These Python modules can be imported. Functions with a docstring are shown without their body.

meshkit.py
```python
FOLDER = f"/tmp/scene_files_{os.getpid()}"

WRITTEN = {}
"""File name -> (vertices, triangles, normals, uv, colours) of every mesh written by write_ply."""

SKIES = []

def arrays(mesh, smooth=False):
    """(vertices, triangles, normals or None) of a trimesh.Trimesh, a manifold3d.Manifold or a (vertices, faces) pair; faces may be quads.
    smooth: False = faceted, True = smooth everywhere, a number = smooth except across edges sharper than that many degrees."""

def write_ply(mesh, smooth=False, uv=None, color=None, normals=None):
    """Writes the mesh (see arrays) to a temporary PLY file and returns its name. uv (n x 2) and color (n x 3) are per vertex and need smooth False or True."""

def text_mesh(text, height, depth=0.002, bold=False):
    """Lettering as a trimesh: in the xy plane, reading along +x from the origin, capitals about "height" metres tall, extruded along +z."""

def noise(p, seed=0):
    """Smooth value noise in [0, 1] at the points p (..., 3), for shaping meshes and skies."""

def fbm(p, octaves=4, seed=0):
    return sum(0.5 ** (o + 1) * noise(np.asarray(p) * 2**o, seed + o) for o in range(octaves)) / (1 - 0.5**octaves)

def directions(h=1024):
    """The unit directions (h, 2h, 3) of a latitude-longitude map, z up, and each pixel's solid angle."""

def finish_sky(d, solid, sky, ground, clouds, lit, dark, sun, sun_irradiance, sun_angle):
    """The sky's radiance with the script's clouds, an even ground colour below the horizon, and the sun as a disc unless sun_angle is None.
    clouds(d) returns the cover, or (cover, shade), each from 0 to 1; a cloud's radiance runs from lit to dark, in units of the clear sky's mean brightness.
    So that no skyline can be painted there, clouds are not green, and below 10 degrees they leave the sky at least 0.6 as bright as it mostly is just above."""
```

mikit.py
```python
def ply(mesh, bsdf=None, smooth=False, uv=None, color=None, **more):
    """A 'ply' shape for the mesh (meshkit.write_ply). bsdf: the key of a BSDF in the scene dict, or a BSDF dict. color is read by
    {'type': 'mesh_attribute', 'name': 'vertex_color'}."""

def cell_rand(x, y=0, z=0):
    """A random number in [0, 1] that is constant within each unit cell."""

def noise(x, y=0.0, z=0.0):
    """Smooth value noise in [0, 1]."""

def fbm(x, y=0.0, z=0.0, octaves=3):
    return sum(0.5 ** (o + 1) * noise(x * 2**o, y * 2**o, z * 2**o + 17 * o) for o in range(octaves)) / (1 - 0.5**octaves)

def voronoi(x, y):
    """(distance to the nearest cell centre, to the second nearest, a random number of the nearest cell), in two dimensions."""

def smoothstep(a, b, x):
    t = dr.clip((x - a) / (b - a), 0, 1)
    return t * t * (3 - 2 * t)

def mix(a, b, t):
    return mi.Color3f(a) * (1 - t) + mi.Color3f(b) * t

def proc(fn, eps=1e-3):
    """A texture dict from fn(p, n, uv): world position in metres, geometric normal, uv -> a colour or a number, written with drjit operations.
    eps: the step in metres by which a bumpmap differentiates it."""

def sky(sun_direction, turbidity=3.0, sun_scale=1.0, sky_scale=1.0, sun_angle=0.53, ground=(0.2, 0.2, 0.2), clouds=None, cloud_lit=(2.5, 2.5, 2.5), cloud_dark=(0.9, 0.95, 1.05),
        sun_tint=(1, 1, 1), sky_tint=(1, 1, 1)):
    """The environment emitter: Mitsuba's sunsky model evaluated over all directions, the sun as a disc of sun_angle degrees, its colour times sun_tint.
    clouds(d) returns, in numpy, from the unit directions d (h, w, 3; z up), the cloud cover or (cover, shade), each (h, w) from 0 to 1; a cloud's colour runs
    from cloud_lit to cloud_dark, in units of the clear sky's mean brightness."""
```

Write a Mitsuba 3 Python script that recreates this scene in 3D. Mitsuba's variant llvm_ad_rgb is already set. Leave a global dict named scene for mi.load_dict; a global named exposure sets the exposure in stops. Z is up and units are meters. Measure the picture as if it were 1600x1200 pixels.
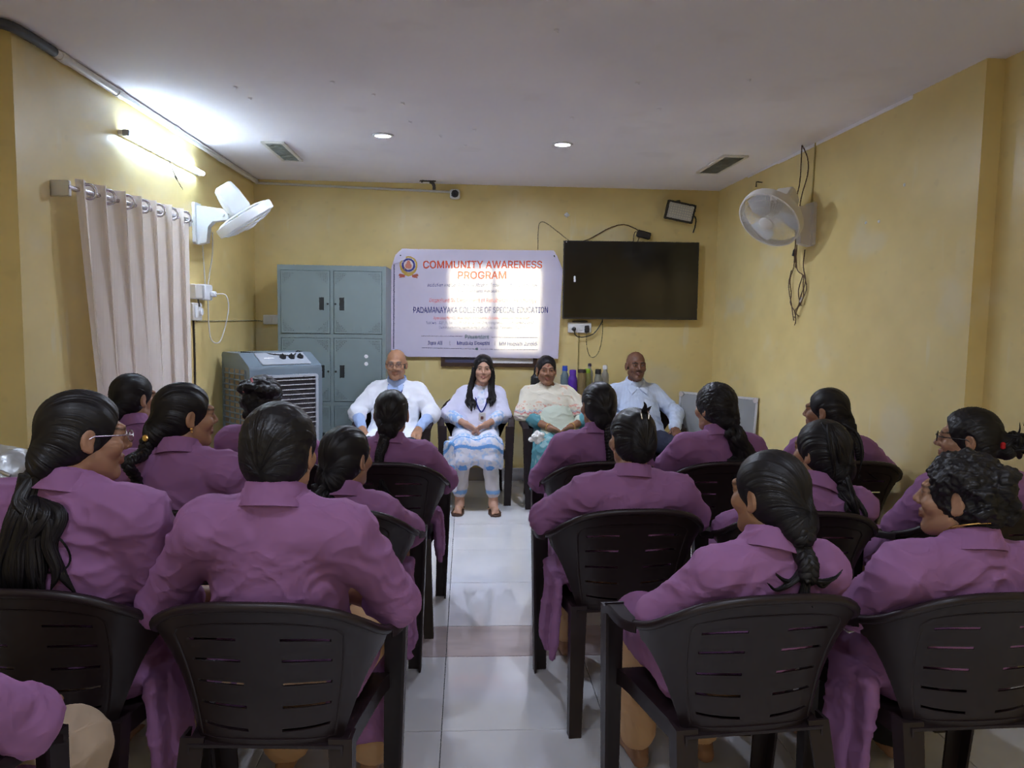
import math, random
import numpy as np, trimesh, mitsuba as mi, drjit as dr
import mikit, meshkit
from mikit import noise, fbm, smoothstep, mix, cell_rand
from shapely.geometry import Polygon, Point, box as sbox
from shapely.ops import unary_union
from shapely import affinity

T = mi.ScalarTransform4f
random.seed(5)
rng = np.random.default_rng(5)
scene, labels = {}, {}
V = lambda *a: np.array(a, float)

# ------------------------------------------------------------------ camera, sky, lamps, exposure
PITCH, YAW, ROLL, FOCAL = 0.0878, 0.0602, -0.01503, 1200.0


def camera_axes():
    cy, sy, cp, sp = math.cos(YAW), math.sin(YAW), math.cos(PITCH), math.sin(PITCH)
    f, r0 = V(sy * cp, cy * cp, -sp), V(cy, -sy, 0)
    d0 = np.cross(f, r0)
    return math.cos(ROLL) * r0 + math.sin(ROLL) * d0, -math.sin(ROLL) * r0 + math.cos(ROLL) * d0, f


_r, _d, _f = camera_axes()
_m = np.eye(4)
_m[:3, 0], _m[:3, 1], _m[:3, 2], _m[:3, 3] = -_r, -_d, _f, (0, 0, 1.5)
scene["camera"] = {"type": "perspective", "fov": math.degrees(2 * math.atan(800 / FOCAL)), "fov_axis": "x", "near_clip": 0.05, "far_clip": 200.0, "to_world": T(_m.tolist())}
exposure = 2.95
SUN_X, SUN_EL = 0.03, 3.6
scene["sky"] = mikit.sky((SUN_X, -1.0, math.tan(math.radians(SUN_EL))), turbidity=3.0, sun_scale=0.95, sky_scale=3.2, sky_tint=(0.94, 1.0, 1.12), sun_tint=(0.62, 1.45, 9.0))
TUBE_POWER, DOWNLIGHT_POWER, REAR_DOWNLIGHT_POWER = 5.8, 120.0, 60.0

# ------------------------------------------------------------------ room measures (metres; camera at the origin, looking along +y)
XL, XR, YB, YF, ZC = -1.86, 2.26, 6.93, -1.7, 2.655
LIN = lambda r, g, b: tuple(float(((c / 255 + 0.055) / 1.055) ** 2.4 if c > 10 else c / 255 / 12.92) for c in (r, g, b))


# ------------------------------------------------------------------ helpers
def numbered(key):
    if key not in scene and key not in labels:
        return key
    n = 1
    while f"{key}_{n:03d}" in scene or f"{key}_{n:03d}" in labels:
        n += 1
    return f"{key}_{n:03d}"


def thing(name, label, category, group=None, kind=None):
    key = numbered(name)
    labels[key] = {"label": label, "category": category}
    if group:
        labels[key]["group"] = group
    if kind:
        labels[key]["kind"] = kind
    return key


def whole(name, label, category, shape, group=None):
    key = thing(name, label, category, group)
    scene[key] = shape
    return key


def struct(name, shape=None, label=None):
    key = name
    labels[key] = {"kind": "structure"}
    if label:
        labels[key]["label"] = label
    if shape:
        scene[key] = shape
    return key


_used = {}


def part(parent, name, shape, label=None, kind=None):
    base = f"{parent}__{name}"
    n = _used.get(base, 0)
    _used[base] = n + 1
    key = base if n == 0 else f"{base}_{n:03d}"
    scene[key] = shape
    if label or kind:
        labels[key] = {}
        if label:
            labels[key]["label"] = label
        if kind:
            labels[key]["kind"] = kind
    return key


ply = mikit.ply
cat = trimesh.util.concatenate


def rot(axis, deg):
    return trimesh.transformations.rotation_matrix(math.radians(deg), axis)[:3, :3]


def frame(z, x=None):
    """3x3 matrix whose columns are an orthonormal frame with the third along z."""
    z = np.asarray(z, float) / np.linalg.norm(z)
    x = np.asarray(x if x is not None else ([1, 0, 0] if abs(z[0]) < 0.9 else [0, 1, 0]), float)
    x = x - z * (x @ z)
    x /= np.linalg.norm(x)
    return np.stack([x, np.cross(z, x), z], 1)


def mat4(R, t):
    m = np.eye(4)
    m[:3, :3], m[:3, 3] = R, t
    return m


def moved(mesh, R=None, t=(0, 0, 0)):
    m = mesh.copy()
    m.apply_transform(mat4(np.eye(3) if R is None else R, t))
    return m


def bbox(lo, hi, bevel=0.0):
    """A box from corner to corner, its edges chamfered by bevel."""
    lo, hi = np.minimum(lo, hi).astype(float), np.maximum(lo, hi).astype(float)
    if bevel <= 0:
        return trimesh.creation.box(bounds=[lo, hi])
    b = min(bevel, 0.49 * (hi - lo).min())
    pts = []
    for c in np.ndindex(2, 2, 2):
        p = np.where(c, hi, lo)
        s = np.where(c, -1, 1) * b
        for k in range(3):
            q = p + s
            q[k] = p[k]
            pts.append(q)
    return trimesh.convex.convex_hull(np.array(pts))


def cbox(c, size, bevel=0.0):
    c, size = np.asarray(c, float), np.asarray(size, float)
    return bbox(c - size / 2, c + size / 2, bevel)


def spline(points, n=8):
    """Catmull-Rom through the points."""
    p = np.asarray(points, float)
    if len(p) < 3:
        return p
    q = np.vstack([2 * p[0] - p[1], p, 2 * p[-1] - p[-2]])
    out = []
    for i in range(1, len(q) - 2):
        a, b, c, d = q[i - 1], q[i], q[i + 1], q[i + 2]
        for t in np.linspace(0, 1, n, endpoint=False):
            out.append(0.5 * ((2 * b) + (-a + c) * t + (2 * a - 5 * b + 4 * c - d) * t * t + (-a + 3 * b - 3 * c + d) * t ** 3))
    out.append(p[-1])
    return np.array(out)


def tube(points, r, sides=8, flat=1.0):
    """A closed tube along a polyline; r a number or one per point."""
    p = np.asarray(points, float)
    r = np.broadcast_to(np.asarray(r, float), (len(p),))
    t = np.gradient(p, axis=0)
    t /= np.linalg.norm(t, axis=1, keepdims=True) + 1e-12
    a = np.cross(t[0], [0, 0, 1.0] if abs(t[0][2]) < 0.9 else [1.0, 0, 0])
    a /= np.linalg.norm(a)
    A = []
    for k in range(len(p)):
        a = a - t[k] * (a @ t[k])
        a /= np.linalg.norm(a) + 1e-12
        A.append(a)
    A = np.array(A)
    B = np.cross(t, A)
    ang = np.arange(sides) * 2 * np.pi / sides
    v = p[:, None] + r[:, None, None] * (np.cos(ang)[None, :, None] * A[:, None] + flat * np.sin(ang)[None, :, None] * B[:, None])
    i, j = np.meshgrid(np.arange(len(p) - 1), np.arange(sides), indexing="ij")
    q = np.stack([i * sides + j, i * sides + (j + 1) % sides, (i + 1) * sides + (j + 1) % sides, (i + 1) * sides + j], -1).reshape(-1, 4)
    n = len(p) * sides
    f = [q[:, [0, 1, 2]], q[:, [0, 2, 3]]]
    s = np.arange(sides)
    f += [np.stack([np.full(sides, n), (s + 1) % sides, s], 1), np.stack([np.full(sides, n + 1), n - sides + s, n - sides + (s + 1) % sides], 1)]
    return trimesh.Trimesh(np.vstack([v.reshape(-1, 3), p[:1], p[-1:]]), np.vstack(f), process=False)


def lathe(profile, sections=32):
    """Profile [(radius, z), ...] turned about z."""
    m = trimesh.creation.revolve(np.asarray(profile, float), sections=sections)
    m.merge_vertices()
    m.fix_normals()
    if m.volume < 0:
        m.invert()
    return m


def grid_sheet(P, thick=0.0, normal=None):
    """P (n, m, 3) points as a sheet; with thickness a closed slab along -normal."""
    n, m = P.shape[:2]
    i, j = np.meshgrid(np.arange(n - 1), np.arange(m - 1), indexing="ij")
    q = np.stack([i * m + j, (i + 1) * m + j, (i + 1) * m + j + 1, i * m + j + 1], -1).reshape(-1, 4)
    tri = np.vstack([q[:, [0, 1, 2]], q[:, [0, 2, 3]]])
    v = P.reshape(-1, 3)
    if thick <= 0:
        return trimesh.Trimesh(v, tri, process=False)
    if normal is None:
        du, dv = np.gradient(P, axis=0), np.gradient(P, axis=1)
        nn = np.cross(du, dv)
        nn /= np.linalg.norm(nn, axis=2, keepdims=True) + 1e-12
    else:
        nn = np.broadcast_to(np.asarray(normal, float), P.shape)
    w = (P - nn * thick).reshape(-1, 3)
    k = n * m
    ring = np.concatenate([np.arange(m), (np.arange(1, n) * m + m - 1), ((n - 1) * m + np.arange(m - 2, -1, -1)), np.arange(n - 2, 0, -1) * m])
    nx = np.roll(ring, -1)
    side = np.vstack([np.stack([ring, nx, nx + k], 1), np.stack([ring, nx + k, ring + k], 1)])
    mesh = trimesh.Trimesh(np.vstack([v, w]), np.vstack([tri, tri[:, ::-1] + k, side]), process=False)
    mesh.fix_normals()
    return mesh


def extrude(poly, h, R=None, t=(0, 0, 0)):
    geoms = getattr(poly, "geoms", [poly])
    m = cat([trimesh.creation.extrude_polygon(g, h, engine="earcut") for g in geoms])
    return moved(m, R, t)


# wall frames: 2D polygons become slabs on the walls
R_BACK = np.array([[1, 0, 0], [0, 0, -1.0], [0, 1, 0]])     # (x, z) -> world, extruded toward -y


# ------------------------------------------------------------------ materials
def principled(color, rough=0.5, **k):
    c = color if isinstance(color, dict) else {"type": "rgb", "value": list(color)}
    return {"type": "principled", "base_color": c, "roughness": rough, **k}


def two(b):
    return {"type": "twosided", "bsdf": b}


def mat(name, b):
    scene["mat_" + name] = b
    return "mat_" + name


def wall_fn(p, n, uv):
    big = fbm(p.x * 1.1 + 3, p.y * 1.1, p.z * 1.1, octaves=3)
    fine = fbm(p.x * 9, p.y * 9 + 7, p.z * 9, octaves=3)
    c = mix((0.625, 0.490, 0.205), (0.690, 0.565, 0.260), smoothstep(0.3, 0.7, big))
    # chalky scrubbed patches and whitish scars of old fixings, where the distemper wore through
    scuff = smoothstep(0.60, 0.78, fbm(p.x * 2.3 + 11, p.y * 2.3 + 5, p.z * 3.1, octaves=4))
    c = mix(c, (0.64, 0.57, 0.38), scuff * 0.60)
    streak = smoothstep(0.68, 0.84, fbm(p.x * 14, p.y * 14, p.z * 2.2 + 4, octaves=3)) * smoothstep(0.45, 0.65, big)
    c = mix(c, (0.70, 0.65, 0.48), streak * 0.45)
    spot = smoothstep(0.83, 0.90, noise(p.x * 17, p.y * 17, p.z * 17))
    c = mix(c, (0.44, 0.36, 0.18), spot * 0.12)
    return c * (0.95 + 0.1 * fine)


mat("wall", {"type": "bumpmap", "arbitrary": mikit.proc(lambda p, n, uv: fbm(p.x * 7, p.y * 7, p.z * 7, octaves=3), eps=4e-3), "scale": 0.0035,
             "bsdf": principled(mikit.proc(wall_fn), 0.34, specular=0.42)})


def ceiling_fn(p, n, uv):
    a = fbm(p.x * 0.9 + 2, p.y * 0.9, 0.0, octaves=4)
    c = mix((0.72, 0.70, 0.745), (0.79, 0.77, 0.81), smoothstep(0.3, 0.7, a))
    dirt = smoothstep(0.66, 0.82, fbm(p.x * 3.1, p.y * 3.1 + 9, 1.0, octaves=4))
    return mix(c, (0.54, 0.50, 0.50), dirt * 0.15)


mat("ceiling", principled(mikit.proc(ceiling_fn), 0.75, specular=0.25))


def tile_fn(p, n, uv):
    t = cell_rand(dr.floor((p.x + 0.076) / 0.606), dr.floor((p.y - 3.28) / 0.61), 2)
    vein = fbm(p.x * 2.2 + 3 * t, p.y * 2.2 + 5 * t, 0.3, octaves=4)
    c = mix((0.56, 0.56, 0.585), (0.64, 0.64, 0.66), smoothstep(0.3, 0.7, vein))
    return c * (0.97 + 0.06 * t)


mat("tile", principled(mikit.proc(tile_fn), 0.055, specular=0.7))


def band_fn(p, n, uv):
    a = fbm(p.x * 4, p.y * 9, 0.7, octaves=4)
    return mix((0.33, 0.27, 0.27), (0.45, 0.38, 0.38), smoothstep(0.3, 0.7, a))


mat("band_tile", principled(mikit.proc(band_fn), 0.08, specular=0.55))
mat("grout", principled((0.10, 0.10, 0.105), 0.8))
mat("skirting", principled((0.36, 0.35, 0.37), 0.18, specular=0.5))
mat("chair", {"type": "twosided", "bsdf": {"type": "bumpmap", "arbitrary": mikit.proc(lambda p, n, uv: noise(p.x * 420, p.y * 420, p.z * 420), eps=6e-4), "scale": 0.0002,
              "bsdf": principled((0.0150, 0.0088, 0.0102), 0.38, specular=0.36)}})
mat("hair", {"type": "twosided", "bsdf": {"type": "bumpmap", "arbitrary": mikit.proc(lambda p, n, uv: noise(uv.x * 75, uv.y * 4, 0.0) * 2.2 + noise(uv.x * 230, uv.y * 7, 3.0) + 0.5 * noise(uv.x * 600, uv.y * 13, 5.0), eps=8e-4), "scale": 0.0026,
             "bsdf": principled((0.0085, 0.0072, 0.0085), 0.42, specular=0.32)}})
mat("grey_hair", principled((0.075, 0.068, 0.066), 0.6))
def cloth_bump(p, n, uv):
    wx, wz = fbm(p.x * 9, p.y * 9, p.z * 9 + 5, octaves=2), fbm(p.x * 8 + 4, p.y * 8, p.z * 8, octaves=2)
    a = 1 - dr.abs(2 * noise(p.x * 13 + 2.2 * wx + p.z * 5, p.y * 11, p.z * 17 - p.x * 6 + 2.2 * wz) - 1)
    b = 1 - dr.abs(2 * noise(p.x * 25 + 3 * wz - p.z * 9, p.y * 20 + 3, p.z * 29 + p.x * 8 + 3 * wx) - 1)
    return a * a * a * 1.5 + b * b * b * 0.5 + 0.12 * fbm(p.x * 70, p.y * 70, p.z * 70, octaves=2) + 0.05 * noise(p.x * 420, p.y * 420, p.z * 900)


mat("cloth", {"type": "twosided", "bsdf": {"type": "bumpmap", "arbitrary": mikit.proc(cloth_bump, eps=8e-4), "scale": 0.0021,
              "bsdf": principled({"type": "mesh_attribute", "name": "vertex_color"}, 0.85, specular=0.25, sheen=0.25)}})
mat("skin", principled({"type": "mesh_attribute", "name": "vertex_color"}, 0.48, specular=0.4))
mat("eye", principled({"type": "mesh_attribute", "name": "vertex_color"}, 0.12, specular=0.5))
mat("chrome", {"type": "roughconductor", "material": "Cr", "alpha": 0.12})
mat("aluminium", principled((0.62, 0.62, 0.64), 0.35, metallic=0.9))
mat("gold", principled((0.85, 0.55, 0.18), 0.28, metallic=1.0))
mat("white_plastic", principled((0.70, 0.72, 0.74), 0.32, specular=0.45))
mat("old_white_plastic", principled((0.60, 0.58, 0.54), 0.38, specular=0.45))
mat("clear_blade", principled((0.62, 0.66, 0.70), 0.25, specular=0.5))
mat("black_plastic", principled((0.016, 0.016, 0.018), 0.38))
mat("dark_wire", principled((0.030, 0.022, 0.018), 0.5))
mat("brown_wire", principled((0.085, 0.045, 0.022), 0.5))
mat("white_wire", principled((0.62, 0.60, 0.55), 0.5))
mat("locker", principled(mikit.proc(lambda p, n, uv: mix((0.172, 0.225, 0.230), (0.205, 0.262, 0.268), fbm(p.x * 5, p.y * 5, p.z * 3, octaves=3))), 0.36, specular=0.45))
mat("recess", principled((0.012, 0.016, 0.017), 0.6))
mat("locker_joint", principled((0.06, 0.085, 0.09), 0.6))
mat("cooler", principled((0.150, 0.195, 0.235), 0.36, specular=0.45))
mat("cooler_panel", principled((0.36, 0.39, 0.44), 0.35))
mat("cooler_grille", principled((0.40, 0.40, 0.42), 0.35))
mat("cooler_dark", principled((0.022, 0.021, 0.028), 0.55))
mat("honeycomb", principled((0.24, 0.20, 0.15), 0.8))
mat("screen", principled((0.0045, 0.0042, 0.0045), 0.13, specular=0.55))
mat("vinyl", principled((0.60, 0.57, 0.72), 0.27, specular=0.5))
mat("wood_dark", principled((0.045, 0.022, 0.014), 0.4))
mat("curtain", {"type": "blendbsdf", "weight": 0.22,
                "a": two(principled(mikit.proc(lambda p, n, uv: mix((0.66, 0.61, 0.57), (0.73, 0.68, 0.64), noise(p.x * 30, p.y * 160, p.z * 7))), 0.85, sheen=0.2)),
                "b": {"type": "principledthin", "base_color": {"type": "rgb", "value": [0.82, 0.76, 0.70]}, "roughness": 0.8, "diff_trans": 1.2}})
mat("silver_vinyl", principled((0.50, 0.53, 0.56), 0.28, metallic=0.45))
mat("board_grey", principled(mikit.proc(lambda p, n, uv: mix((0.20, 0.21, 0.22), (0.27, 0.28, 0.29), fbm(p.x * 9, p.y * 9, p.z * 5, octaves=3))), 0.45))
mat("white_board", principled((0.72, 0.73, 0.76), 0.3))
mat("table", principled((0.22, 0.13, 0.07), 0.4))
mat("clear_plastic", {"type": "thindielectric", "int_ior": 1.45})
mat("water", {"type": "dielectric", "int_ior": 1.33})
mat("glass", {"type": "thindielectric", "int_ior": 1.5})
_plain = {}


def plain(rgb, rough=0.5, **k):
    key = (tuple(rgb), rough, tuple(sorted(k.items())))
    if key not in _plain:
        _plain[key] = mat(f"plain_{len(_plain):03d}", principled(rgb, rough, **k))
    return _plain[key]


def emitter(rgb):
    return {"type": "area", "radiance": {"type": "rgb", "value": list(map(float, rgb))}}

# ------------------------------------------------------------------ the room
YS = 3.34                                   # both side walls step back here, towards the camera
XLN, XRN = XL - 0.30, XR + 0.085


def slab_with_holes(a0, a1, z0, z1, holes, thick):
    s = sbox(a0, z0, a1, z1)
    for h in holes:
        s = s.difference(sbox(*h))
    return extrude(s, thick)


def on_x(mesh2d, x, sign):
    """(y, z, depth) -> world, a slab whose face stands at x and which reaches away from the room."""
    v = mesh2d.vertices
    m = trimesh.Trimesh(np.stack([x + sign * v[:, 2], v[:, 0], v[:, 1]], 1), mesh2d.faces, process=False)
    m.fix_normals()
    return m


def on_y(mesh2d, y, sign):
    v = mesh2d.vertices
    m = trimesh.Trimesh(np.stack([v[:, 0], y + sign * v[:, 2], v[:, 1]], 1), mesh2d.faces, process=False)
    m.fix_normals()
    return m


struct("wall_back", ply(bbox((XL - 0.3, YB, -0.1), (XR + 0.3, YB + 0.2, ZC + 0.1)), "mat_wall"))
SIDE_WINDOW = (-1.45, 0.85, -0.15, 2.15)
struct("wall_left", ply(cat([bbox((XL - 0.5, YS, -0.1), (XL, YB, ZC + 0.1)), bbox((XL - 0.1, YS, 0), (XL + 0.006, YS + 0.25, ZC)),
                             on_x(slab_with_holes(YF - 0.2, YS, -0.1, ZC + 0.1, [SIDE_WINDOW], 0.2), XLN, -1)]), "mat_wall"))
struct("wall_right", ply(cat([bbox((XR, YS, -0.1), (XR + 0.3, YB, ZC + 0.1)), bbox((XRN, YF - 0.2, -0.1), (XRN + 0.2, YS, ZC + 0.1))]), "mat_wall"))
SUN_SHIFT = 8.62 * math.tan(math.radians(SUN_EL))
VENT_A = (-0.17 + SUN_X * 8.62, 1.36 + SUN_SHIFT, 0.235 + SUN_X * 8.62, 1.95 + SUN_SHIFT)
VENT_B = (0.255 + SUN_X * 8.62, 1.17 + SUN_SHIFT, 0.68 + SUN_X * 8.62, 1.95 + SUN_SHIFT)
struct("wall_front", ply(on_y(slab_with_holes(XLN - 0.2, XRN + 0.2, -0.1, ZC + 0.1, [VENT_A, VENT_B], 0.12), YF, -1), "mat_wall"))
struct("ceiling", ply(bbox((XLN - 0.2, YF - 0.2, ZC), (XRN + 0.2, YB + 0.2, ZC + 0.12)), "mat_ceiling"))
for k, (y0, y1, dz) in enumerate(((3.9, 5.6, 0.020), (4.9, 6.2, 0.012))):   # the ceiling's white coat laps unevenly over the right wall
    part("wall_right", "paint_lap", ply(bbox((XR - 0.004, y0, ZC - dz), (XR + 0.001, y1, ZC + 0.001)), "mat_ceiling"), "uneven edge of ceiling paint")
win = struct("window_1")
for y0, y1, z0, z1 in ((-1.45, -0.15, 0.85, 0.90), (-1.45, -0.15, 2.10, 2.15), (-1.45, -1.40, 0.90, 2.10), (-0.20, -0.15, 0.90, 2.10), (-0.825, -0.775, 0.90, 2.10)):
    part(win, "frame_bar", ply(bbox((XLN - 0.12, y0, z0), (XLN - 0.06, y1, z1)), "mat_aluminium"))
for i, h in enumerate((VENT_A, VENT_B)):
    w = struct(f"window_{i + 2}")
    x0, z0, x1, z1 = h
    for a in ((x0, z0, x1, z0 + 0.015), (x0, z1 - 0.015, x1, z1), (x0, z0 + 0.015, x0 + 0.015, z1 - 0.015), (x1 - 0.015, z0 + 0.015, x1, z1 - 0.015)):
        part(w, "frame_bar", ply(bbox((a[0], YF - 0.09, a[1]), (a[2], YF - 0.05, a[3])), "mat_aluminium"))

# floor: 60 cm porcelain tiles laid over a dark joint, with one row of brownish cut tiles
struct("floor", ply(bbox((XLN - 0.2, YF - 0.2, -0.12), (XRN + 0.2, YB + 0.2, -0.004)), "mat_grout"))
xs = [-0.076 + 0.606 * k for k in range(-4, 6)]
ys = [3.28 - 0.61 * k for k in range(9, 0, -1)] + [3.28, 3.615] + [3.615 + 0.61 * k for k in range(1, 7)]
J = 0.0016
for b, (y0, y1) in enumerate(zip(ys[:-1], ys[1:])):
    for x0, x1 in zip(xs[:-1], xs[1:]):
        lo, hi = max(x0, XLN if y1 <= YS + 0.3 else XL), min(x1, XRN if y1 <= YS + 0.3 else XR)
        if hi - lo < 0.03 or y0 > YB:
            continue
        part("floor", "tile", ply(bbox((lo + J, max(y0, YF) + J, -0.03), (hi - J, min(y1, YB) - J, 0.0), 0.0012), "mat_band_tile" if abs(y0 - 3.28) < 0.01 else "mat_tile"))
struct("baseboard_back", ply(bbox((XL, YB - 0.012, 0), (XR, YB, 0.118), 0.003), "mat_skirting"))
struct("baseboard_left", ply(bbox((XL, YS, 0), (XL + 0.012, YB - 0.012, 0.118), 0.003), "mat_skirting"))
struct("baseboard_right", ply(bbox((XR - 0.012, YS, 0), (XR, YB - 0.012, 0.118), 0.003), "mat_skirting"))

# small hooks and screw plugs left in the ceiling
for px in ((1.05, 4.3), (0.35, 3.2), (-0.5, 4.2), (-0.68, 4.0), (-0.36, 4.35), (-0.18, 5.1), (-0.35, 4.75), (0.83, 3.85), (1.35, 3.75), (0.6, 4.55), (-1.2, 4.15), (-1.18, 4.35), (0.04, 4.9), (-0.02, 5.35)):
    x, y = px
    m = cat([moved(lathe([(0, 0), (0.012, 0), (0.013, -0.003), (0.007, -0.006), (0, -0.006)], 10), None, (x, y, ZC)), tube([(x, y, ZC - 0.002), (x + 0.003, y, ZC - 0.008), (x + 0.010, y + 0.004, ZC - 0.009)], 0.0016, 5)])
    whole("ceiling_hook", "small painted screw hook left in the grey ceiling", "hook", ply(m, "mat_ceiling"), "screw hooks scattered over the ceiling")

# ------------------------------------------------------------------ lamps
t = thing("tube_light", "glowing white tube light on the left wall above the curtain", "tube light")
y0, y1, zt = 4.293, 5.498, 2.447
part(t, "batten", ply(bbox((XL + 0.001, y0, zt - 0.019), (XL + 0.026, y1, zt + 0.010), 0.005), "mat_white_plastic"))
part(t, "glass_tube", {**ply(tube([(XL + 0.046, y0 + 0.02, zt - 0.004), (XL + 0.046, y1 - 0.012, zt - 0.004)], 0.0150, 14), plain((0.8, 0.8, 0.8)), True), "emitter": emitter(np.array((0.76, 1.0, 1.32)) * TUBE_POWER)})
for y in (y0, y1 - 0.022):
    part(t, "end_cap", ply(bbox((XL + 0.024, y, zt - 0.020), (XL + 0.058, y + 0.018, zt + 0.012), 0.004), plain((0.22, 0.24, 0.30), 0.4) if y == y0 else "mat_white_plastic"))
part(t, "lead", ply(tube(spline([(XL + 0.01, 4.99, zt - 0.02), (XL + 0.012, 5.03, 2.385), (XL + 0.012, 5.10, 2.335), (XL + 0.012, 5.20, 2.29)]), 0.0022, 6), "mat_dark_wire", True), "thin dark lead hanging down")
part(t, "lead_joint", ply(tube([(XL + 0.012, 5.075, 2.352), (XL + 0.012, 5.095, 2.338)], 0.0055, 8), "mat_dark_wire", True))


def downlight(x, y, power, label, group=None):
    t = thing("downlight", label, "ceiling light", group)
    part(t, "trim_ring", ply(moved(lathe([(0.048, -0.001), (0.052, -0.009), (0.066, -0.006), (0.069, -0.0005), (0.048, -0.001)], 40), None, (x, y, ZC)), "mat_white_plastic", True))
    d = trimesh.creation.cylinder(0.049, 0.003, sections=40)
    part(t, "diffuser", {**ply(moved(d, None, (x, y, ZC - 0.0045)), plain((0.8, 0.8, 0.8))), "emitter": emitter(np.array((0.88, 0.98, 1.20)) * power)})


downlight(-0.552, 5.127, DOWNLIGHT_POWER, "round ceiling downlight left of the middle, nearer the left air vent")
downlight(0.631, 5.237, DOWNLIGHT_POWER, "round ceiling downlight right of the middle, nearer the television")
for x in (-0.75, 0.85):
    for y in (1.1, -0.7):
        downlight(x, y, REAR_DOWNLIGHT_POWER, f"round ceiling downlight over the {'front' if y > 0 else 'rearmost'} seats, on the {'curtain' if x < 0 else 'bare wall'} side", "downlights over the seats")


def ceiling_vent(x0, y0, x1, y1, label):
    t = thing("ceiling_vent", label, "air vent")
    w = 0.022
    ring = sbox(x0, y0, x1, y1).difference(sbox(x0 + w, y0 + w, x1 - w, y1 - w))
    part(t, "frame", ply(extrude(ring, 0.014, None, (0, 0, ZC - 0.014)), "mat_old_white_plastic"))
    part(t, "backing", ply(bbox((x0 + w, y0 + w, ZC - 0.003), (x1 - w, y1 - w, ZC)), plain((0.10, 0.10, 0.07), 0.8)))
    n = int((y1 - y0 - 2 * w) / 0.028)
    for k in range(n):
        y = y0 + w + (k + 0.5) * (y1 - y0 - 2 * w) / n
        s = cbox((0, 0, 0), (x1 - x0 - 2 * w, 0.022, 0.0025))
        part(t, "slat", ply(moved(s, rot([1, 0, 0], 35), ((x0 + x1) / 2, y, ZC - 0.008)), plain((0.26, 0.27, 0.24), 0.5)))


ceiling_vent(-1.40, 5.40, -1.245, 6.02, "long louvred air vent in the ceiling near the left wall fan")
ceiling_vent(1.79, 5.42, 1.975, 6.08, "long louvred air vent in the ceiling near the right wall fan")

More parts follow.
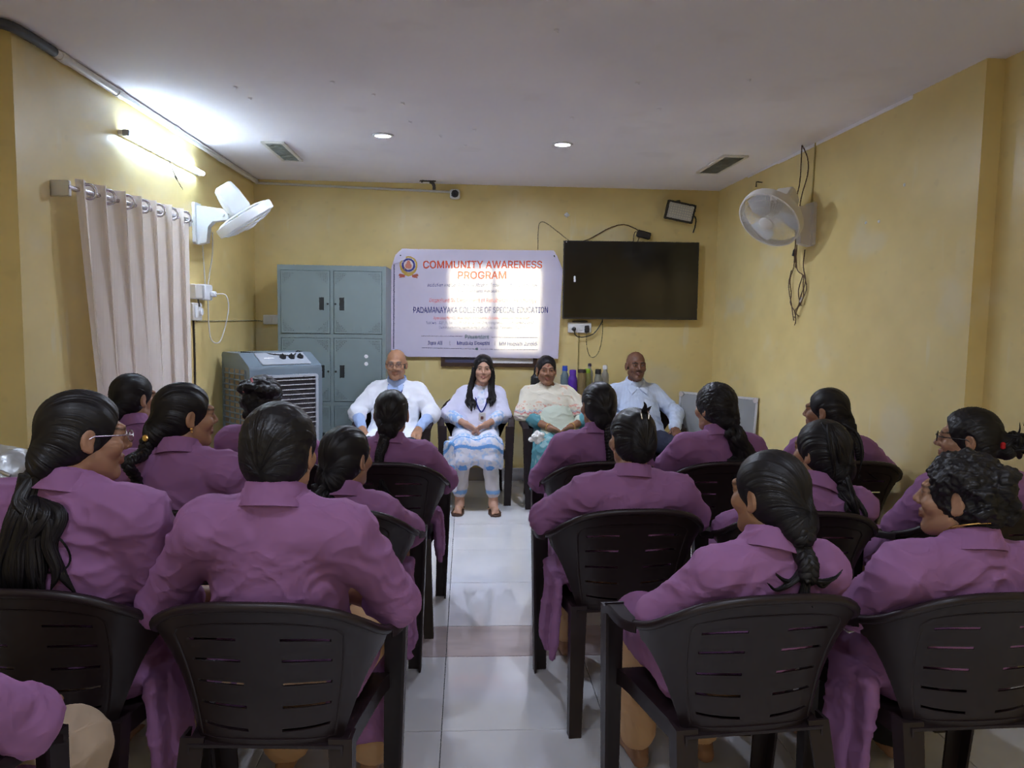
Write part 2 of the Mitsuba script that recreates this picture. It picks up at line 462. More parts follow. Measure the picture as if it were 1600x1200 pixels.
# ------------------------------------------------------------------ conduits and cables
t = thing("wall_conduit", "cream conduit pipe running along the top of the left wall to the corner", "conduit")
part(t, "pipe", ply(tube([(XL + 0.030, 3.60, ZC - 0.022), (XL + 0.030, 6.90, ZC - 0.022)], 0.0205, 10), "mat_old_white_plastic", True))
for y in (3.66, 4.22, 5.0, 5.9, 6.6):
    part(t, "coupling", ply(tube([(XL + 0.030, y, ZC - 0.022), (XL + 0.030, y + 0.07, ZC - 0.022)], 0.0245, 10), "mat_old_white_plastic", 40))
part(t, "tape_sleeve", ply(tube(spline([(XLN + 0.02, 3.29, ZC - 0.030), (XL - 0.05, 3.285, ZC - 0.022), (XL + 0.015, 3.31, ZC - 0.024), (XL + 0.03, 3.42, ZC - 0.024), (XL + 0.030, 3.62, ZC - 0.022)]), 0.021, 10), plain((0.045, 0.05, 0.06), 0.45), True), "dark taped sleeve bending round the corner")
t = thing("camera_conduit", "thin cream conduit along the top of the back wall to the camera", "conduit")
part(t, "pipe", ply(tube([(XL + 0.02, YB - 0.012, 2.622), (-0.12, YB - 0.012, 2.585)], 0.0105, 8), "mat_old_white_plastic", True))
for x in (-1.62, -1.2, -0.8, -0.42):
    part(t, "clip", ply(cbox((x, YB - 0.010, 2.622 - 0.0213 * (x + 1.84)), (0.014, 0.020, 0.026), 0.003), "mat_old_white_plastic"))
t = thing("security_camera", "small white security camera at the end of the back wall conduit", "camera")
part(t, "body", ply(cbox((-0.112, YB - 0.035, 2.562), (0.088, 0.070, 0.082), 0.014), "mat_white_plastic", 40))
Rb = frame((0, -1, -0.1))
part(t, "bezel", ply(moved(lathe([(0, 0), (0.032, 0), (0.032, 0.008), (0.026, 0.013), (0, 0.013)], 28), Rb, (-0.112, YB - 0.068, 2.562)), "mat_black_plastic", 40))
part(t, "lens", ply(moved(lathe([(0, 0.006), (0.007, 0.0045), (0.011, 0), (0, 0)], 20), Rb, (-0.112, YB - 0.081, 2.561)), plain((0.01, 0.01, 0.02), 0.05), True))
t = thing("ceiling_bracket", "dark metal bracket hanging from the ceiling beside the camera", "bracket")
bx, by = -0.345, 6.78
part(t, "plate", ply(cbox((bx, by, ZC - 0.004), (0.14, 0.035, 0.008), 0.002), plain((0.06, 0.05, 0.045), 0.5)))
part(t, "arm", ply(tube(spline([(bx + 0.02, by, ZC - 0.008), (bx + 0.05, by, ZC - 0.03), (bx + 0.055, by, ZC - 0.075)]), 0.014, 8), plain((0.06, 0.05, 0.045), 0.5), True))
for x in (bx - 0.05, bx + 0.03):
    part(t, "bolt", ply(tube([(x, by, ZC - 0.008), (x, by, ZC - 0.018)], 0.007, 6), plain((0.06, 0.05, 0.045), 0.5)))


def wire(name, label, pts, r, m, n=10, category="cable", group=None):
    return whole(name, label, category, ply(tube(spline(pts, n), r, 6), m, True), group)


wire("wall_cable", "thin cable sagging across the left wall to the switch box", [(XL + 0.006, 5.42, 1.435), (XL + 0.006, 6.0, 1.432), (XL + 0.006, 6.86, 1.43), (XL + 0.03, YB - 0.006, 1.428), (-1.78, YB - 0.006, 1.425)], 0.006, plain((0.30, 0.26, 0.14), 0.6))

# switch boxes on the walls
t = thing("switch_box", "white two-switch box on the back wall beside the locker", "switch box")
part(t, "box", ply(bbox((-1.785, YB - 0.042, 1.398), (-1.60, YB, 1.482), 0.006), "mat_white_plastic", 40))
for x in (-1.735, -1.665):
    part(t, "switch", ply(bbox((x - 0.026, YB - 0.049, 1.414), (x + 0.026, YB - 0.040, 1.468), 0.003), "mat_white_plastic", 40))
t = thing("socket_box", "white socket box with a plug on the left wall below the fan", "socket box")
part(t, "box", ply(bbox((XL, 5.30, 1.585), (XL + 0.048, 5.43, 1.685), 0.006), "mat_old_white_plastic", 40))
part(t, "adapter", ply(bbox((XL + 0.001, 5.445, 1.58), (XL + 0.062, 5.60, 1.69), 0.008), "mat_white_plastic", 40))
part(t, "plug", ply(bbox((XL + 0.060, 5.53, 1.605), (XL + 0.100, 5.575, 1.645), 0.008), "mat_white_plastic", 40))
part(t, "lead", ply(tube(spline([(XL + 0.098, 5.55, 1.625), (XL + 0.15, 5.60, 1.62), (XL + 0.16, 5.63, 1.53), (XL + 0.13, 5.63, 1.38), (XL + 0.10, 5.60, 1.285), (XL + 0.06, 5.56, 1.30), (XL + 0.05, 5.54, 1.40), (XL + 0.05, 5.53, 1.60)]), 0.0045, 6), "mat_white_wire", True), "looped white lead")
t = thing("regulator_box", "square grey-white regulator box with round knobs beside the curtain", "switch box")
part(t, "box", ply(bbox((XL, 5.265, 1.44), (XL + 0.040, 5.44, 1.56), 0.006), "mat_old_white_plastic", 40))
part(t, "knob", ply(moved(lathe([(0, 0), (0.028, 0), (0.025, 0.018), (0, 0.020)], 20), frame((1, 0, 0)), (XL + 0.039, 5.39, 1.50)), "mat_white_plastic", 40))
part(t, "switch", ply(bbox((XL + 0.038, 5.285, 1.46), (XL + 0.047, 5.335, 1.54), 0.003), "mat_white_plastic", 40))
part(t, "lead", ply(tube(spline([(XL + 0.045, 5.37, 1.535), (XL + 0.035, 5.37, 1.585)]), 0.006, 6), "mat_dark_wire", True))
wire("drop_cable", "dark cable dropping down the left wall beside the curtain", [(XL + 0.006, 5.36, 1.44), (XL + 0.008, 5.365, 1.2), (XL + 0.006, 5.36, 0.7)], 0.0065, "mat_dark_wire")

t = thing("power_strip", "white socket strip with two black plugs under the television", "socket box")
part(t, "box", ply(bbox((0.915, YB - 0.038, 1.36), (1.125, YB, 1.455), 0.006), "mat_white_plastic", 40))
part(t, "adapter", ply(bbox((0.955, YB - 0.045, 1.458), (1.090, YB - 0.002, 1.472), 0.003), "mat_black_plastic"), "black adapter on top")
part(t, "plug", ply(moved(lathe([(0, 0), (0.020, 0), (0.017, 0.030), (0.008, 0.036), (0, 0.036)], 18), R_BACK, (0.966, YB - 0.037, 1.395)), "mat_black_plastic", 40))
part(t, "plug", ply(bbox((1.062, YB - 0.075, 1.365), (1.102, YB - 0.036, 1.428), 0.008), "mat_black_plastic", 40))
part(t, "switch", ply(bbox((1.012, YB - 0.045, 1.382), (1.045, YB - 0.036, 1.43), 0.003), "mat_white_plastic", 40))
wire("television_lead", "black lead looping from the television to the socket strip", [(0.966, YB - 0.065, 1.385), (0.985, YB - 0.06, 1.335), (1.06, YB - 0.05, 1.325), (1.15, YB - 0.04, 1.36), (1.215, YB - 0.03, 1.45), (1.235, YB - 0.03, 1.52)], 0.0042, "mat_black_plastic")
wire("adapter_lead", "thin dark lead hanging in a loop below the socket strip", [(1.082, YB - 0.05, 1.37), (1.085, YB - 0.03, 1.27), (1.11, YB - 0.02, 1.17), (1.15, YB - 0.02, 1.14), (1.20, YB - 0.02, 1.19), (1.228, YB - 0.02, 1.33), (1.23, YB - 0.02, 1.50)], 0.0022, "mat_dark_wire")
wire("socket_conduit", "straight cable running down the wall from the socket strip", [(1.018, YB - 0.006, 1.36), (1.018, YB - 0.006, 1.1), (1.018, YB - 0.006, 0.72)], 0.006, plain((0.33, 0.27, 0.10), 0.6))
wire("banner_cable", "thin dark cable bending over the top of the banner", [(0.632, YB - 0.005, 2.06), (0.632, YB - 0.005, 2.26), (0.645, YB - 0.005, 2.335), (0.70, YB - 0.005, 2.335), (0.80, YB - 0.005, 2.265), (0.90, YB - 0.008, 2.19), (0.97, YB - 0.02, 2.14)], 0.0028, plain((0.16, 0.12, 0.06), 0.6))
wire("television_cable", "brown cable arching over the television to the set-top box", [(0.98, YB - 0.03, 2.165), (1.09, YB - 0.012, 2.20), (1.17, YB - 0.012, 2.245), (1.28, YB - 0.012, 2.305), (1.39, YB - 0.012, 2.335), (1.48, YB - 0.02, 2.312), (1.535, YB - 0.05, 2.275)], 0.0048, "mat_brown_wire")
t = thing("set_top_box", "small dark box with wires on the wall above the television", "set-top box")
part(t, "box", ply(moved(cbox((0, 0, 0), (0.125, 0.045, 0.062), 0.008), rot([0, 1, 0], 14), (1.575, YB - 0.045, 2.245)), "mat_black_plastic", 40))
for a in (((1.54, YB - 0.05, 2.25), (1.50, YB - 0.05, 2.27), (1.485, YB - 0.045, 2.22), (1.49, YB - 0.03, 2.15)), ((1.54, YB - 0.06, 2.225), (1.525, YB - 0.06, 2.20), (1.523, YB - 0.03, 2.15))):
    part(t, "lead", ply(tube(spline(a), 0.0045, 6), "mat_brown_wire", True))

t = thing("floodlight", "unlit black-framed floodlight tilted on the wall above the television", "floodlight")
R = rot([0, 1, 0], 10) @ rot([1, 0, 0], 8)
Rf = R @ R_BACK
fc = V(1.888, YB - 0.07, 2.452)
s = sbox(-0.118, -0.072, 0.118, 0.072).buffer(0.012)
part(t, "housing", ply(extrude(s, 0.030, Rf, fc), "mat_black_plastic", 40))
part(t, "reflector", ply(extrude(s.buffer(-0.018), 0.003, Rf, fc + Rf @ V(0, 0, 0.0295)), plain((0.42, 0.42, 0.40), 0.4)))
leds = []
for i in range(9):
    for j in range(5):
        leds.append(moved(cbox((0, 0, 0), (0.010, 0.010, 0.002)), Rf, fc + Rf @ V(-0.088 + 0.022 * i, -0.044 + 0.022 * j, 0.0335)))
part(t, "led_grid", ply(cat(leds), plain((0.62, 0.60, 0.50), 0.4)), kind="stuff")
part(t, "bracket", ply(tube([(1.885, YB, 2.555), (1.885, YB - 0.05, 2.55), (1.88, YB - 0.06, 2.52)], 0.010, 8), "mat_black_plastic", True))
part(t, "lead", ply(tube(spline([(2.00, YB - 0.05, 2.44), (2.045, YB - 0.04, 2.40), (2.045, YB - 0.03, 2.33), (2.028, YB - 0.03, 2.275)]), 0.0055, 6), "mat_black_plastic", True))
t = thing("wall_hook", "small white hook on the wall above the television", "hook")
part(t, "plate", ply(moved(lathe([(0, 0), (0.026, 0), (0.022, 0.010), (0, 0.012)], 4), R_BACK, (0.885, YB, 2.410)), "mat_white_plastic"))
part(t, "peg", ply(tube([(0.885, YB - 0.01, 2.405), (0.885, YB - 0.03, 2.395), (0.885, YB - 0.032, 2.415)], 0.008, 8), "mat_white_plastic", True))

# ------------------------------------------------------------------ television
t = thing("television", "large black flat-screen television mounted on the back wall", "television")
tv_c, tv_w, tv_h = V(1.462, YB - 0.068, 1.834), 1.216, 0.690
Rt = rot([0, 1, 0], -0.35) @ R_BACK
part(t, "case", ply(extrude(sbox(-tv_w / 2, -tv_h / 2, tv_w / 2, tv_h / 2), 0.030, Rt, tv_c), "mat_black_plastic"))
part(t, "screen", ply(extrude(sbox(-tv_w / 2 + 0.007, -tv_h / 2 + 0.014, tv_w / 2 - 0.007, tv_h / 2 - 0.007), 0.0025, Rt, tv_c + Rt @ V(0, 0, 0.029)), "mat_screen"))
part(t, "wall_mount", ply(bbox((1.2, YB - 0.069, 1.7), (1.7, YB, 1.95)), "mat_black_plastic"))
part(t, "sticker", ply(extrude(sbox(-0.516, -0.018, -0.499, 0.034), 0.0008, Rt, tv_c + Rt @ V(0, 0, 0.0316)), "mat_white_board"), "small white sticker on the screen")
part(t, "sticker", ply(extrude(Point(-0.585, 0.332).buffer(0.005), 0.0008, Rt, tv_c + Rt @ V(0, 0, 0.0316)), "mat_white_board"))

# ------------------------------------------------------------------ framed board behind the banner
t = thing("framed_board", "dark-framed white board mostly hidden behind the banner", "board")
ring = sbox(-0.225, 1.045, 0.640, 1.62).difference(sbox(-0.190, 1.078, 0.605, 1.59))
part(t, "frame", ply(extrude(ring, 0.030, R_BACK, (0, YB, 0)), "mat_wood_dark"))
part(t, "panel", ply(extrude(sbox(-0.195, 1.073, 0.22, 1.595), 0.012, R_BACK, (0, YB, 0)), plain((0.055, 0.06, 0.12), 0.35)))
part(t, "panel", ply(extrude(sbox(0.22, 1.073, 0.610, 1.595), 0.012, R_BACK, (0, YB, 0)), "mat_white_board"), "white panel")

# ------------------------------------------------------------------ the banner
PXM = 6.93 / 1200.0
ban = thing("banner", "white vinyl banner announcing a community awareness program on the back wall", "banner")
_rr, _dd, _ff = camera_axes()


def wall_xz(px, py, y=YB - 0.045):
    """Measured point of the photograph's banner, in the plane of the banner."""
    v = (px - 800) / FOCAL * _rr + (py - 600) / FOCAL * _dd + _ff
    v = v * y / v[1]
    return v[0], 1.5 + v[2]


BAN = Polygon([wall_xz(*p) for p in ((611.5, 418), (618, 398), (629, 388), (640, 389), (865, 391.5), (871, 401), (879, 421), (876, 480), (872, 560.5), (760, 558.5), (637, 557.5), (626, 552), (609.5, 546))])
bx0, bz0, bx1, bz1 = BAN.bounds


def ban_y(x, z):
    """Depth of the loosely hung sheet."""
    x, z = np.asarray(x), np.asarray(z)
    u, w = (x - bx0) / (bx1 - bx0), (z - bz0) / (bz1 - bz0)
    y = YB - 0.045 + 0.006 * np.sin(5.2 * u + 1.1 * w) + 0.004 * np.sin(13 * w - 4 * u) * np.exp(-((w - 0.95) / 0.12) ** 2)
    y = y + 0.004 * np.exp(-((u - 0.5 - 0.03 * np.sin(6 * w)) / 0.05) ** 2)
    return y - 0.010 * np.exp(-(((u - 1) ** 2 + (w - 0.95) ** 2) / 0.012)) - 0.010 * np.exp(-(((u) ** 2 + (w - 0.9) ** 2) / 0.012))


def on_banner(mesh, lift):
    v = mesh.vertices
    return trimesh.Trimesh(np.stack([v[:, 0], ban_y(v[:, 0], v[:, 1]) - lift - v[:, 2], v[:, 1]], 1), mesh.faces[:, ::1], process=False)


cell = 0.03
pts2, gx, gz = [], np.arange(bx0 - cell, bx1 + cell, cell), np.arange(bz0 - cell, bz1 + cell, cell)
sheet = []
for a in gx:
    for b in gz:
        q = BAN.intersection(sbox(a, b, a + cell, b + cell))
        if q.area > 1e-8:
            for g in getattr(q, "geoms", [q]):
                if g.geom_type == "Polygon":
                    sheet.append(trimesh.creation.triangulate_polygon(g, engine="earcut"))
vs, fs, n0 = [], [], 0
for v, f in sheet:
    vs.append(np.c_[v, np.zeros(len(v))])
    fs.append(f + n0)
    n0 += len(v)
front = trimesh.Trimesh(np.vstack(vs), np.vstack(fs), process=False)
front.merge_vertices()
v3 = on_banner(front, 0.0)
back = trimesh.Trimesh(v3.vertices + V(0, 0.0012, 0), v3.faces[:, ::-1], process=False)
edge = trimesh.Trimesh(v3.vertices, v3.faces, process=False)
if (np.mean(v3.face_normals[:, 1]) > 0):
    v3.invert(); back.invert()
part(ban, "sheet", ply(cat([v3, back]), "mat_vinyl", 40))
for pts in (((628.5, 390), (640, 389.5), (633, 405), (621, 411), (613.5, 414)), ((858, 392.5), (865.5, 392), (870, 401), (878, 420), (868, 409))):   # corners folded over their nails
    m = extrude(Polygon([wall_xz(*p) for p in pts]), 0.002)
    part(ban, "corner_fold", ply(on_banner(m, 0.010), "mat_vinyl"), "folded-over corner")
for p in ((626, 399.5), (866, 400.5)):
    x, z = wall_xz(*p)
    part(ban, "nail", ply(cbox((x, float(ban_y(x, z)) - 0.014, z), (0.012, 0.006, 0.012), 0.002), "mat_dark_wire"))

INK = {"orange": (0.60, 0.085, 0.055), "red": (0.62, 0.06, 0.085), "navy": (0.035, 0.035, 0.20), "green": (0.06, 0.12, 0.14), "grey": (0.16, 0.14, 0.24)}


def text_on_banner(text, cx0, cx1, cy0, cy1, ink, bold, name="lettering"):
    """Lettering from the measured box (left, right, top, baseline in the enlarged photograph)."""
    px0, px1, py0, py1 = 600 + cx0 / 5.3333, 600 + cx1 / 5.3333, 380 + cy0 / 5.3333, 380 + cy1 / 5.3333
    xa, za = wall_xz(px0, py1)
    xb, zb = wall_xz(px1, py1)
    _, zt = wall_xz(px0, py0)
    h = zt - za
    m = meshkit.text_mesh(text, 1.0, 0.0006, bold)
    v = m.vertices.copy()
    e = v[:, 0].max() - v[:, 0].min()
    u = (v[:, 0] - v[:, 0].min()) / e
    m.vertices = np.stack([xa + u * (xb - xa), za + (zb - za) * u + v[:, 1] * h, v[:, 2]], 1)
    part(ban, name, ply(on_banner(m, 0.0008), plain(INK[ink], 0.35)), f"{ink} lettering")


text_on_banner("COMMUNITY AWARENESS", 325, 1318, 148, 208, "orange", True, "title_lettering")
text_on_banner("PROGRAM", 615, 1018, 236, 296, "orange", True, "title_lettering")
text_on_banner("Addiction and De-Addiction: Alcohol, Tobacco and Substance Use", 362, 1274, 334, 362, "navy", False)
text_on_banner("Treatment and Rehabilitation", 612, 1026, 386, 410, "navy", False)
text_on_banner("Organised By Department of Rehabilitation Psychology", 378, 1270, 458, 492, "red", False)
text_on_banner("PADAMANAYAKA COLLEGE OF SPECIAL EDUCATION", 244, 1365, 532, 580, "navy", True)
text_on_banner("Approved By RCI, New Delhi. Affiliated to Osmania University, Hyderabad", 412, 1208, 612, 634, "red", False)
text_on_banner("Plot Nos: 1&12, Sy No: 131/P, Adj to Sai Teen Stop, Mangalpally(V), Adibatla(Municipality),", 352, 1254, 652, 674, "navy", False)
text_on_banner("Ibrahimpatnam(M), Ranga Reddy(Dist.), Hyderabad, Telangana - 501510", 458, 1172, 692, 712, "navy", False)
text_on_banner("Presenters", 676, 874, 764, 796, "green", True)
text_on_banner("Iqra Ali", 366, 486, 816, 846, "navy", True)
text_on_banner("Mrudula Deepthi", 608, 880, 818, 848, "navy", True)
text_on_banner("MM Hussain Junaidi", 960, 1276, 822, 854, "navy", True)


def rule(c0, c1, w, name="rule"):
    a, b = wall_xz(600 + c0[0] / 5.3333, 380 + c0[1] / 5.3333), wall_xz(600 + c1[0] / 5.3333, 380 + c1[1] / 5.3333)
    n = 12
    t = np.linspace(0, 1, n)[:, None]
    line = V(*a) * (1 - t) + V(*b) * t
    d = V(*b) - V(*a)
    nrm = V(-d[1], d[0]) / np.linalg.norm(d) * w / 2
    poly = Polygon(np.vstack([line + nrm, (line - nrm)[::-1]]))
    part(ban, name, ply(on_banner(extrude(poly, 0.0005), 0.0008), plain(INK["grey"], 0.4)))


rule((312, 773), (655, 776), 0.0045)
rule((893, 784), (1280, 787), 0.0045)
rule((310, 872), (758, 881), 0.0045)
rule((805, 884), (1280, 888), 0.0045)
rule((549, 815), (549, 855), 0.0035)
rule((924, 818), (924, 858), 0.0035)
rule((84, 168), (80, 880), 0.011, "border_stripe")
dx, dz = wall_xz(600 + 772 / 5.3333, 380 + 882 / 5.3333)
part(ban, "dot", ply(on_banner(extrude(Point(dx, dz).buffer(0.012), 0.0006), 0.0008), plain(INK["green"], 0.4)))
ex, ez = wall_xz(638.3, 414.2)


def emblem(poly, rgb, lift, name="emblem_piece"):
    part(ban, name, ply(on_banner(extrude(affinity.translate(poly, ex, ez), 0.0004), lift), plain(rgb, 0.4)))


scallop = unary_union([Point(0.066 * math.cos(a), 0.066 * math.sin(a)).buffer(0.0125) for a in np.arange(0, 2 * math.pi, math.pi / 14)] + [Point(0, 0).buffer(0.066)])
emblem(scallop, (0.50, 0.33, 0.08), 0.0009, "emblem_gold_edge")
emblem(Point(0, 0).buffer(0.064), (0.60, 0.58, 0.60), 0.0014, "emblem_white_ring")
emblem(Point(0, 0).buffer(0.059).difference(Point(0, 0).buffer(0.042)), (0.035, 0.035, 0.22), 0.0019, "emblem_navy_ring")
emblem(Point(0, 0.002).buffer(0.040), (0.64, 0.55, 0.60), 0.0019, "emblem_centre")
flame = Polygon([(-0.020, -0.026), (0.020, -0.026), (0.026, -0.004), (0.014, 0.012), (0.010, 0.030), (0, 0.036), (-0.010, 0.030), (-0.014, 0.012), (-0.026, -0.004)]).buffer(0.004)
emblem(flame, (0.55, 0.20, 0.14), 0.0024, "emblem_figure")
for s in (-1, 1):
    wing = Polygon([(s * x, z) for x, z in ((0.000, -0.080), (0.022, -0.073), (0.048, -0.052), (0.066, -0.026), (0.074, -0.034), (0.056, -0.066), (0.028, -0.090), (0, -0.098))])
    emblem(wing, (0.48, 0.34, 0.06), 0.0024, "emblem_laurel")
    rib = Polygon([(s * x, z) for x, z in ((0.030, -0.086), (0.078, -0.074), (0.088, -0.092), (0.074, -0.098), (0.082, -0.112), (0.034, -0.108))])
    emblem(rib, (0.42, 0.10, 0.07), 0.0019, "emblem_ribbon")

# ------------------------------------------------------------------ steel locker
lk = thing("locker", "grey-green steel locker with rows of paired doors against the back wall", "locker")
X0, X1, Y0, Y1, Z1 = -1.552, -0.668, 6.45, 6.90, 1.895
XM = (X0 + X1) / 2 - 0.003
fr = sbox(X0, 0.0, X1, Z1)
rows = ((1.335, 1.850), (0.770, 1.297), (0.205, 0.732))
cols = ((X0 + 0.028, XM - 0.014), (XM + 0.018, X1 - 0.034))
for z0, z1 in rows:
    for x0, x1 in cols:
        fr = fr.difference(sbox(x0 - 0.003, z0 - 0.003, x1 + 0.003, z1 + 0.003))
part(lk, "face_frame", ply(extrude(fr, 0.020, R_BACK, (0, Y0 + 0.020, 0)), "mat_locker"))
part(lk, "body", ply(cat([bbox((X0, Y0 + 0.021, 0.06), (X0 + 0.004, Y1, Z1)), bbox((X1 - 0.004, Y0 + 0.021, 0.06), (X1, Y1, Z1)), bbox((X0, Y0 + 0.021, Z1 - 0.004), (X1, Y1, Z1)), bbox((X0, Y1 - 0.004, 0.06), (X1, Y1, Z1)), bbox((X0, Y0 + 0.03, 0.0), (X1, Y1, 0.06))]), "mat_locker"))
part(lk, "cavity", ply(bbox((X0 + 0.01, Y0 + 0.022, 0.1), (X1 - 0.01, Y0 + 0.026, Z1 - 0.03)), "mat_locker_joint"))
for ri, (z0, z1) in enumerate(rows):
    for ci, (x0, x1) in enumerate(cols):
        ajar = 0.010 if (ri == 0 and ci == 0) else 0.002
        d = part(lk, "door", ply(bbox((x0, Y0 - ajar, z0), (x1, Y0 + 0.017, z1), 0.003), "mat_locker"))
        yd = Y0 - ajar
        hx = x1 - 0.066 if ci == 0 else x0 + 0.066
        zc = (z0 + z1) / 2 - 0.012
        part(d, "handle", ply(bbox((hx - 0.019, yd - 0.0015, zc - 0.052), (hx + 0.019, yd + 0.004, zc + 0.052)), "mat_recess"), "dark recessed handle")
        lx = x1 - 0.016 if ci == 0 else x0 + 0.014
        part(d, "lock", ply(moved(lathe([(0, 0), (0.008, 0), (0.008, 0.010), (0.005, 0.012), (0, 0.012)], 14), R_BACK, (lx, yd, zc)), "mat_recess", 40))
        part(d, "card_holder", ply(extrude(sbox(-0.040, -0.017, 0.040, 0.017).difference(sbox(-0.036, -0.013, 0.036, 0.02)), 0.004, R_BACK, ((x0 + x1) / 2 - 0.01, yd + 0.0005, z0 + 0.045)), "mat_locker"))
        holes = []
        for sx in (0, 1):
            for sz in (0, 1):
                for i in range(7):
                    for j in range(7 - i):
                        hxp = x0 + 0.020 + 0.0135 * i if sx == 0 else x1 - 0.020 - 0.0135 * i
                        hzp = z0 + 0.022 + 0.0135 * j if sz == 0 else z1 - 0.022 - 0.0135 * j
                        holes.append(bbox((hxp - 0.0028, yd - 0.0006, hzp - 0.0028), (hxp + 0.0028, yd + 0.001, hzp + 0.0028)))
        part(d, "perforation", ply(cat(holes), "mat_recess"), kind="stuff")
        if ri == 1 and ci == 1:
            for zz in (1.150, 1.088):
                part(d, "sticker", ply(extrude(Point(-0.83, zz).buffer(0.016), 0.001, R_BACK, (0, yd, 0)), "mat_white_board"), "round white sticker")

# ------------------------------------------------------------------ air cooler
ck = thing("air_cooler", "grey-blue desert air cooler with louvred front beside the locker", "air cooler")
CA = math.radians(40)
Rc = rot([0, 0, 1], 40)
CC = V(-1.455, 5.86, 0)
W2, D2 = 0.285, 0.235
loc = lambda m: moved(m, Rc, CC)


def cooler_prism(pts, w):
    """Profile in (depth, height), swept across the width."""
    m = extrude(Polygon(pts), 2 * w)
    v = m.vertices
    o = trimesh.Trimesh(np.stack([v[:, 2] - w, v[:, 0], v[:, 1]], 1), m.faces, process=False)
    o.fix_normals()
    return o


zt_, zf_ = 1.205, 1.085
shell = Polygon([(-D2, 0.10), (D2, 0.10), (D2, zt_ - 0.015), (D2 - 0.02, zt_), (-0.06, zt_), (-D2 + 0.01, zf_ + 0.03), (-D2, zf_)])
part(ck, "body", ply(loc(cooler_prism(list(shell.exterior.coords)[:-1], W2)), "mat_cooler", 25))
part(ck, "tank", ply(loc(bbox((-W2 + 0.012, -D2 + 0.012, 0.045), (W2 - 0.012, D2 - 0.012, 0.12), 0.01)), "mat_cooler"))
for x in (-1, 1):
    for y in (-1, 1):
        part(ck, "wheel", ply(loc(moved(trimesh.creation.cylinder(0.03, 0.028, sections=20), rot([0, 1, 0], 90), (x * 0.22, y * 0.17, 0.030))), "mat_black_plastic", 40))
ring = sbox(-0.245, 0.43, 0.245, 1.052).buffer(-0.02).buffer(0.02)
open_ = sbox(-0.225, 0.45, 0.225, 1.032)
part(ck, "front_bezel", ply(loc(extrude(ring.difference(open_), 0.018, R_BACK, (0, -D2 + 0.001, 0))), "mat_cooler_panel", 30))
part(ck, "fan_cavity", ply(loc(extrude(open_, 0.004, R_BACK, (0, -D2 + 0.001, 0))), "mat_cooler_dark"))
hoop = Point(0, 0.74).buffer(0.205).difference(Point(0, 0.74).buffer(0.19))
part(ck, "fan_ring", ply(loc(extrude(hoop, 0.003, R_BACK, (0, -D2 - 0.003, 0))), plain((0.05, 0.045, 0.05), 0.5)))
for k in range(4):
    a = k * math.pi / 2 + 0.4
    bl = affinity.rotate(Polygon([(0.03, -0.03), (0.18, -0.075), (0.185, 0.055), (0.03, 0.03)]).buffer(0.01), math.degrees(a), origin=(0, 0))
    part(ck, "fan_blade", ply(loc(extrude(affinity.translate(bl, 0, 0.74), 0.0022, R_BACK, (0, -D2 - 0.003, 0))), plain((0.035, 0.03, 0.04), 0.45)))
for k in range(16):
    z = 0.475 + k * 0.0357
    m = moved(cbox((0, 0, 0), (0.452, 0.014, 0.0055)), rot([1, 0, 0], -18), (0, -D2 - 0.008, z))
    part(ck, "louvre", ply(loc(m), "mat_cooler_grille"))
for k in range(5):
    part(ck, "louvre_rod", ply(loc(tube([(-0.18 + 0.09 * k, -D2 - 0.002, 0.45), (-0.18 + 0.09 * k, -D2 - 0.002, 1.03)], 0.0025, 6)), "mat_cooler_dark"))
for s in (-1, 1):
    sx = s * W2
    part(ck, "side_pad", ply(loc(bbox((sx - 0.002, -D2 + 0.055, 0.42), (sx + s * 0.003, D2 - 0.035, 1.09))), "mat_honeycomb"))
    for k in range(16):
        z = 0.44 + k * 0.041
        part(ck, "side_slat", ply(loc(moved(cbox((0, 0, 0), (0.014, 2 * D2 - 0.095, 0.006)), rot([0, 1, 0], 25 * s), (sx + s * 0.008, 0.010, z))), "mat_cooler"))
    for k in range(5):
        part(ck, "side_bar", ply(loc(cbox((sx + s * 0.006, -D2 + 0.06 + k * 0.089, 0.755), (0.010, 0.006, 0.67))), "mat_cooler"))
slope = V(0, -D2 + 0.01 + 0.06, 0) if False else None
pa, pb = V(0, -D2 + 0.012, zf_ + 0.034), V(0, -0.066, zt_ - 0.001)
sd = (pb - pa) / np.linalg.norm(pb - pa)
sn = np.cross([1, 0, 0], sd)
Rp = np.stack([V(1, 0, 0), sd, sn], 1)
pc = (pa + pb) / 2
part(ck, "control_panel", ply(loc(extrude(sbox(-0.17, -0.072, 0.20, 0.072).buffer(0.008), 0.006, Rp, pc)), "mat_cooler_panel", 30))
for x in (0.015, 0.085, 0.155):
    kn = part(ck, "knob", ply(loc(moved(lathe([(0, 0), (0.024, 0), (0.022, 0.016), (0, 0.018)], 22), Rp, pc + Rp @ V(x, 0.008, 0.006))), "mat_black_plastic", 40))
    part(kn, "grip", ply(loc(moved(cbox((0, 0, 0.022), (0.008, 0.040, 0.012), 0.002), Rp, pc + Rp @ V(x, 0.008, 0.006))), "mat_black_plastic"))
part(ck, "label_strip", ply(loc(extrude(sbox(-0.13, 0.0, -0.055, 0.012), 0.001, Rp, pc + Rp @ V(0, 0, 0.006))), "mat_white_board"))
part(ck, "power_lead", ply(tube(spline([loc_ for loc_ in (CC + Rc @ V(-0.22, 0.05, zt_ + 0.005), CC + Rc @ V(-0.05, -0.10, zt_ - 0.008), CC + Rc @ V(0.10, -0.13, zt_ - 0.02), CC + Rc @ V(0.20, -0.02, zt_ + 0.006), CC + Rc @ V(0.275, -0.05, zt_ - 0.03), CC + Rc @ V(0.296, -0.16, 1.08), CC + Rc @ V(0.295, -0.19, 0.9))]), 0.0045, 6), "mat_black_plastic", True), "black power lead draped over the top")

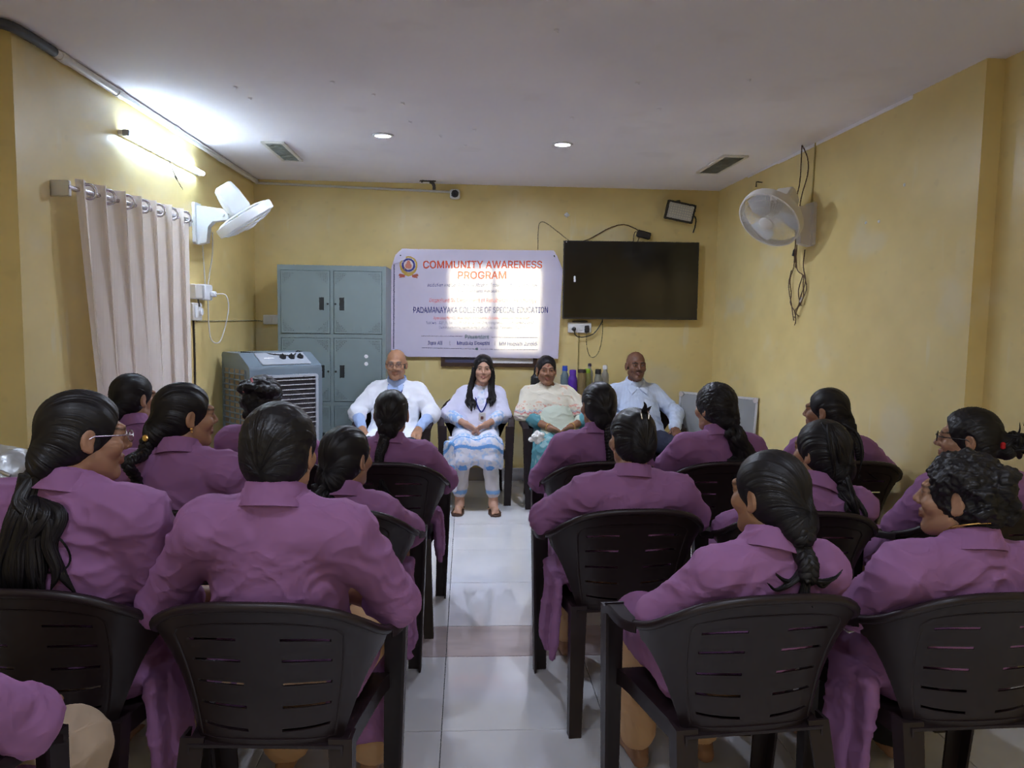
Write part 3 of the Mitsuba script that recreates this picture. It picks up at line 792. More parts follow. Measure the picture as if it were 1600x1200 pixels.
# ------------------------------------------------------------------ moulded plastic armchair (built once, copied)
_RIM = [(0, 0, 0.820), (0.10, 0.004, 0.817), (0.19, 0.020, 0.800), (0.255, 0.060, 0.762), (0.291, 0.13, 0.716), (0.302, 0.22, 0.683), (0.300, 0.33, 0.664), (0.292, 0.43, 0.653), (0.286, 0.495, 0.640)]
_half = spline([(-0.10, 0.004, 0.817)] + _RIM, 14)[14:]
_arc = np.r_[0, np.cumsum(np.linalg.norm(np.diff(_half, axis=0), axis=1))]
RIM_L = _arc[-1]


def rim(a):
    a = np.asarray(a, float)
    p = np.stack([np.interp(np.abs(a), _arc, _half[:, k]) for k in range(3)], -1)
    p[..., 0] *= np.sign(a)
    return p


def shell_point(a, v, w):
    """(distance along the rim, fraction down to the seat, outward offset) -> chair space."""
    R = rim(a)
    B = np.stack([R[..., 0] * 0.70, 0.098 + R[..., 1] * 0.6, np.full(a.shape, 0.425)], -1)
    v = v[..., None]
    P = R * (1 - v) + B * v
    P[..., 1] += (0.030 * np.sin(np.pi * np.clip(v[..., 0], 0, 1)))          # lumbar bow
    out = np.stack([R[..., 0] * np.clip(np.abs(R[..., 0]) * 9, 0, 3), -(0.30 - R[..., 1]).clip(0.0, 1), np.zeros_like(a)], -1)
    out = np.where(np.abs(a)[..., None] > 0.33, np.stack([np.sign(a), 0 * a - 0.35, 0 * a], -1), out)
    out /= np.linalg.norm(out, axis=-1, keepdims=True) + 1e-9
    return P + out * w[..., None]


def sheet_from_polygon(poly, cell, thick, lift, fn):
    """A flat outline with holes, cut into cells, bent by fn(a, v, w) and given thickness."""
    x0, y0, x1, y1 = poly.bounds
    vs, fs, n0 = [], [], 0
    for a in np.arange(math.floor(x0 / cell) * cell, x1, cell):
        for b in np.arange(math.floor(y0 / (2 * cell)) * 2 * cell, y1, 2 * cell):
            q = poly.intersection(sbox(a, b, a + cell, b + 2 * cell))
            for g in getattr(q, "geoms", [q]):
                if g.geom_type == "Polygon" and g.area > 1e-9:
                    v, f = trimesh.creation.triangulate_polygon(g, engine="earcut")
                    vs.append(v); fs.append(f + n0); n0 += len(v)
    v, f = np.vstack(vs), np.vstack(fs)
    key = np.round(v * 1e5).astype(np.int64)
    _, first, inv = np.unique(key, axis=0, return_index=True, return_inverse=True)
    v, f = v[first], inv.ravel()[f]
    f = f[(f[:, 0] != f[:, 1]) & (f[:, 1] != f[:, 2]) & (f[:, 0] != f[:, 2])]
    area = np.cross(v[f[:, 1]] - v[f[:, 0]], v[f[:, 2]] - v[f[:, 0]])
    f = np.where((area < 0)[:, None], f[:, ::-1], f)
    e = np.vstack([f[:, [0, 1]], f[:, [1, 2]], f[:, [2, 0]]])
    es = {tuple(x) for x in e.tolist()}
    edge = np.array([x for x in e.tolist() if (x[1], x[0]) not in es])
    n = len(v)
    out, inn = fn(v[:, 0], v[:, 1], np.full(n, lift)), fn(v[:, 0], v[:, 1], np.full(n, lift - thick))
    side = np.vstack([np.stack([edge[:, 0], edge[:, 1] + n, edge[:, 1]], 1), np.stack([edge[:, 0], edge[:, 0] + n, edge[:, 1] + n], 1)])
    m = trimesh.Trimesh(np.vstack([out, inn]), np.vstack([f, f[:, ::-1] + n, side]), process=False)
    return m


def loft(sec0, sec1):
    """A solid between two outlines of equally many points."""
    s0, s1 = np.asarray(sec0, float), np.asarray(sec1, float)
    n = len(s0)
    i = np.arange(n)
    j = (i + 1) % n
    f = [np.stack([i, j, j + n], 1), np.stack([i, j + n, i + n], 1)]
    return s0, s1, np.vstack(f), n


def l_leg(top, bottom, wx, wy, wx2, wy2, sx, sy, t=0.009):
    """Leg of L section: a wide plate across x and one along y."""
    def sec(c, a, b):
        pts = [(0, 0), (-a, 0), (-a, t), (-t, t), (-t, b), (0, b)]
        return [(c[0] + sx * x, c[1] + sy * y, c[2]) for x, y in pts]
    s0, s1, f, n = loft(sec(top, wx, wy), sec(bottom, wx2, wy2))
    caps = [[0, 1, 2], [0, 2, 3], [0, 3, 4], [0, 4, 5]]
    f = np.vstack([f, np.array(caps)[:, ::-1], np.array(caps) + n])
    m = trimesh.Trimesh(np.vstack([s0, s1]), f, process=False)
    m.fix_normals()
    return m


def chair_parts():
    P = []
    edge_a = [0.315, 0.325, 0.34, 0.362, 0.392, 0.425, 0.455]
    edge_v = [1.0, 0.86, 0.68, 0.50, 0.34, 0.235, 0.19]
    side = list(zip(edge_a, edge_v))
    outline = Polygon([(-a, v) for a, v in [(0.455, 0.0)] + side[::-1]] + [(a, v) for a, v in side] + [(0.455, 0.0)])
    panel = Polygon([(-0.215, 0.13), (-0.235, 0.16), (-0.240, 0.30), (-0.262, 0.96), (0.262, 0.96), (0.240, 0.30), (0.235, 0.16), (0.215, 0.13)])
    slots = []
    for k, v in enumerate((0.225, 0.385, 0.555, 0.715, 0.87)):
        for s in (-1, 1):
            w0, w1 = 0.060, 0.200 + 0.008 * k
            arcpts = [(s * (w0 + (w1 - w0) * q), v + 0.035 * (1 - ((w0 + (w1 - w0) * q) / 0.2) ** 2)) for q in np.linspace(0, 1, 6)]
            slots.append(Polygon([(a, b - 0.010) for a, b in arcpts] + [(a, b + 0.010) for a, b in arcpts[::-1]]))
    ring = outline.difference(panel)
    inner = panel.difference(unary_union(slots))
    back = cat([sheet_from_polygon(ring, 0.03, 0.006, 0.0, shell_point), sheet_from_polygon(inner.intersection(outline), 0.03, 0.006, -0.003, shell_point),
                sheet_from_polygon(panel.exterior.buffer(0.004, cap_style=2).intersection(outline), 0.03, 0.004, 0.0015, shell_point)])
    P.append(("backrest", back, 35))
    a = np.linspace(-0.47, 0.47, 60)
    P.append(("top_rail", tube(rim(a) + V(0, 0.004, -0.002), 0.0125, 8), True))
    for s in (-1, 1):
        a = np.linspace(0.44, RIM_L, 14)
        pts = rim(s * a)
        tan = np.gradient(pts, axis=0)
        tan /= np.linalg.norm(tan, axis=1, keepdims=True)
        across = np.cross(tan, [0, 0, 1.0])
        across /= np.linalg.norm(across, axis=1, keepdims=True)
        w = np.interp(np.arange(14), [0, 4, 13], [0.012, 0.026, 0.029])[:, None]
        up = V(0, 0, 1)
        drop = np.interp(np.arange(14), [0, 10, 13], [0, 0, 0.018])[:, None]
        c = pts - drop * up
        prof = [(-1.0, -0.022), (-1.0, -0.002), (-0.75, 0.005), (0.75, 0.005), (1.0, -0.002), (1.0, -0.022), (0.85, -0.022), (0.85, -0.006), (-0.85, -0.006), (-0.85, -0.022)]
        rows = np.array([[c[i] + across[i] * w[i] * q + up * z for q, z in prof] for i in range(14)])
        n = len(prof)
        i, j = np.meshgrid(np.arange(13), np.arange(n), indexing="ij")
        q = np.stack([i * n + j, i * n + (j + 1) % n, (i + 1) * n + (j + 1) % n, (i + 1) * n + j], -1).reshape(-1, 4)
        end = rows[-1].mean(0) - V(0, 0, 0.0)
        v = rows.reshape(-1, 3)
        f = np.vstack([q[:, [0, 1, 2]], q[:, [0, 2, 3]]])
        k0, k1 = len(v), len(v) + 1
        ii = np.arange(n)
        f = np.vstack([f, np.stack([np.full(n, k1), (13 * n) + ii, 13 * n + (ii + 1) % n], 1)])
        m = trimesh.Trimesh(np.vstack([v, rows[0].mean(0)[None], (rows[-1].mean(0) + V(0, 0.004, 0.004))[None]]), f, process=False)
        m.fix_normals()
        P.append(("armrest", m, 40))
    for s in (-1, 1):
        P.append(("front_leg", l_leg((s * 0.315, 0.515, 0.632), (s * 0.290, 0.545, 0.0), 0.074, 0.060, 0.058, 0.045, s, -1), False))
    for s in (-1, 1):
        P.append(("rear_leg", l_leg((s * 0.222, 0.105, 0.44), (s * 0.245, -0.010, 0.0), 0.062, 0.055, 0.046, 0.040, s, 1), False))
    u, w = np.meshgrid(np.linspace(-1, 1, 13), np.linspace(0, 1, 11), indexing="ij")
    hw = 0.20 + 0.055 * w
    z = 0.428 - 0.014 * (1 - u ** 2) * (1 - (2 * w - 1) ** 2) - 0.012 * np.clip(w - 0.85, 0, 1) / 0.15
    seat = grid_sheet(np.stack([u * hw, 0.095 + 0.425 * w, z], -1), 0.008, V(0, 0, 1))
    ap = [grid_sheet(np.stack([np.stack([u[:, -1] * hw[:, -1], np.full(13, 0.520), z[:, -1]], -1), np.stack([u[:, -1] * hw[:, -1] * 0.99, np.full(13, 0.514), z[:, -1] - 0.038 - 0.012 * u[:, -1] ** 2], -1)], 1), 0.006, V(0, 1, 0))]
    for s in (0, -1):
        e = np.stack([u[s] * hw[s], 0.095 + 0.425 * w[s], z[s]], -1)
        ap.append(grid_sheet(np.stack([e, e + V(0, 0, -0.05)], 1), 0.006, V(1 if s else -1, 0, 0)))
    P.append(("seat", cat([seat] + ap), 40))
    return [(n, ply(m, "mat_chair", s)) for n, m, s in P]


CHAIR = chair_parts()


def chair(x, y, yaw, label, group=None):
    """x, y: the floor below the middle of the top rail; yaw in degrees, 0 faces the far wall."""
    t = thing("armchair", label, "chair", group)
    for n, shape in CHAIR:
        part(t, n, {**shape, "to_world": T().translate([x, y, 0]).rotate([0, 0, 1], yaw).scale([0.965, 1, 1])})
    return t


CH = {}


def seat_at(name, x, y, yaw, label, group="brown plastic armchairs in the rows"):
    CH[name] = (x, y, yaw)
    chair(x, y, yaw, label, group)


seat_at("A", -1.10, 1.86, -4, "dark brown armchair under the long-haired person with glasses at the left")
seat_at("B", -0.495, 1.76, -3, "dark brown slatted armchair in front, under the person with cropped hair")
seat_at("C", -0.475, 2.64, -2, "dark brown armchair under the person with the low tied hair")
seat_at("D", -0.375, 3.48, 0, "dark brown armchair left of the aisle, directly in front of the white-coated person")
seat_at("E", 0.68, 3.53, 3, "dark brown armchair right of the aisle, in front of the person in the cream shawl")
seat_at("F", 0.615, 2.63, 4, "dark brown armchair right of the aisle under the person with the hair clip")
seat_at("G", 1.27, 3.53, 2, "dark brown armchair under the person with the thick curly ponytail")
seat_at("H", 1.90, 3.56, 0, "dark brown armchair by the right wall in the row nearest the presenters")
seat_at("I", 1.235, 2.60, -3, "dark brown armchair under the person with the short ponytail, middle of the right side")
seat_at("J", 0.775, 1.785, 6, "dark brown slatted armchair in front, under the person with the thick braid")
seat_at("K", 1.385, 1.79, 2, "dark brown slatted armchair at the right edge under the person with short curly hair")
seat_at("M", 1.965, 2.62, 3, "dark brown armchair by the right wall under the person with the red hair clip")
seat_at("N", -1.05, 2.62, -6, "dark brown armchair under the person with the braid and gold hair clip")
seat_at("O", -0.94, 3.62, -4, "dark brown armchair under the person with fluffy hair beside the air cooler")
seat_at("P", -1.50, 3.50, -5, "dark brown armchair by the curtain under the person with the side braid")
seat_at("Q", -1.20, 1.13, -8, "dark brown armchair at the bottom left corner under the person with the peach trousers")
seat_at("R", -1.73, 2.68, -10, "dark brown empty-looking armchair at the left edge under the silver cover")
seat_at("W", -0.555, 6.40, 178, "dark brown armchair facing the rows, under the white-coated person", "presenters' brown plastic armchairs")
seat_at("X", 0.085, 6.53, 180, "dark brown armchair facing the rows, under the person with the blue-bordered tunic", "presenters' brown plastic armchairs")
seat_at("Y", 0.735, 6.42, 182, "dark brown armchair facing the rows, under the person in the cream shawl", "presenters' brown plastic armchairs")
seat_at("Z", 1.42, 6.46, 184, "dark brown armchair facing the rows, under the person in the pale blue shirt", "presenters' brown plastic armchairs")

# ------------------------------------------------------------------ people: fields of rounded bones, skinned into one surface
def axis(lo, hi, h, fine=()):
    out, x = [lo], lo
    while x < hi:
        s = h
        for a, b, hf in fine:
            if a - h <= x <= b:
                s = min(s, hf)
        x += s
        out.append(x)
    return np.array(out)


class Field:
    def __init__(self, xs, ys, zs):
        self.ax = [np.asarray(a, np.float64) for a in (xs, ys, zs)]
        self.vol = np.full([len(a) for a in self.ax], 0.2, np.float32)

    def _box(self, lo, hi, m):
        sl = [slice(max(np.searchsorted(a, l - m) - 1, 0), min(np.searchsorted(a, h + m) + 1, len(a))) for a, l, h in zip(self.ax, lo, hi)]
        if any(s.stop - s.start < 1 for s in sl):
            return None, None
        g = [a[s].astype(np.float32) for a, s in zip(self.ax, sl)]
        return tuple(sl), (g[0][:, None, None], g[1][None, :, None], g[2][None, None, :])

    def _mix(self, sl, d, k, sub):
        v = self.vol[sl]
        if sub:
            a, b = v, -d
            h = np.maximum(k - np.abs(a - b), 0) / k
            self.vol[sl] = np.maximum(a, b) + h * h * (k * 0.25)
        else:
            h = np.maximum(k - np.abs(v - d), 0) / k
            self.vol[sl] = np.minimum(v, d) - h * h * (k * 0.25)

    def rc(self, a, b, ra, rb=None, k=0.03, sub=False):
        a, b = np.asarray(a, float), np.asarray(b, float)
        rb = ra if rb is None else rb
        r = max(ra, rb)
        sl, g = self._box(np.minimum(a, b) - r, np.maximum(a, b) + r, k + 0.02)
        if sl is None:
            return
        ba = b - a
        L = float(ba @ ba) + 1e-12
        px, py, pz = g[0] - np.float32(a[0]), g[1] - np.float32(a[1]), g[2] - np.float32(a[2])
        t = np.clip((px * np.float32(ba[0]) + py * np.float32(ba[1]) + pz * np.float32(ba[2])) / np.float32(L), 0, 1)
        d = np.sqrt((px - t * np.float32(ba[0])) ** 2 + (py - t * np.float32(ba[1])) ** 2 + (pz - t * np.float32(ba[2])) ** 2) - (np.float32(ra) + t * np.float32(rb - ra))
        self._mix(sl, d, k, sub)

    def el(self, c, r, R=None, k=0.03, sub=False):
        c, r = np.asarray(c, float), np.asarray(r, float)
        e = np.full(3, r.max()) if R is not None else r
        sl, g = self._box(c - e, c + e, k + 0.02)
        if sl is None:
            return
        p = [g[i] - np.float32(c[i]) for i in range(3)]
        if R is not None:
            p = [p[0] * np.float32(R[0, j]) + p[1] * np.float32(R[1, j]) + p[2] * np.float32(R[2, j]) for j in range(3)]
        q = sum((p[i] / np.float32(r[i])) ** 2 for i in range(3))
        q2 = sum((p[i] / np.float32(r[i] ** 2)) ** 2 for i in range(3))
        k0, k1 = np.sqrt(q), np.sqrt(q2) + 1e-9
        self._mix(sl, (k0 * (k0 - 1) / k1).astype(np.float32), k, sub)

    def slab(self, c, half, r, R=None, k=0.02, sub=False):
        c, half = np.asarray(c, float), np.asarray(half, float)
        e = np.full(3, np.linalg.norm(half)) if R is not None else half
        sl, g = self._box(c - e - r, c + e + r, k + 0.02)
        if sl is None:
            return
        p = [g[i] - np.float32(c[i]) for i in range(3)]
        if R is not None:
            p = [p[0] * np.float32(R[0, j]) + p[1] * np.float32(R[1, j]) + p[2] * np.float32(R[2, j]) for j in range(3)]
        q = [np.abs(p[i]) - np.float32(half[i]) for i in range(3)]
        out = np.sqrt(sum(np.maximum(x, 0) ** 2 for x in q))
        d = out + np.minimum(np.maximum(np.maximum(q[0], q[1]), q[2]), 0) - np.float32(r)
        self._mix(sl, d.astype(np.float32), k, sub)

    def mesh(self, smooth=3):
        v = self.vol
        v[0], v[-1], v[:, 0], v[:, -1], v[:, :, 0], v[:, :, -1] = (0.2,) * 6
        s = v < 0
        nx, ny, nz = v.shape
        corner = list(np.ndindex(2, 2, 2))
        cnt = sum(s[a:nx - 1 + a, b:ny - 1 + b, c:nz - 1 + c].astype(np.uint8) for a, b, c in corner)
        idx = np.argwhere((cnt > 0) & (cnt < 8))
        ids = np.full(cnt.shape, -1, np.int32)
        ids[tuple(idx.T)] = np.arange(len(idx))
        val = {o: v[idx[:, 0] + o[0], idx[:, 1] + o[1], idx[:, 2] + o[2]] for o in corner}
        pos = {o: np.stack([self.ax[i][idx[:, i] + o[i]] for i in range(3)], 1) for o in corner}
        acc, num = np.zeros((len(idx), 3)), np.zeros(len(idx))
        for o in corner:
            for d in range(3):
                if o[d] == 0:
                    q = tuple(1 if i == d else o[i] for i in range(3))
                    a, b = val[o], val[q]
                    cr = (a < 0) != (b < 0)
                    t = np.where(cr, a / np.where(cr, a - b, 1), 0)[:, None]
                    acc += np.where(cr[:, None], pos[o] + t * (pos[q] - pos[o]), 0)
                    num += cr
        verts = acc / num[:, None]
        quads = []
        for d in range(3):
            e, f = (d + 1) % 3, (d + 2) % 3
            lo = [slice(0, n) for n in v.shape]
            hi = list(lo)
            lo[d], hi[d] = slice(0, v.shape[d] - 1), slice(1, v.shape[d])
            cr = s[tuple(lo)] != s[tuple(hi)]
            w = np.argwhere(cr)
            w = w[(w[:, e] > 0) & (w[:, f] > 0) & (w[:, e] < v.shape[e] - 1) & (w[:, f] < v.shape[f] - 1)]
            up = s[tuple(w.T)]
            c = []
            for de, df in ((1, 1), (0, 1), (0, 0), (1, 0)):
                q = w.copy()
                q[:, e] -= de
                q[:, f] -= df
                c.append(ids[tuple(q.T)])
            c = np.stack(c, 1)
            quads.append(np.where(up[:, None], c, c[:, ::-1]))
        q = np.vstack(quads)
        f = np.vstack([q[:, [0, 1, 2]], q[:, [0, 2, 3]]])
        m = trimesh.Trimesh(verts, f, process=False)
        if smooth:
            smooth_mesh(m, smooth)
        return m


def smooth_mesh(m, it, lam=0.5, mu=-0.52):
    from scipy.sparse import coo_matrix, diags
    f, n = m.faces, len(m.vertices)
    r = np.r_[f[:, 0], f[:, 1], f[:, 2], f[:, 1], f[:, 2], f[:, 0]]
    c = np.r_[f[:, 1], f[:, 2], f[:, 0], f[:, 0], f[:, 1], f[:, 2]]
    A = coo_matrix((np.ones(len(r)), (r, c)), (n, n)).tocsr()
    A = diags(1 / np.maximum(np.asarray(A.sum(1)).ravel(), 1)) @ A
    v = np.array(m.vertices)
    for _ in range(it):
        v = v + lam * (A @ v - v)
        v = v + mu * (A @ v - v)
    m.vertices = v


def vnormals(m):
    v, f = m.vertices, m.faces
    n = np.zeros_like(v)
    fn = np.cross(v[f[:, 1]] - v[f[:, 0]], v[f[:, 2]] - v[f[:, 0]])
    for k in range(3):
        np.add.at(n, f[:, k], fn)
    return n / (np.linalg.norm(n, axis=1, keepdims=True) + 1e-12)


def wrinkle(m, amp, seed, out=0.35):
    """Cloth folds: creases of two directions pushed along the normals, most of them outward."""
    p = np.asarray(m.vertices)
    w = meshkit.fbm(p * 6.0 + seed, 2, seed)[:, None] * V(1, 0.6, 1) * 0.35
    q = p + w
    a = 1 - np.abs(2 * meshkit.noise(q @ np.array([[6, 2, 5], [1, 6, 3], [-5, 2, 11]]).T + seed * 3.1, seed) - 1)
    b = 1 - np.abs(2 * meshkit.noise(q @ np.array([[9, -3, -9], [2, 8, 3], [3, 1, 15]]).T + seed * 1.7, seed + 5) - 1)
    big = meshkit.fbm(p * 5 + seed * 2.3, 3, seed + 9) - 0.5
    d = (a ** 4 * 0.85 + b ** 5 * 0.55 + big * 1.1 - 0.30 + out) * amp
    m.vertices = p + vnormals(m) * d[:, None]


def hand(F, W, f, n, s, curl=0.5, size=1.0, thumb_in=0.5, spread=1.0):
    """Palm, four fingers and a thumb from the wrist W; f towards the fingertips, n out of the palm, s towards the thumb."""
    f, n, s = (np.asarray(x, float) / np.linalg.norm(x) for x in (f, n, s))
    F.rc(W, W + 0.02 * size * f, 0.024 * size, 0.024 * size, 0.02)
    for off, L, kn in ((0.029, 0.070, 0.088), (0.010, 0.078, 0.092), (-0.010, 0.072, 0.089), (-0.028, 0.057, 0.082)):
        K = W + (kn * f + off * s) * size
        F.rc(W + (0.012 * f + off * 0.55 * s) * size, K, 0.0135 * size, 0.0118 * size, 0.012)
        p, ang = K, 0.0
        dirf = f + s * off * 2.0 * spread
        dirf /= np.linalg.norm(dirf)
        for seg, r0, r1, c in ((0.46, 0.0098, 0.0088, 0.75), (0.31, 0.0088, 0.0080, 1.0), (0.23, 0.0080, 0.0068, 0.7)):
            ang += curl * c
            q = p + (dirf * math.cos(ang) + n * math.sin(ang)) * L * seg * size
            F.rc(p, q, r0 * size, r1 * size, 0.0045)
            p = q
    t0 = W + (0.022 * f + 0.022 * s + 0.006 * n) * size
    d1 = 0.62 * f + 0.62 * s + (0.30 + thumb_in * 0.3) * n
    t1 = t0 + d1 / np.linalg.norm(d1) * 0.040 * size
    d2 = 0.9 * f + (0.35 - 0.5 * thumb_in) * s + 0.35 * n
    t2 = t1 + d2 / np.linalg.norm(d2) * 0.030 * size
    t3 = t2 + d2 / np.linalg.norm(d2) * 0.024 * size
    F.rc(t0, t1, 0.0145 * size, 0.0112 * size, 0.012)
    F.rc(t1, t2, 0.0108 * size, 0.0096 * size, 0.005)
    F.rc(t2, t3, 0.0096 * size, 0.0078 * size, 0.005)


EAR_L = rot([0, 0, 1], 18) @ rot([1, 0, 0], -12)
EAR_R = rot([0, 0, 1], -18) @ rot([1, 0, 0], -12)


def head(F, c, R, hs, male, neck_to, nr, jaw=1.0, smile=0.0):
    P = lambda x, y, z: c + R @ (V(x, y, z) * hs)
    el = lambda ctr, r, k, sub=False, Q=None: F.el(P(*ctr), V(*r) * hs, R if Q is None else R @ Q, k, sub)
    rc = lambda a, b, ra, rb, k, sub=False: F.rc(P(*a), P(*b), ra * hs, rb * hs, k, sub)
    F.rc(P(0, -0.022, -0.055), neck_to, nr * 0.93, nr, 0.03)
    el((0, -0.014, 0.036), (0.074, 0.093, 0.082), 0.02)
    el((0, 0.030, -0.030), (0.059 * jaw, 0.062, 0.085), 0.025)
    for s in (-1, 1):
        rc((s * 0.048 * jaw, 0.004, -0.056), (s * 0.012, 0.064, -0.096), 0.022, 0.019, 0.022)
        el((s * 0.040, 0.062, -0.022), (0.026, 0.026, 0.026), 0.018)
        if smile:
            el((s * 0.033, 0.082, -0.032), (0.015, 0.012, 0.014), 0.012)
    el((0, 0.072, -0.096), (0.021, 0.018, 0.017), 0.015)
    rc((-0.036, 0.081, 0.027), (0.036, 0.081, 0.027), 0.0135, 0.0135, 0.012)
    for s in (-1, 1):
        el((s * 0.031, 0.104, 0.009), (0.017, 0.015, 0.0125), 0.012, True)
        el((s * 0.031, 0.0775, 0.009), (0.0175, 0.0165, 0.0155), 0.005)
        el((s * 0.031, 0.0975, 0.0080), (0.0130, 0.0115, 0.0040), 0.0015, True)
    rc((0, 0.088, 0.018), (0, 0.1095, -0.021), 0.0080, 0.0115, 0.012)
    for s in (-1, 1):
        el((s * 0.0125, 0.098, -0.026), (0.0095, 0.0105, 0.0085), 0.006)
    lift = 0.006 * smile
    for s in (-1, 1):
        rc((0, 0.0945, -0.0525), (s * (0.022 + 0.004 * smile), 0.0825, -0.0565 + lift), 0.0070, 0.0040, 0.005)
        rc((0, 0.0930, -0.0655), (s * (0.019 + 0.004 * smile), 0.0820, -0.0600 + lift), 0.0078, 0.0040, 0.005)
        rc((0, 0.1035, -0.0590), (s * (0.024 + 0.004 * smile), 0.0905, -0.0580 + lift), 0.0022, 0.0018, 0.003, True)
    for s, Q in ((1, EAR_L), (-1, EAR_R)):
        el((s * 0.0790, -0.010, 0.000), (0.0085, 0.0195, 0.033), 0.008, Q=Q)
        el((s * 0.0785, -0.004, -0.026), (0.007, 0.010, 0.012), 0.006)
        el((s * 0.0895, -0.004, 0.002), (0.0075, 0.0115, 0.020), 0.004, True, Q=Q)


def head_colors(p, c, R, hs, skin, male, lips=None, beard=0.0, scalp=None, brow=None, tache=0.0):
    """Skin colour per vertex: lips, brows, stubble (all of them colours the face itself has)."""
    skin = np.asarray(skin, float)
    q = ((p - c) @ R) / hs
    col = np.tile(skin, (len(p), 1)) * (0.93 + 0.14 * meshkit.fbm(p * 28, 2, 3))[:, None]

    def blend(mask, rgb):
        m = np.clip(mask, 0, 1)[:, None]
        col[:] = col * (1 - m) + np.asarray(rgb) * m

    near = (np.abs(q) < 0.16).all(1)
    ax = np.abs(q[:, 0])
    fr = near & (q[:, 1] > 0.04)
    if scalp is not None:
        blend(near * np.clip((q[:, 2] - 0.045) / 0.02, 0, 1) * 0.0, scalp)
    if beard:
        blend(near * beard * np.clip((-0.030 - q[:, 2]) / 0.02, 0, 1) * np.clip((q[:, 1] + 0.01) / 0.03, 0, 1) * np.clip((q[:, 2] + 0.125) / 0.02, 0, 1), (0.05, 0.04, 0.04))
    if tache:
        blend(fr * tache * np.clip(1 - np.abs(q[:, 2] + 0.042 + 6 * ax ** 2) / 0.009, 0, 1) * (ax < 0.030), (0.03, 0.025, 0.025))
    lz = np.where(q[:, 2] > -0.059, (q[:, 2] + 0.0535) / 0.0075, (q[:, 2] + 0.0655) / 0.0090)
    blend(fr * np.clip(1.35 - 1.3 * np.abs(lz), 0, 1) * (ax < 0.023) * (q[:, 1] > 0.078), lips if lips is not None else skin * V(0.75, 0.58, 0.62))
    bz = 0.0275 + 0.005 * np.clip((ax - 0.014) / 0.02, 0, 1) - 0.009 * np.clip((ax - 0.034) / 0.02, 0, 1)
    w = 0.0046 if male else 0.0034
    blend(fr * np.clip(1.5 - np.abs(q[:, 2] - bz) / w, 0, 1) * np.clip((ax - 0.010) / 0.006, 0, 1) * np.clip((0.054 - ax) / 0.008, 0, 1), brow if brow is not None else (0.018, 0.014, 0.013))
    # lash line
    ez = np.abs((q[:, 2] - 0.0095) / 0.0062) ** 2 + ((ax - 0.031) / 0.0145) ** 2
    blend(fr * np.clip(1.6 - 2.4 * np.abs(ez - 1.0), 0, 1) * 0.75 * (q[:, 2] > 0.007), (0.02, 0.015, 0.015))
    return col


def eye_mesh(c, R, hs, s, look=(0, 1, 0)):
    m = trimesh.creation.icosphere(3, 0.0140 * hs)
    d = np.asarray(look, float) / np.linalg.norm(look)
    g = m.vertices / np.linalg.norm(m.vertices, axis=1, keepdims=True) @ d
    col = np.where((g > 0.975)[:, None], (0.006, 0.005, 0.005), np.where((g > 0.87)[:, None], (0.030, 0.016, 0.010), (0.46, 0.42, 0.40)))
    v = (m.vertices + V(s * 0.031, 0.0785, 0.0085) * hs) @ R.T + c
    return trimesh.Trimesh(v, m.faces, process=False), col


_A, _Vv = np.meshgrid(np.linspace(-0.40, 0.40, 81), np.linspace(0, 1, 41), indexing="ij")
_S = shell_point(_A.ravel(), _Vv.ravel(), np.zeros(_A.size))
from scipy.interpolate import LinearNDInterpolator
_SHELL = LinearNDInterpolator(_S[:, [0, 2]] * V(0.965, 1), _S[:, 1])


def clear_of_chair(m, gap=0.006):
    """Soft things rest against the chair instead of passing through it."""
    v = np.array(m.vertices)
    w = np.nonzero((v[:, 2] > 0.42) & (v[:, 2] < 0.83) & (v[:, 1] < 0.28) & (np.abs(v[:, 0]) < 0.30))[0]
    if len(w):
        y = np.nan_to_num(_SHELL(v[w][:, [0, 2]]), nan=-1.0) + gap
        v[w, 1] = np.maximum(v[w, 1], y)
    w = (v[:, 2] < 0.4345) & (v[:, 2] > 0.33) & (v[:, 1] > 0.09) & (v[:, 1] < 0.525) & (np.abs(v[:, 0]) < 0.19 + 0.05 * (v[:, 1] - 0.09) / 0.43)
    v[w, 2] = 0.4345
    m.vertices = v


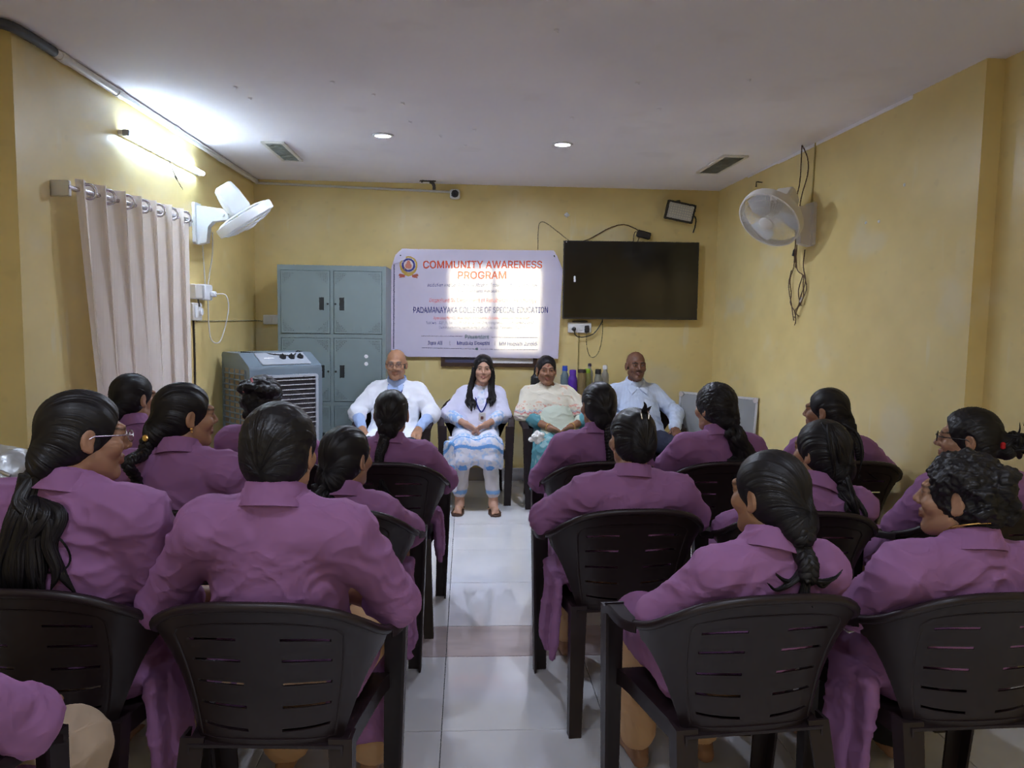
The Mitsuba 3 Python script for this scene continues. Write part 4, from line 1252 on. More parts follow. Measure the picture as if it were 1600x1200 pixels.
class Person:
    """A seated person. Everything is laid out in the chair's space and set down with it."""

    def __init__(self, name, label, at, H, head_x=0.0, lean=0.0, sw=0.165, girth=1.0, head_yaw=0.0, head_pitch=0.0, head_roll=0.0, male=False, hs=None, skin=(0.26, 0.135, 0.08),
                 elbows=None, wrists=None, hands="lap", fine=False, group="people in purple tunics seated in the rows", knees=(0.115, 0.115), feet=None, face=None, trunk=0.0, drop=0.305, knee_z=0.500):
        self.key = thing(name, label, "person", group)
        self.at, self.H, self.male, self.sw, self.g, self.fine = at, H, male, sw, girth, fine
        self.hs = hs or (1.0 if male else 0.96)
        self.skin, self.face = skin, face or {}
        self.R = rot([0, 0, 1], head_yaw) @ rot([0, 1, 0], head_roll) @ rot([1, 0, 0], -head_pitch)
        self.Rw, self.tw = rot([0, 0, 1], at[2]), V(at[0], at[1], 0)
        self.zs, self.ys = H - drop, 0.140 + lean
        self.sx = head_x * 0.75 + trunk
        self.hc = V(head_x, self.ys + 0.050 + 0.02 * (lean > 0.05), H - 0.118 * self.hs)
        self.neck = V(self.sx, self.ys + 0.004, max(self.zs + 0.055, H - 0.268))
        self.sh = {s: V(self.sx + s * sw, self.ys, self.zs) for s in (-1, 1)}
        el = elbows or {}
        self.el = {s: V(*el.get(s, (s * 0.262, self.ys + 0.07, 0.735))) + V(0, 0.03, 0) for s in (-1, 1)}
        wr = wrists or {}
        self.wr = {s: V(*wr.get(s, (s * 0.095, 0.44, 0.625))) + V(0, 0.06, 0) for s in (-1, 1)}
        self.hip = {s: V(s * 0.092, 0.305, 0.512) for s in (-1, 1)}
        self.kn = {s: V(s * knees[0 if s < 0 else 1], 0.695, knee_z) for s in (-1, 1)}
        ft = feet or {}
        self.an = {s: V(*ft.get(s, (s * 0.115, 0.60, 0.085))) + V(0, 0.08, 0) for s in (-1, 1)}
        self.hands = hands
        self.body()

    def world(self, m):
        m = m.copy()
        m.vertices = m.vertices @ self.Rw.T + self.tw
        return m

    def add(self, name, m, material, parent=None, smooth=True, uv=None, color=None, label=None):
        return part(parent or self.key, name, ply(self.world(m), material, smooth, uv=uv, color=color), label)

    def body(self):
        c, fi = self.hc, self.fine
        hf = 0.0034 if fi else 0.0042
        xs = [(c[0] - 0.105, c[0] + 0.105, hf)]
        ys = [(c[1] - 0.125, c[1] + 0.135, hf)]
        zs = [(c[2] - 0.125, c[2] + 0.13, hf)]
        if fi:
            wz = [self.wr[s][2] for s in (-1, 1)]
            wy = [self.wr[s][1] for s in (-1, 1)]
            wx = [self.wr[s][0] for s in (-1, 1)]
            xs.append((min(wx) - 0.06, max(wx) + 0.06, 0.0040))
            ys.append((min(wy) - 0.03, max(wy) + 0.20, 0.0042))
            zs.append((min(wz) - 0.10, max(wz) + 0.06, 0.0042))
        h = 0.0125
        F = Field(axis(-0.46, 0.46, h, xs), axis(-0.10, 1.02, h, ys), axis(-0.02, self.H + 0.04, h, zs))
        g, sx, ysh, z = self.g, self.sx, self.ys, self.zs
        F.el((0, 0.305, 0.535), (0.160 * g, 0.118 * g, 0.105), None, 0.05)
        F.el((sx * 0.4, 0.262 + (ysh - 0.135) * 0.4, 0.66), (0.135 * g, 0.110 * g, 0.14), None, 0.05)
        F.el((sx * 0.8, 0.182 + (ysh - 0.135) * 0.8, z - 0.13), (0.145 * g, 0.105 * g, 0.17), None, 0.05)
        F.rc(self.sh[-1] + V(0.03, 0, 0), self.sh[1] - V(0.03, 0, 0), 0.053, 0.053, 0.05)
        for s in (-1, 1):
            F.rc(self.sh[s] + V(-s * 0.06, 0, 0.02), self.neck + V(0, 0, 0.02), 0.032, 0.040, 0.04)
            F.rc(self.sh[s], self.el[s], 0.047 * g, 0.038 * g, 0.03)
            F.rc(self.el[s], self.wr[s], 0.038 * g, 0.025, 0.02)
            F.rc(self.hip[s], self.kn[s], 0.080 * g, 0.056, 0.04)
            F.rc(self.kn[s], self.an[s], 0.054, 0.036, 0.02)
            toe = V(self.an[s][0] + s * 0.012, self.an[s][1] + 0.13, 0.030)
            F.rc(self.an[s] + V(0, 0.01, -0.035), toe, 0.036, 0.026, 0.02)
            F.rc(self.an[s] + V(0, -0.035, -0.050), self.an[s] + V(0, 0, -0.03), 0.030, 0.034, 0.02)
            for j, (dx, ln) in enumerate(((-0.018, 0.050), (-0.004, 0.045), (0.007, 0.040), (0.017, 0.034), (0.026, 0.026))):
                b = toe + V(s * dx, -0.012, -0.010)
                F.rc(b, b + V(s * dx * 0.15, ln, -0.004), 0.0115 if j == 0 else 0.009, 0.010 if j == 0 else 0.007, 0.006)
        self.hand_frames = {}
        for s in (-1, 1):
            d = self.wr[s] - self.el[s]
            d /= np.linalg.norm(d)
            if self.hands == "lap":
                f, n, t = V(-s * 0.45, 0.85, -0.25), V(0, -0.2, -1), V(-s, -0.5, 0)
                hand(F, self.wr[s], f, n, t, 0.42, 0.98)
            elif self.hands == "knee":
                f, n, t = V(-s * 0.10, 0.93, -0.36), V(0, -0.36, -0.93), V(-s, -0.1, 0)
                hand(F, self.wr[s], f, n, t, 0.33, 1.06)
            elif self.hands == "clasp":
                # the left hand lies in the right, thumbs on top
                if s < 0:
                    f, n, t = V(0.80, 0.52, -0.30), V(0.15, -0.5, -0.86) * -1, V(0.3, 0.6, 0.75)
                    n = np.cross(f, t) * 1.0
                    hand(F, self.wr[s], f, V(0.30, -0.62, -0.72), V(-0.40, 0.55, 0.72), 0.62, 0.94)
                else:
                    hand(F, self.wr[s], V(-0.78, 0.50, -0.36), V(-0.30, -0.62, -0.72), V(0.40, 0.50, 0.76), 0.55, 0.94)
        head(F, self.hc, self.R, self.hs, self.male, self.neck, (0.057 if self.male else 0.049), self.face.get("jaw", 1.0 if self.male else 0.93), self.face.get("smile", 0.0))
        m = F.mesh(2)
        clear_of_chair(m, 0.012)
        self.body_mesh = m
        col = head_colors(np.asarray(m.vertices), self.hc, self.R, self.hs, self.skin, self.male, **{k: v for k, v in self.face.items() if k not in ("jaw", "smile", "look")})
        self.bk = self.add("body", m, "mat_skin", color=col)
        look = self.face.get("look", (0, 1, 0.0))
        for s in (-1, 1):
            e, ec = eye_mesh(self.hc, self.R, self.hs, s, look)
            self.add("eye", e, "mat_eye", self.bk, color=ec)

    def P(self, x, y, z):
        return self.hc + self.R @ (V(x, y, z) * self.hs)

    # ---- clothes
    def tunic(self, color, seed, sleeve=1.0, amp=0.0075, ease=0.016, collar=0.030, skirt=True, drape=(0, 0), bust=0.0, name="tunic", elbow_r=0.058, label=None, h=0.0085, pattern=None, thigh=0.97, cuff_r=0.043, extra=None, low=False):
        F = Field(axis(-0.50, 0.50, h), axis(-0.14, 0.94, h), axis(0.16, self.H - 0.04, h))
        g, sx, ysh, z, e = self.g, self.sx, self.ys, self.zs, ease
        F.el((0, 0.308, 0.545), (0.160 * g + e + 0.010, 0.112 * g + e, 0.115 + e), None, 0.05)
        F.el((sx * 0.4, 0.262 + (ysh - 0.135) * 0.4, 0.67), (0.140 * g + e, 0.106 * g + e, 0.15), None, 0.07)
        F.el((sx * 0.8, 0.184 + (ysh - 0.135) * 0.8, z - 0.13), (0.150 * g + e, 0.108 * g + e, 0.18), None, 0.06)
        F.rc(self.sh[-1] + V(0.03, 0, 0), self.sh[1] - V(0.03, 0, 0), 0.055 + e * 0.8, None, 0.06)
        for s in (-1, 1):
            if bust:
                F.el((sx + s * 0.062, ysh + 0.085, z - 0.13), (0.060, 0.050 * bust + 0.01, 0.062), None, 0.05)
            F.rc(self.sh[s] + V(-s * 0.045, 0, 0.016), self.neck + V(0, 0, 0.004), 0.037 + e * 0.6, 0.042, 0.05)
            F.rc(self.sh[s], self.el[s], 0.050 * g + e * 0.9, elbow_r, 0.035)
            if sleeve > 0:
                w = self.el[s] + (self.wr[s] - self.el[s]) * sleeve
                F.rc(self.el[s], w, elbow_r, cuff_r + 0.010 * (1 - sleeve), 0.025)
            if skirt:
                k = self.hip[s] + (self.kn[s] - self.hip[s]) * thigh
                F.rc(self.hip[s], k, 0.086 * g + e, 0.076 + e * 0.8, 0.06)
        if skirt:
            F.rc(V(-0.06, 0.36, 0.535), V(0.06, 0.36, 0.535), 0.07, None, 0.05)
            F.rc(V(-0.06, 0.32 + 0.33 * thigh, 0.51), V(0.06, 0.32 + 0.33 * thigh, 0.51), 0.050, None, 0.05)
        for s, ln in ((-1, drape[0]), (1, drape[1])):
            if ln:
                F.slab((s * 0.195, 0.34, 0.505), (0.050, 0.12, 0.004), 0.009, rot([0, 1, 0], s * 12), 0.03)
                for j in range(2):
                    y = 0.255 + 0.10 * j
                    F.slab((s * (0.243 + 0.012 * j), y, 0.50 - ln / 2), (0.004, 0.056, ln / 2), 0.007, rot([0, 1, 0], -s * 4) @ rot([0, 0, 1], s * (10 - 9 * j)), 0.015)
        nr = 0.057 if self.male else 0.049
        tip = self.neck + (self.P(0, -0.022, -0.055) - self.neck) * 0.5
        base = self.neck + V(0, 0, 0.020)
        if collar:
            d = (self.P(0, -0.022, -0.055) - self.neck)
            d /= np.linalg.norm(d)
            F.rc(base, base + d * collar, nr + 0.016, nr + 0.012, 0.018)
            top = base + d * (collar + 0.004)
            F.slab(top + d * 0.08 + V(0, 0.0, 0), (0.12, 0.12, 0.08), 0.0, frame(d + V(0, 0.18 * (-1 if low else 0.6), 0)), 0.004, True)
        if extra:
            extra(F)
        m = F.mesh(2)
        wrinkle(m, amp, seed)
        key = self.garment(name, m, color, label, pattern)
        if collar:
            a = np.linspace(0, 2 * np.pi, 36, endpoint=True)
            Q = frame(d, (1, 0, 0))
            open_ = 0.004 * np.cos(a - np.pi / 2)
            rows = []
            for hgt, rr in ((-0.016, nr + 0.030), (0.004, nr + 0.021), (collar + 0.008, nr + 0.0165)):
                rows.append([base + d * (hgt - 0.010 * (math.sin(q) > 0) * math.sin(q)) + Q @ V((rr + 0.001) * math.cos(q), (rr + 0.006) * math.sin(q), 0) for q in a])
            self.garment("collar", grid_sheet(np.array(rows).transpose(1, 0, 2), 0.0035), np.asarray(color) * 0.96, None, None, key)
        return key

    def garment(self, name, m, color, label=None, pattern=None, parent=None):
        if len(m.vertices) > 3000:
            clear_of_chair(m)
        p = np.asarray(m.vertices)
        col = np.tile(np.asarray(color, float), (len(p), 1)) * (0.92 + 0.16 * meshkit.fbm(p * V(14, 14, 9), 3, 17))[:, None]
        if pattern is not None:
            col = pattern(p, col)
        if not hasattr(self, "surf"):
            self.surf = {}
        if len(p) > 3000:
            self.surf[name] = p
        return self.add(name, m, "mat_cloth", parent, color=col, label=label)

    def back(self, x, z):
        """The rearmost point of the clothes at (x, z)."""
        out = 9.0
        for q in self.surf.values():
            w = q[(np.abs(q[:, 0] - x) < 0.02) & (np.abs(q[:, 2] - z) < 0.015), 1]
            if len(w):
                out = min(out, w.min())
        return out if out < 9 else self.ys - 0.06

    def front(self, x, z):
        out = -9.0
        for q in self.surf.values():
            w = q[(np.abs(q[:, 0] - x) < 0.012) & (np.abs(q[:, 2] - z) < 0.012), 1]
            if len(w):
                out = max(out, w.max())
        return out if out > -9 else self.ys + 0.06

    def lay(self, pts, off, side):
        """The points laid on the clothes (side 1 front, -1 back) wherever they hang below the neck."""
        out = []
        for q in pts:
            q = V(*q)
            if q[2] < self.zs + 0.055:
                q[1] = self.front(q[0], q[2]) + off if side > 0 else min(self.back(q[0], q[2]), 0.10) - off
            out.append(q)
        return out

    def trousers(self, color, seed, knee_r=0.075, hem_r=0.055, hem=0.11, name="trousers", label=None, amp=0.006, pattern=None, h=0.009):
        F = Field(axis(-0.36, 0.36, h), axis(0.08, 0.90, h), axis(0.05, 0.72, h))
        g = self.g
        F.el((0, 0.285, 0.535), (0.160 * g + 0.012, 0.118 * g + 0.012, 0.108), None, 0.05)
        for s in (-1, 1):
            F.rc(self.hip[s], self.kn[s] + V(0, 0.004, 0.002), 0.080 * g + 0.012, knee_r, 0.05)
            lo = self.an[s] + (self.kn[s] - self.an[s]) * ((hem - 0.085) / 0.415)
            F.rc(self.kn[s], lo, knee_r, hem_r, 0.03)
        m = F.mesh(2)
        wrinkle(m, amp, seed)
        return self.garment(name, m, color, label, pattern)

    # ---- hair
    def hair_field(self, extra=0.0, down=0.12):
        c, h = self.hc, 0.0042
        return Field(axis(c[0] - 0.15 - extra, c[0] + 0.15 + extra, h), axis(c[1] - 0.19 - extra, c[1] + 0.15 + extra, h), axis(c[2] - 0.10 - down, c[2] + 0.15 + extra, h))

    def cap(self, F, t=0.010, nape=-0.075, front=1.0, ears=True):
        """The hair lying on the skull: an inflated skull with the face, neck and ears left free."""
        hs = self.hs
        F.el(self.P(0, -0.016, 0.038), V(0.074 + t, 0.093 + t, 0.082 + t) * hs, self.R, 0.01)
        F.el(self.P(0, -0.040, -0.010), V(0.070 + t * 0.8, 0.066 + t, 0.075) * hs, self.R, 0.02)
        F.el(self.P(0, 0.118 * front, -0.040), V(0.087, 0.082, 0.131) * hs, self.R, 0.012, True)
        F.el(self.P(0, 0.085, -0.105), V(0.095, 0.105, 0.10) * hs, self.R, 0.012, True)
        if nape is not None:
            F.slab(self.P(0, -0.02, nape - 0.10), V(0.16, 0.16, 0.10) * hs, 0.0, self.R @ rot([1, 0, 0], 6), 0.010, True)
        if ears:
            for s in (-1, 1):
                F.el(self.P(s * 0.092, 0.000, -0.008), V(0.024, 0.024, 0.036) * hs, self.R, 0.010, True)

    def hair_uv(self, m, pole=(0, -0.085, -0.055)):
        q = ((np.asarray(m.vertices) - self.hc) @ self.R) / self.hs - V(*pole)
        u = np.arctan2(q[:, 0], q[:, 2] * 0.8 + q[:, 1] * 0.6 + 1e-6)
        return np.stack([u * 0.13, np.linalg.norm(q, axis=1)], 1)

    def hair_mesh(self, F, curl=0.0, seed=3, name="hair", smooth=2, material="mat_hair", strand=0.0016):
        m = F.mesh(smooth)
        uv = self.hair_uv(m)
        if curl:
            p = np.asarray(m.vertices)
            d = (meshkit.fbm(p * 38, 3, seed) - 0.42) * curl + (meshkit.noise(p * 95, seed + 2) - 0.5) * curl * 0.5
            m.vertices = p + vnormals(m) * d[:, None]
        elif strand:
            p = np.asarray(m.vertices)
            d = (meshkit.noise(np.c_[uv[:, 0] * 95, uv[:, 1] * 4, uv[:, 0] * 0], seed) - 0.5) * 2 * strand
            m.vertices = p + vnormals(m) * d[:, None]
        return self.add(name, m, material, uv=uv)

    def strands(self, paths, r, name="hair_strand", parent=None, material="mat_hair", sides=8, flat=1.0, hug=0):
        ms, uvs = [], []
        for k, (pts, rr) in enumerate(paths):
            if hug:
                pts = self.lay(pts, 0.005 + 0.012 * ((k * 37 % 11) / 11), hug)
            sp = spline(pts, 6)
            rad = np.interp(np.linspace(0, 1, len(sp)), np.linspace(0, 1, len(rr)), rr) if np.ndim(rr) else np.full(len(sp), rr)
            m = tube(sp, rad, sides, flat)
            n = len(sp)
            ang = np.tile(np.arange(sides) / sides, n)
            al = np.repeat(np.linspace(0, 1, n), sides)
            uv = np.stack([np.abs(ang - 0.5) * 0.16 + k * 0.37, al * 0.4], 1)
            uvs.append(np.vstack([uv, [[0, 0], [0, 0]]]))
            ms.append(m)
        return self.add(name, cat(ms), material, parent, uv=np.vstack(uvs))

    def braid(self, pts, r0, r1, turns, name="braid", tip=0.09):
        pts = self.lay(pts, r0 * 0.55, -1)
        sp = spline(pts, 14)
        arc = np.r_[0, np.cumsum(np.linalg.norm(np.diff(sp, axis=0), axis=1))]
        n = max(60, int(arc[-1] / 0.006))
        sp = np.stack([np.interp(np.linspace(0, arc[-1], n), arc, sp[:, k]) for k in range(3)], 1)
        tan = np.gradient(sp, axis=0)
        tan /= np.linalg.norm(tan, axis=1, keepdims=True)
        side = np.cross(tan, V(0, -1, 0))
        side /= np.linalg.norm(side, axis=1, keepdims=True) + 1e-9
        dep = np.cross(side, tan)
        t = np.linspace(0, 1, n)
        r = r0 + (r1 - r0) * t
        paths = []
        for s in range(3):
            ph = 2 * np.pi * (turns * t + s / 3)
            c = sp + side * (0.62 * r * np.sin(ph))[:, None] + dep * (0.34 * r * np.sin(2 * ph))[:, None]
            paths.append((c[::1], r * 0.66))
        ms, uvs = [], []
        for k, (c, rr) in enumerate(paths):
            m = tube(c, rr, 9)
            ang, al = np.tile(np.arange(9) / 9, n), np.repeat(t, 9)
            uvs.append(np.vstack([np.stack([np.abs(ang - 0.5) * 0.10 + k * 0.3, al * 0.5], 1), [[0, 0], [0, 0]]]))
            ms.append(m)
        key = self.add(name, cat(ms), "mat_hair", uv=np.vstack(uvs))
        if tip:
            e, d = sp[-1], tan[-1]
            rr = np.random.default_rng(int(abs(e[0]) * 1e4) % 1000)
            pp = []
            for _ in range(9):
                w = rr.normal(0, 0.25, 3)
                q = d + w * 0.5
                pp.append(([e - d * 0.02, e + q * tip * 0.5, e + (d + w * 1.1) * tip], [r1 * 0.55, r1 * 0.42, 0.001]))
            self.strands(pp, None, "braid_tip", key)
        return key

    def back_y(self, z, x=0.0, off=0.02):
        """How far back the tunic's back reaches at this height."""
        t = np.clip((self.zs + 0.06 - z) / 0.5, 0, 1)
        lean = self.ys - 0.135
        return 0.02 + lean * (1 - t) - off + 0.010 * t + (0.045 if z > self.zs + 0.05 else 0.0)

    def collar_leaf(self, pts, color, name="collar", t=0.004, parent=None):
        m = loft_ribbon(pts, t)
        return self.garment(name, m, color, None, None, parent)

    def glasses(self, color_mat="mat_black_plastic", r=0.022, parent=None, half=False):
        rims = []
        for s in (-1, 1):
            a = np.linspace(0, 2 * np.pi, 20, endpoint=True)
            pts = [self.P(s * 0.032 + r * math.cos(q) * 1.12, 0.108 - 0.02 * (abs(r * math.cos(q) * s + 0.032) - 0.03) ** 2 * 60, 0.006 + r * 0.72 * math.sin(q)) for q in a]
            rims.append(tube(pts, 0.0016, 6))
            rims.append(tube([self.P(s * 0.057, 0.104, 0.011), self.P(s * 0.078, 0.080, 0.012), self.P(s * 0.083, 0.005, 0.010), self.P(s * 0.081, -0.012, 0.000)], 0.0018, 6))
        rims.append(tube(spline([self.P(-0.009, 0.109, 0.009), self.P(0, 0.113, 0.012), self.P(0.009, 0.109, 0.009)]), 0.0016, 6))
        k = self.add("glasses", cat(rims), color_mat, smooth=40)
        for s in (-1, 1):
            a = np.linspace(0, 2 * np.pi, 20, endpoint=False)
            v = np.array([self.P(s * 0.032, 0.1078, 0.006)] + [self.P(s * 0.032 + r * math.cos(q) * 1.1, 0.1078, 0.006 + r * 0.70 * math.sin(q)) for q in a])
            f = np.array([[0, 1 + i, 1 + (i + 1) % 20] for i in range(20)])
            self.add("lens", trimesh.Trimesh(v, f, process=False), "mat_glass", k, smooth=False)


def loft_ribbon(pts, t):
    """A small flat piece of cloth from its outline points (fan), with thickness."""
    p = np.asarray(pts, float)
    c = p.mean(0)
    n = np.cross(p[1] - p[0], p[2] - p[0])
    n /= np.linalg.norm(n)
    k = len(p)
    v = np.vstack([p + n * t / 2, p - n * t / 2, c + n * t * 0.7, c - n * t * 0.7])
    i = np.arange(k)
    j = (i + 1) % k
    f = np.vstack([np.stack([i, j, np.full(k, 2 * k)], 1), np.stack([j + k, i + k, np.full(k, 2 * k + 1)], 1), np.stack([i, j + k, j], 1), np.stack([i, i + k, j + k], 1)])
    m = trimesh.Trimesh(v, f, process=False)
    m.fix_normals()
    return m

# ------------------------------------------------------------------ the cast
PURPLE = V(0.238, 0.106, 0.226)
PEACH, BEIGE, DARK = V(0.52, 0.32, 0.18), V(0.42, 0.31, 0.22), V(0.012, 0.011, 0.014)


def cast(ch, headX, top, **k):
    x, y, yaw = CH[ch]
    a = math.radians(yaw)
    s = -1 if abs(yaw) > 90 else 1
    dx, dy = headX - x, s * 0.185
    return dict(at=(x, y, yaw), H=top - 0.012, head_x=math.cos(a) * dx + math.sin(a) * dy, **k)


def ends(n, seed, spread):
    r = np.random.default_rng(seed)
    return r.normal(0, spread, (n, 3))


# left block -------------------------------------------------------
p = Person("person", "person with long loose black hair, glasses and purple tunic at the left edge", **cast("A", -0.99, 1.293, sw=0.185, girth=1.16, head_yaw=-48, head_pitch=4, head_roll=-3,
           elbows={1: (0.262, 0.22, 0.70), -1: (-0.285, 0.20, 0.72)}, skin=(0.30, 0.155, 0.095)))
p.tunic(PURPLE, 1, sleeve=0.8, amp=0.010, drape=(0, 0.34), ease=0.020)
p.trousers(BEIGE, 2)
F = p.hair_field(0.02, 0.05); p.cap(F, 0.013)
F.el(p.P(0.015, -0.100, -0.060), V(0.054, 0.036, 0.048), p.R, 0.03)
p.hair_mesh(F)
nz = p.P(0.01, -0.112, -0.085)
r = np.random.default_rng(4)
paths = []
for k in range(26):
    o = r.normal(0, 0.020, 3) * V(1, 0.5, 0.3)
    w = r.normal(0, 0.032)
    paths.append(([nz + o * 0.6, nz + V(-0.012, -0.012, -0.06) + o * 0.5, V(0.035 + w * 0.6, -0.045, 1.00) + o, V(0.018 + w, -0.050 + o[1], 0.93), V(0.010 + w * 1.4, -0.040 + o[1], 0.87), V(0.005 + w * 1.6 + r.normal(0, 0.012), -0.018 + o[1], 0.80 + r.normal(0, 0.02))], [0.016, 0.017, 0.016, 0.017, 0.015, 0.002]))
p.strands(paths, None, "long_hair", hug=-1)
p.strands([([V(0.07, -0.05, 0.97), V(0.115, -0.045, 0.94), V(0.135, -0.04, 0.90), V(0.125, -0.035, 0.87), V(0.085, -0.035, 0.86)], 0.0026), ([V(0.07, -0.05, 1.0), V(0.10, -0.05, 0.96), V(0.105, -0.045, 0.92)], 0.002)], None, "stray_strand", hug=-1)
p.glasses("mat_chrome")
p.add("hair_pin", cbox(p.P(-0.045, -0.085, 0.055), (0.008, 0.008, 0.005), 0.002), "mat_chrome", smooth=False)

p = Person("person", "person with cropped black hair and a purple tunic leaning on the front armchair", **cast("B", -0.470, 1.272, sw=0.180, girth=1.05, head_yaw=-9, lean=0.02, male=True, hs=1.0, skin=(0.34, 0.185, 0.11),
           elbows={1: (0.300, 0.235, 0.735), -1: (-0.305, 0.20, 0.74)}, wrists={1: (0.075, 0.40, 0.70), -1: (-0.13, 0.42, 0.68)}, knees=(0.13, 0.175), feet={1: (0.16, 0.60, 0.085)}))
def front_tail(F):
    for j in range(2):
        F.slab((0.150 + 0.055 * j, 0.575 + 0.012 * j, 0.33), (0.032, 0.006, 0.17), 0.008, rot([0, 0, 1], 20 * (-1) ** j), 0.02)


p.tunic(PURPLE, 11, sleeve=0.18, amp=0.0085, ease=0.017, elbow_r=0.056, collar=0.036, thigh=0.50, extra=front_tail)
p.trousers(PEACH, 12, knee_r=0.088, hem_r=0.075)
F = p.hair_field(0, 0.0)
p.cap(F, 0.016, nape=-0.070)
m_ = p.hair_mesh(F, curl=0.0045, seed=8)

p = Person("person", "person with a thin side braid and purple tunic, seated by the curtain", **cast("P", -1.562, 1.210, sw=0.165, head_yaw=-24, skin=(0.33, 0.18, 0.11)))
p.tunic(PURPLE, 21)
p.trousers(PEACH, 22)
F = p.hair_field(0.02, 0.04); p.cap(F, 0.011)
F.el(p.P(0.005, -0.108, -0.055), V(0.045, 0.035, 0.045), p.R, 0.03)
p.hair_mesh(F)
p.braid([p.P(0.0, -0.125, -0.075), p.P(-0.01, -0.135, -0.13), V(p.hc[0] - 0.085, 0.00, 0.93), V(p.hc[0] - 0.085, -0.004, 0.86), V(p.hc[0] - 0.08, 0.02, 0.79)], 0.019, 0.011, 6)

p = Person("person", "person with a long straight braid held by a gold clip, in a purple tunic", **cast("N", -1.005, 1.248, sw=0.185, girth=1.10, head_yaw=-46, skin=(0.30, 0.155, 0.09)))
p.tunic(PURPLE, 31, amp=0.0085)
p.trousers(PEACH, 32)
F = p.hair_field(0.02, 0.04); p.cap(F, 0.012)
F.el(p.P(-0.005, -0.110, -0.050), V(0.050, 0.038, 0.050), p.R, 0.03)
p.hair_mesh(F)
b0 = p.P(0.0, -0.135, -0.070)
p.braid([b0, b0 + V(-0.01, -0.012, -0.05), V(b0[0] - 0.012, -0.012, 0.99), V(b0[0] - 0.016, -0.014, 0.92), V(b0[0] - 0.016, -0.008, 0.845)], 0.022, 0.014, 5)
p.add("hair_clip", moved(lathe([(0, 0.006), (0.010, 0.004), (0.013, 0), (0.010, -0.004), (0, -0.006)], 8), frame((-0.3, -1, 0.1)), b0 + V(0.002, -0.022, 0.005)), "mat_gold", smooth=False, label="gold hair clip")
e0 = p.P(0.083, -0.008, -0.036)
p.add("earring", cat([trimesh.creation.icosphere(2, 0.0055).apply_translation(e0), trimesh.creation.icosphere(2, 0.004).apply_translation(e0 - V(0, 0, 0.010))]), "mat_gold")

p = Person("person", "person with fluffy dark brown hair and a purple tunic, seated beside the air cooler", **cast("O", -0.990, 1.190, sw=0.170, girth=1.02, head_yaw=-8, skin=(0.30, 0.16, 0.10)))
p.tunic(PURPLE, 41)
p.trousers(PEACH, 42)
F = p.hair_field(0.03, 0.02); p.cap(F, 0.018, nape=-0.095, ears=False)
for k in range(16):
    a, z = rng.uniform(math.pi * 0.95, math.pi * 2.05), rng.uniform(-0.06, 0.085)
    F.el(p.P(0.082 * math.cos(a), -0.03 + 0.088 * math.sin(a), z), V(0.030, 0.030, 0.026), None, 0.015)
p.hair_mesh(F, curl=0.012, seed=44)
for q in ((-0.015, -0.075, 0.105), (-0.055, -0.085, 0.055)):
    p.add("hair_clip", moved(cbox((0, 0, 0), (0.010, 0.034, 0.006), 0.002), rot([0, 0, 1], 30) @ rot([1, 0, 0], 35), p.P(q[0], q[1] - 0.02, q[2] + 0.012)), plain((0.40, 0.10, 0.12), 0.35), smooth=False, label="red and white hair clip")

p = Person("person", "small slumped person with low messy tied hair and purple tunic left of the aisle", **cast("C", -0.435, 1.092, sw=0.150, girth=0.93, head_yaw=-28, head_pitch=-3, skin=(0.30, 0.16, 0.10), elbows={1: (0.25, 0.26, 0.67), -1: (-0.25, 0.22, 0.68)}, wrists={1: (0.10, 0.46, 0.60), -1: (-0.09, 0.44, 0.60)}))
p.tunic(PURPLE, 51, drape=(0, 0.30))
p.trousers(PEACH, 52)
F = p.hair_field(0.02, 0.05); p.cap(F, 0.014, nape=-0.085)
F.el(p.P(0.0, -0.108, -0.060), V(0.058, 0.040, 0.055), p.R, 0.03)
p.hair_mesh(F)
n0 = p.P(0, -0.130, -0.085)
r = np.random.default_rng(9)
p.strands([([n0 + r.normal(0, 0.012, 3), n0 + V(-0.01, -0.018, -0.05) + r.normal(0, 0.016, 3), n0 + V(-0.008, -0.006, -0.105) + r.normal(0, 0.022, 3) * V(1, .4, 1), n0 + V(-0.012, 0.0, -0.160) + r.normal(0, 0.030, 3) * V(1, .3, 1)], [0.012, 0.017, 0.014, 0.003]) for _ in range(20)], None, "tied_hair", hug=-1)
p.add("hair_bow", cat([moved(cbox((s * 0.018, 0, 0), (0.028, 0.008, 0.016), 0.004), rot([0, 1, 0], s * 16), n0 + V(-0.028, -0.045, -0.035)) for s in (-1, 1)]), plain((0.48, 0.44, 0.36), 0.4), smooth=False, label="pale bow clip")

p = Person("person", "person with a neat centre braid and purple tunic, before the white-coated person", **cast("D", -0.352, 1.148, sw=0.168, head_yaw=-4, skin=(0.27, 0.14, 0.085), elbows={1: (0.275, 0.24, 0.69), -1: (-0.26, 0.22, 0.70)}))
p.tunic(PURPLE, 61, drape=(0, 0.20))
p.trousers(PEACH, 62)
F = p.hair_field(0.02, 0.04); p.cap(F, 0.010)
F.el(p.P(0, -0.108, -0.060), V(0.048, 0.036, 0.048), p.R, 0.03)
p.hair_mesh(F)
b0 = p.P(-0.010, -0.125, -0.085)
p.braid([b0, b0 + V(-0.012, -0.006, -0.05), V(b0[0] - 0.024, -0.008, 0.855), V(b0[0] - 0.026, -0.006, 0.815), V(b0[0] - 0.02, 0.035, 0.77)], 0.023, 0.015, 5)

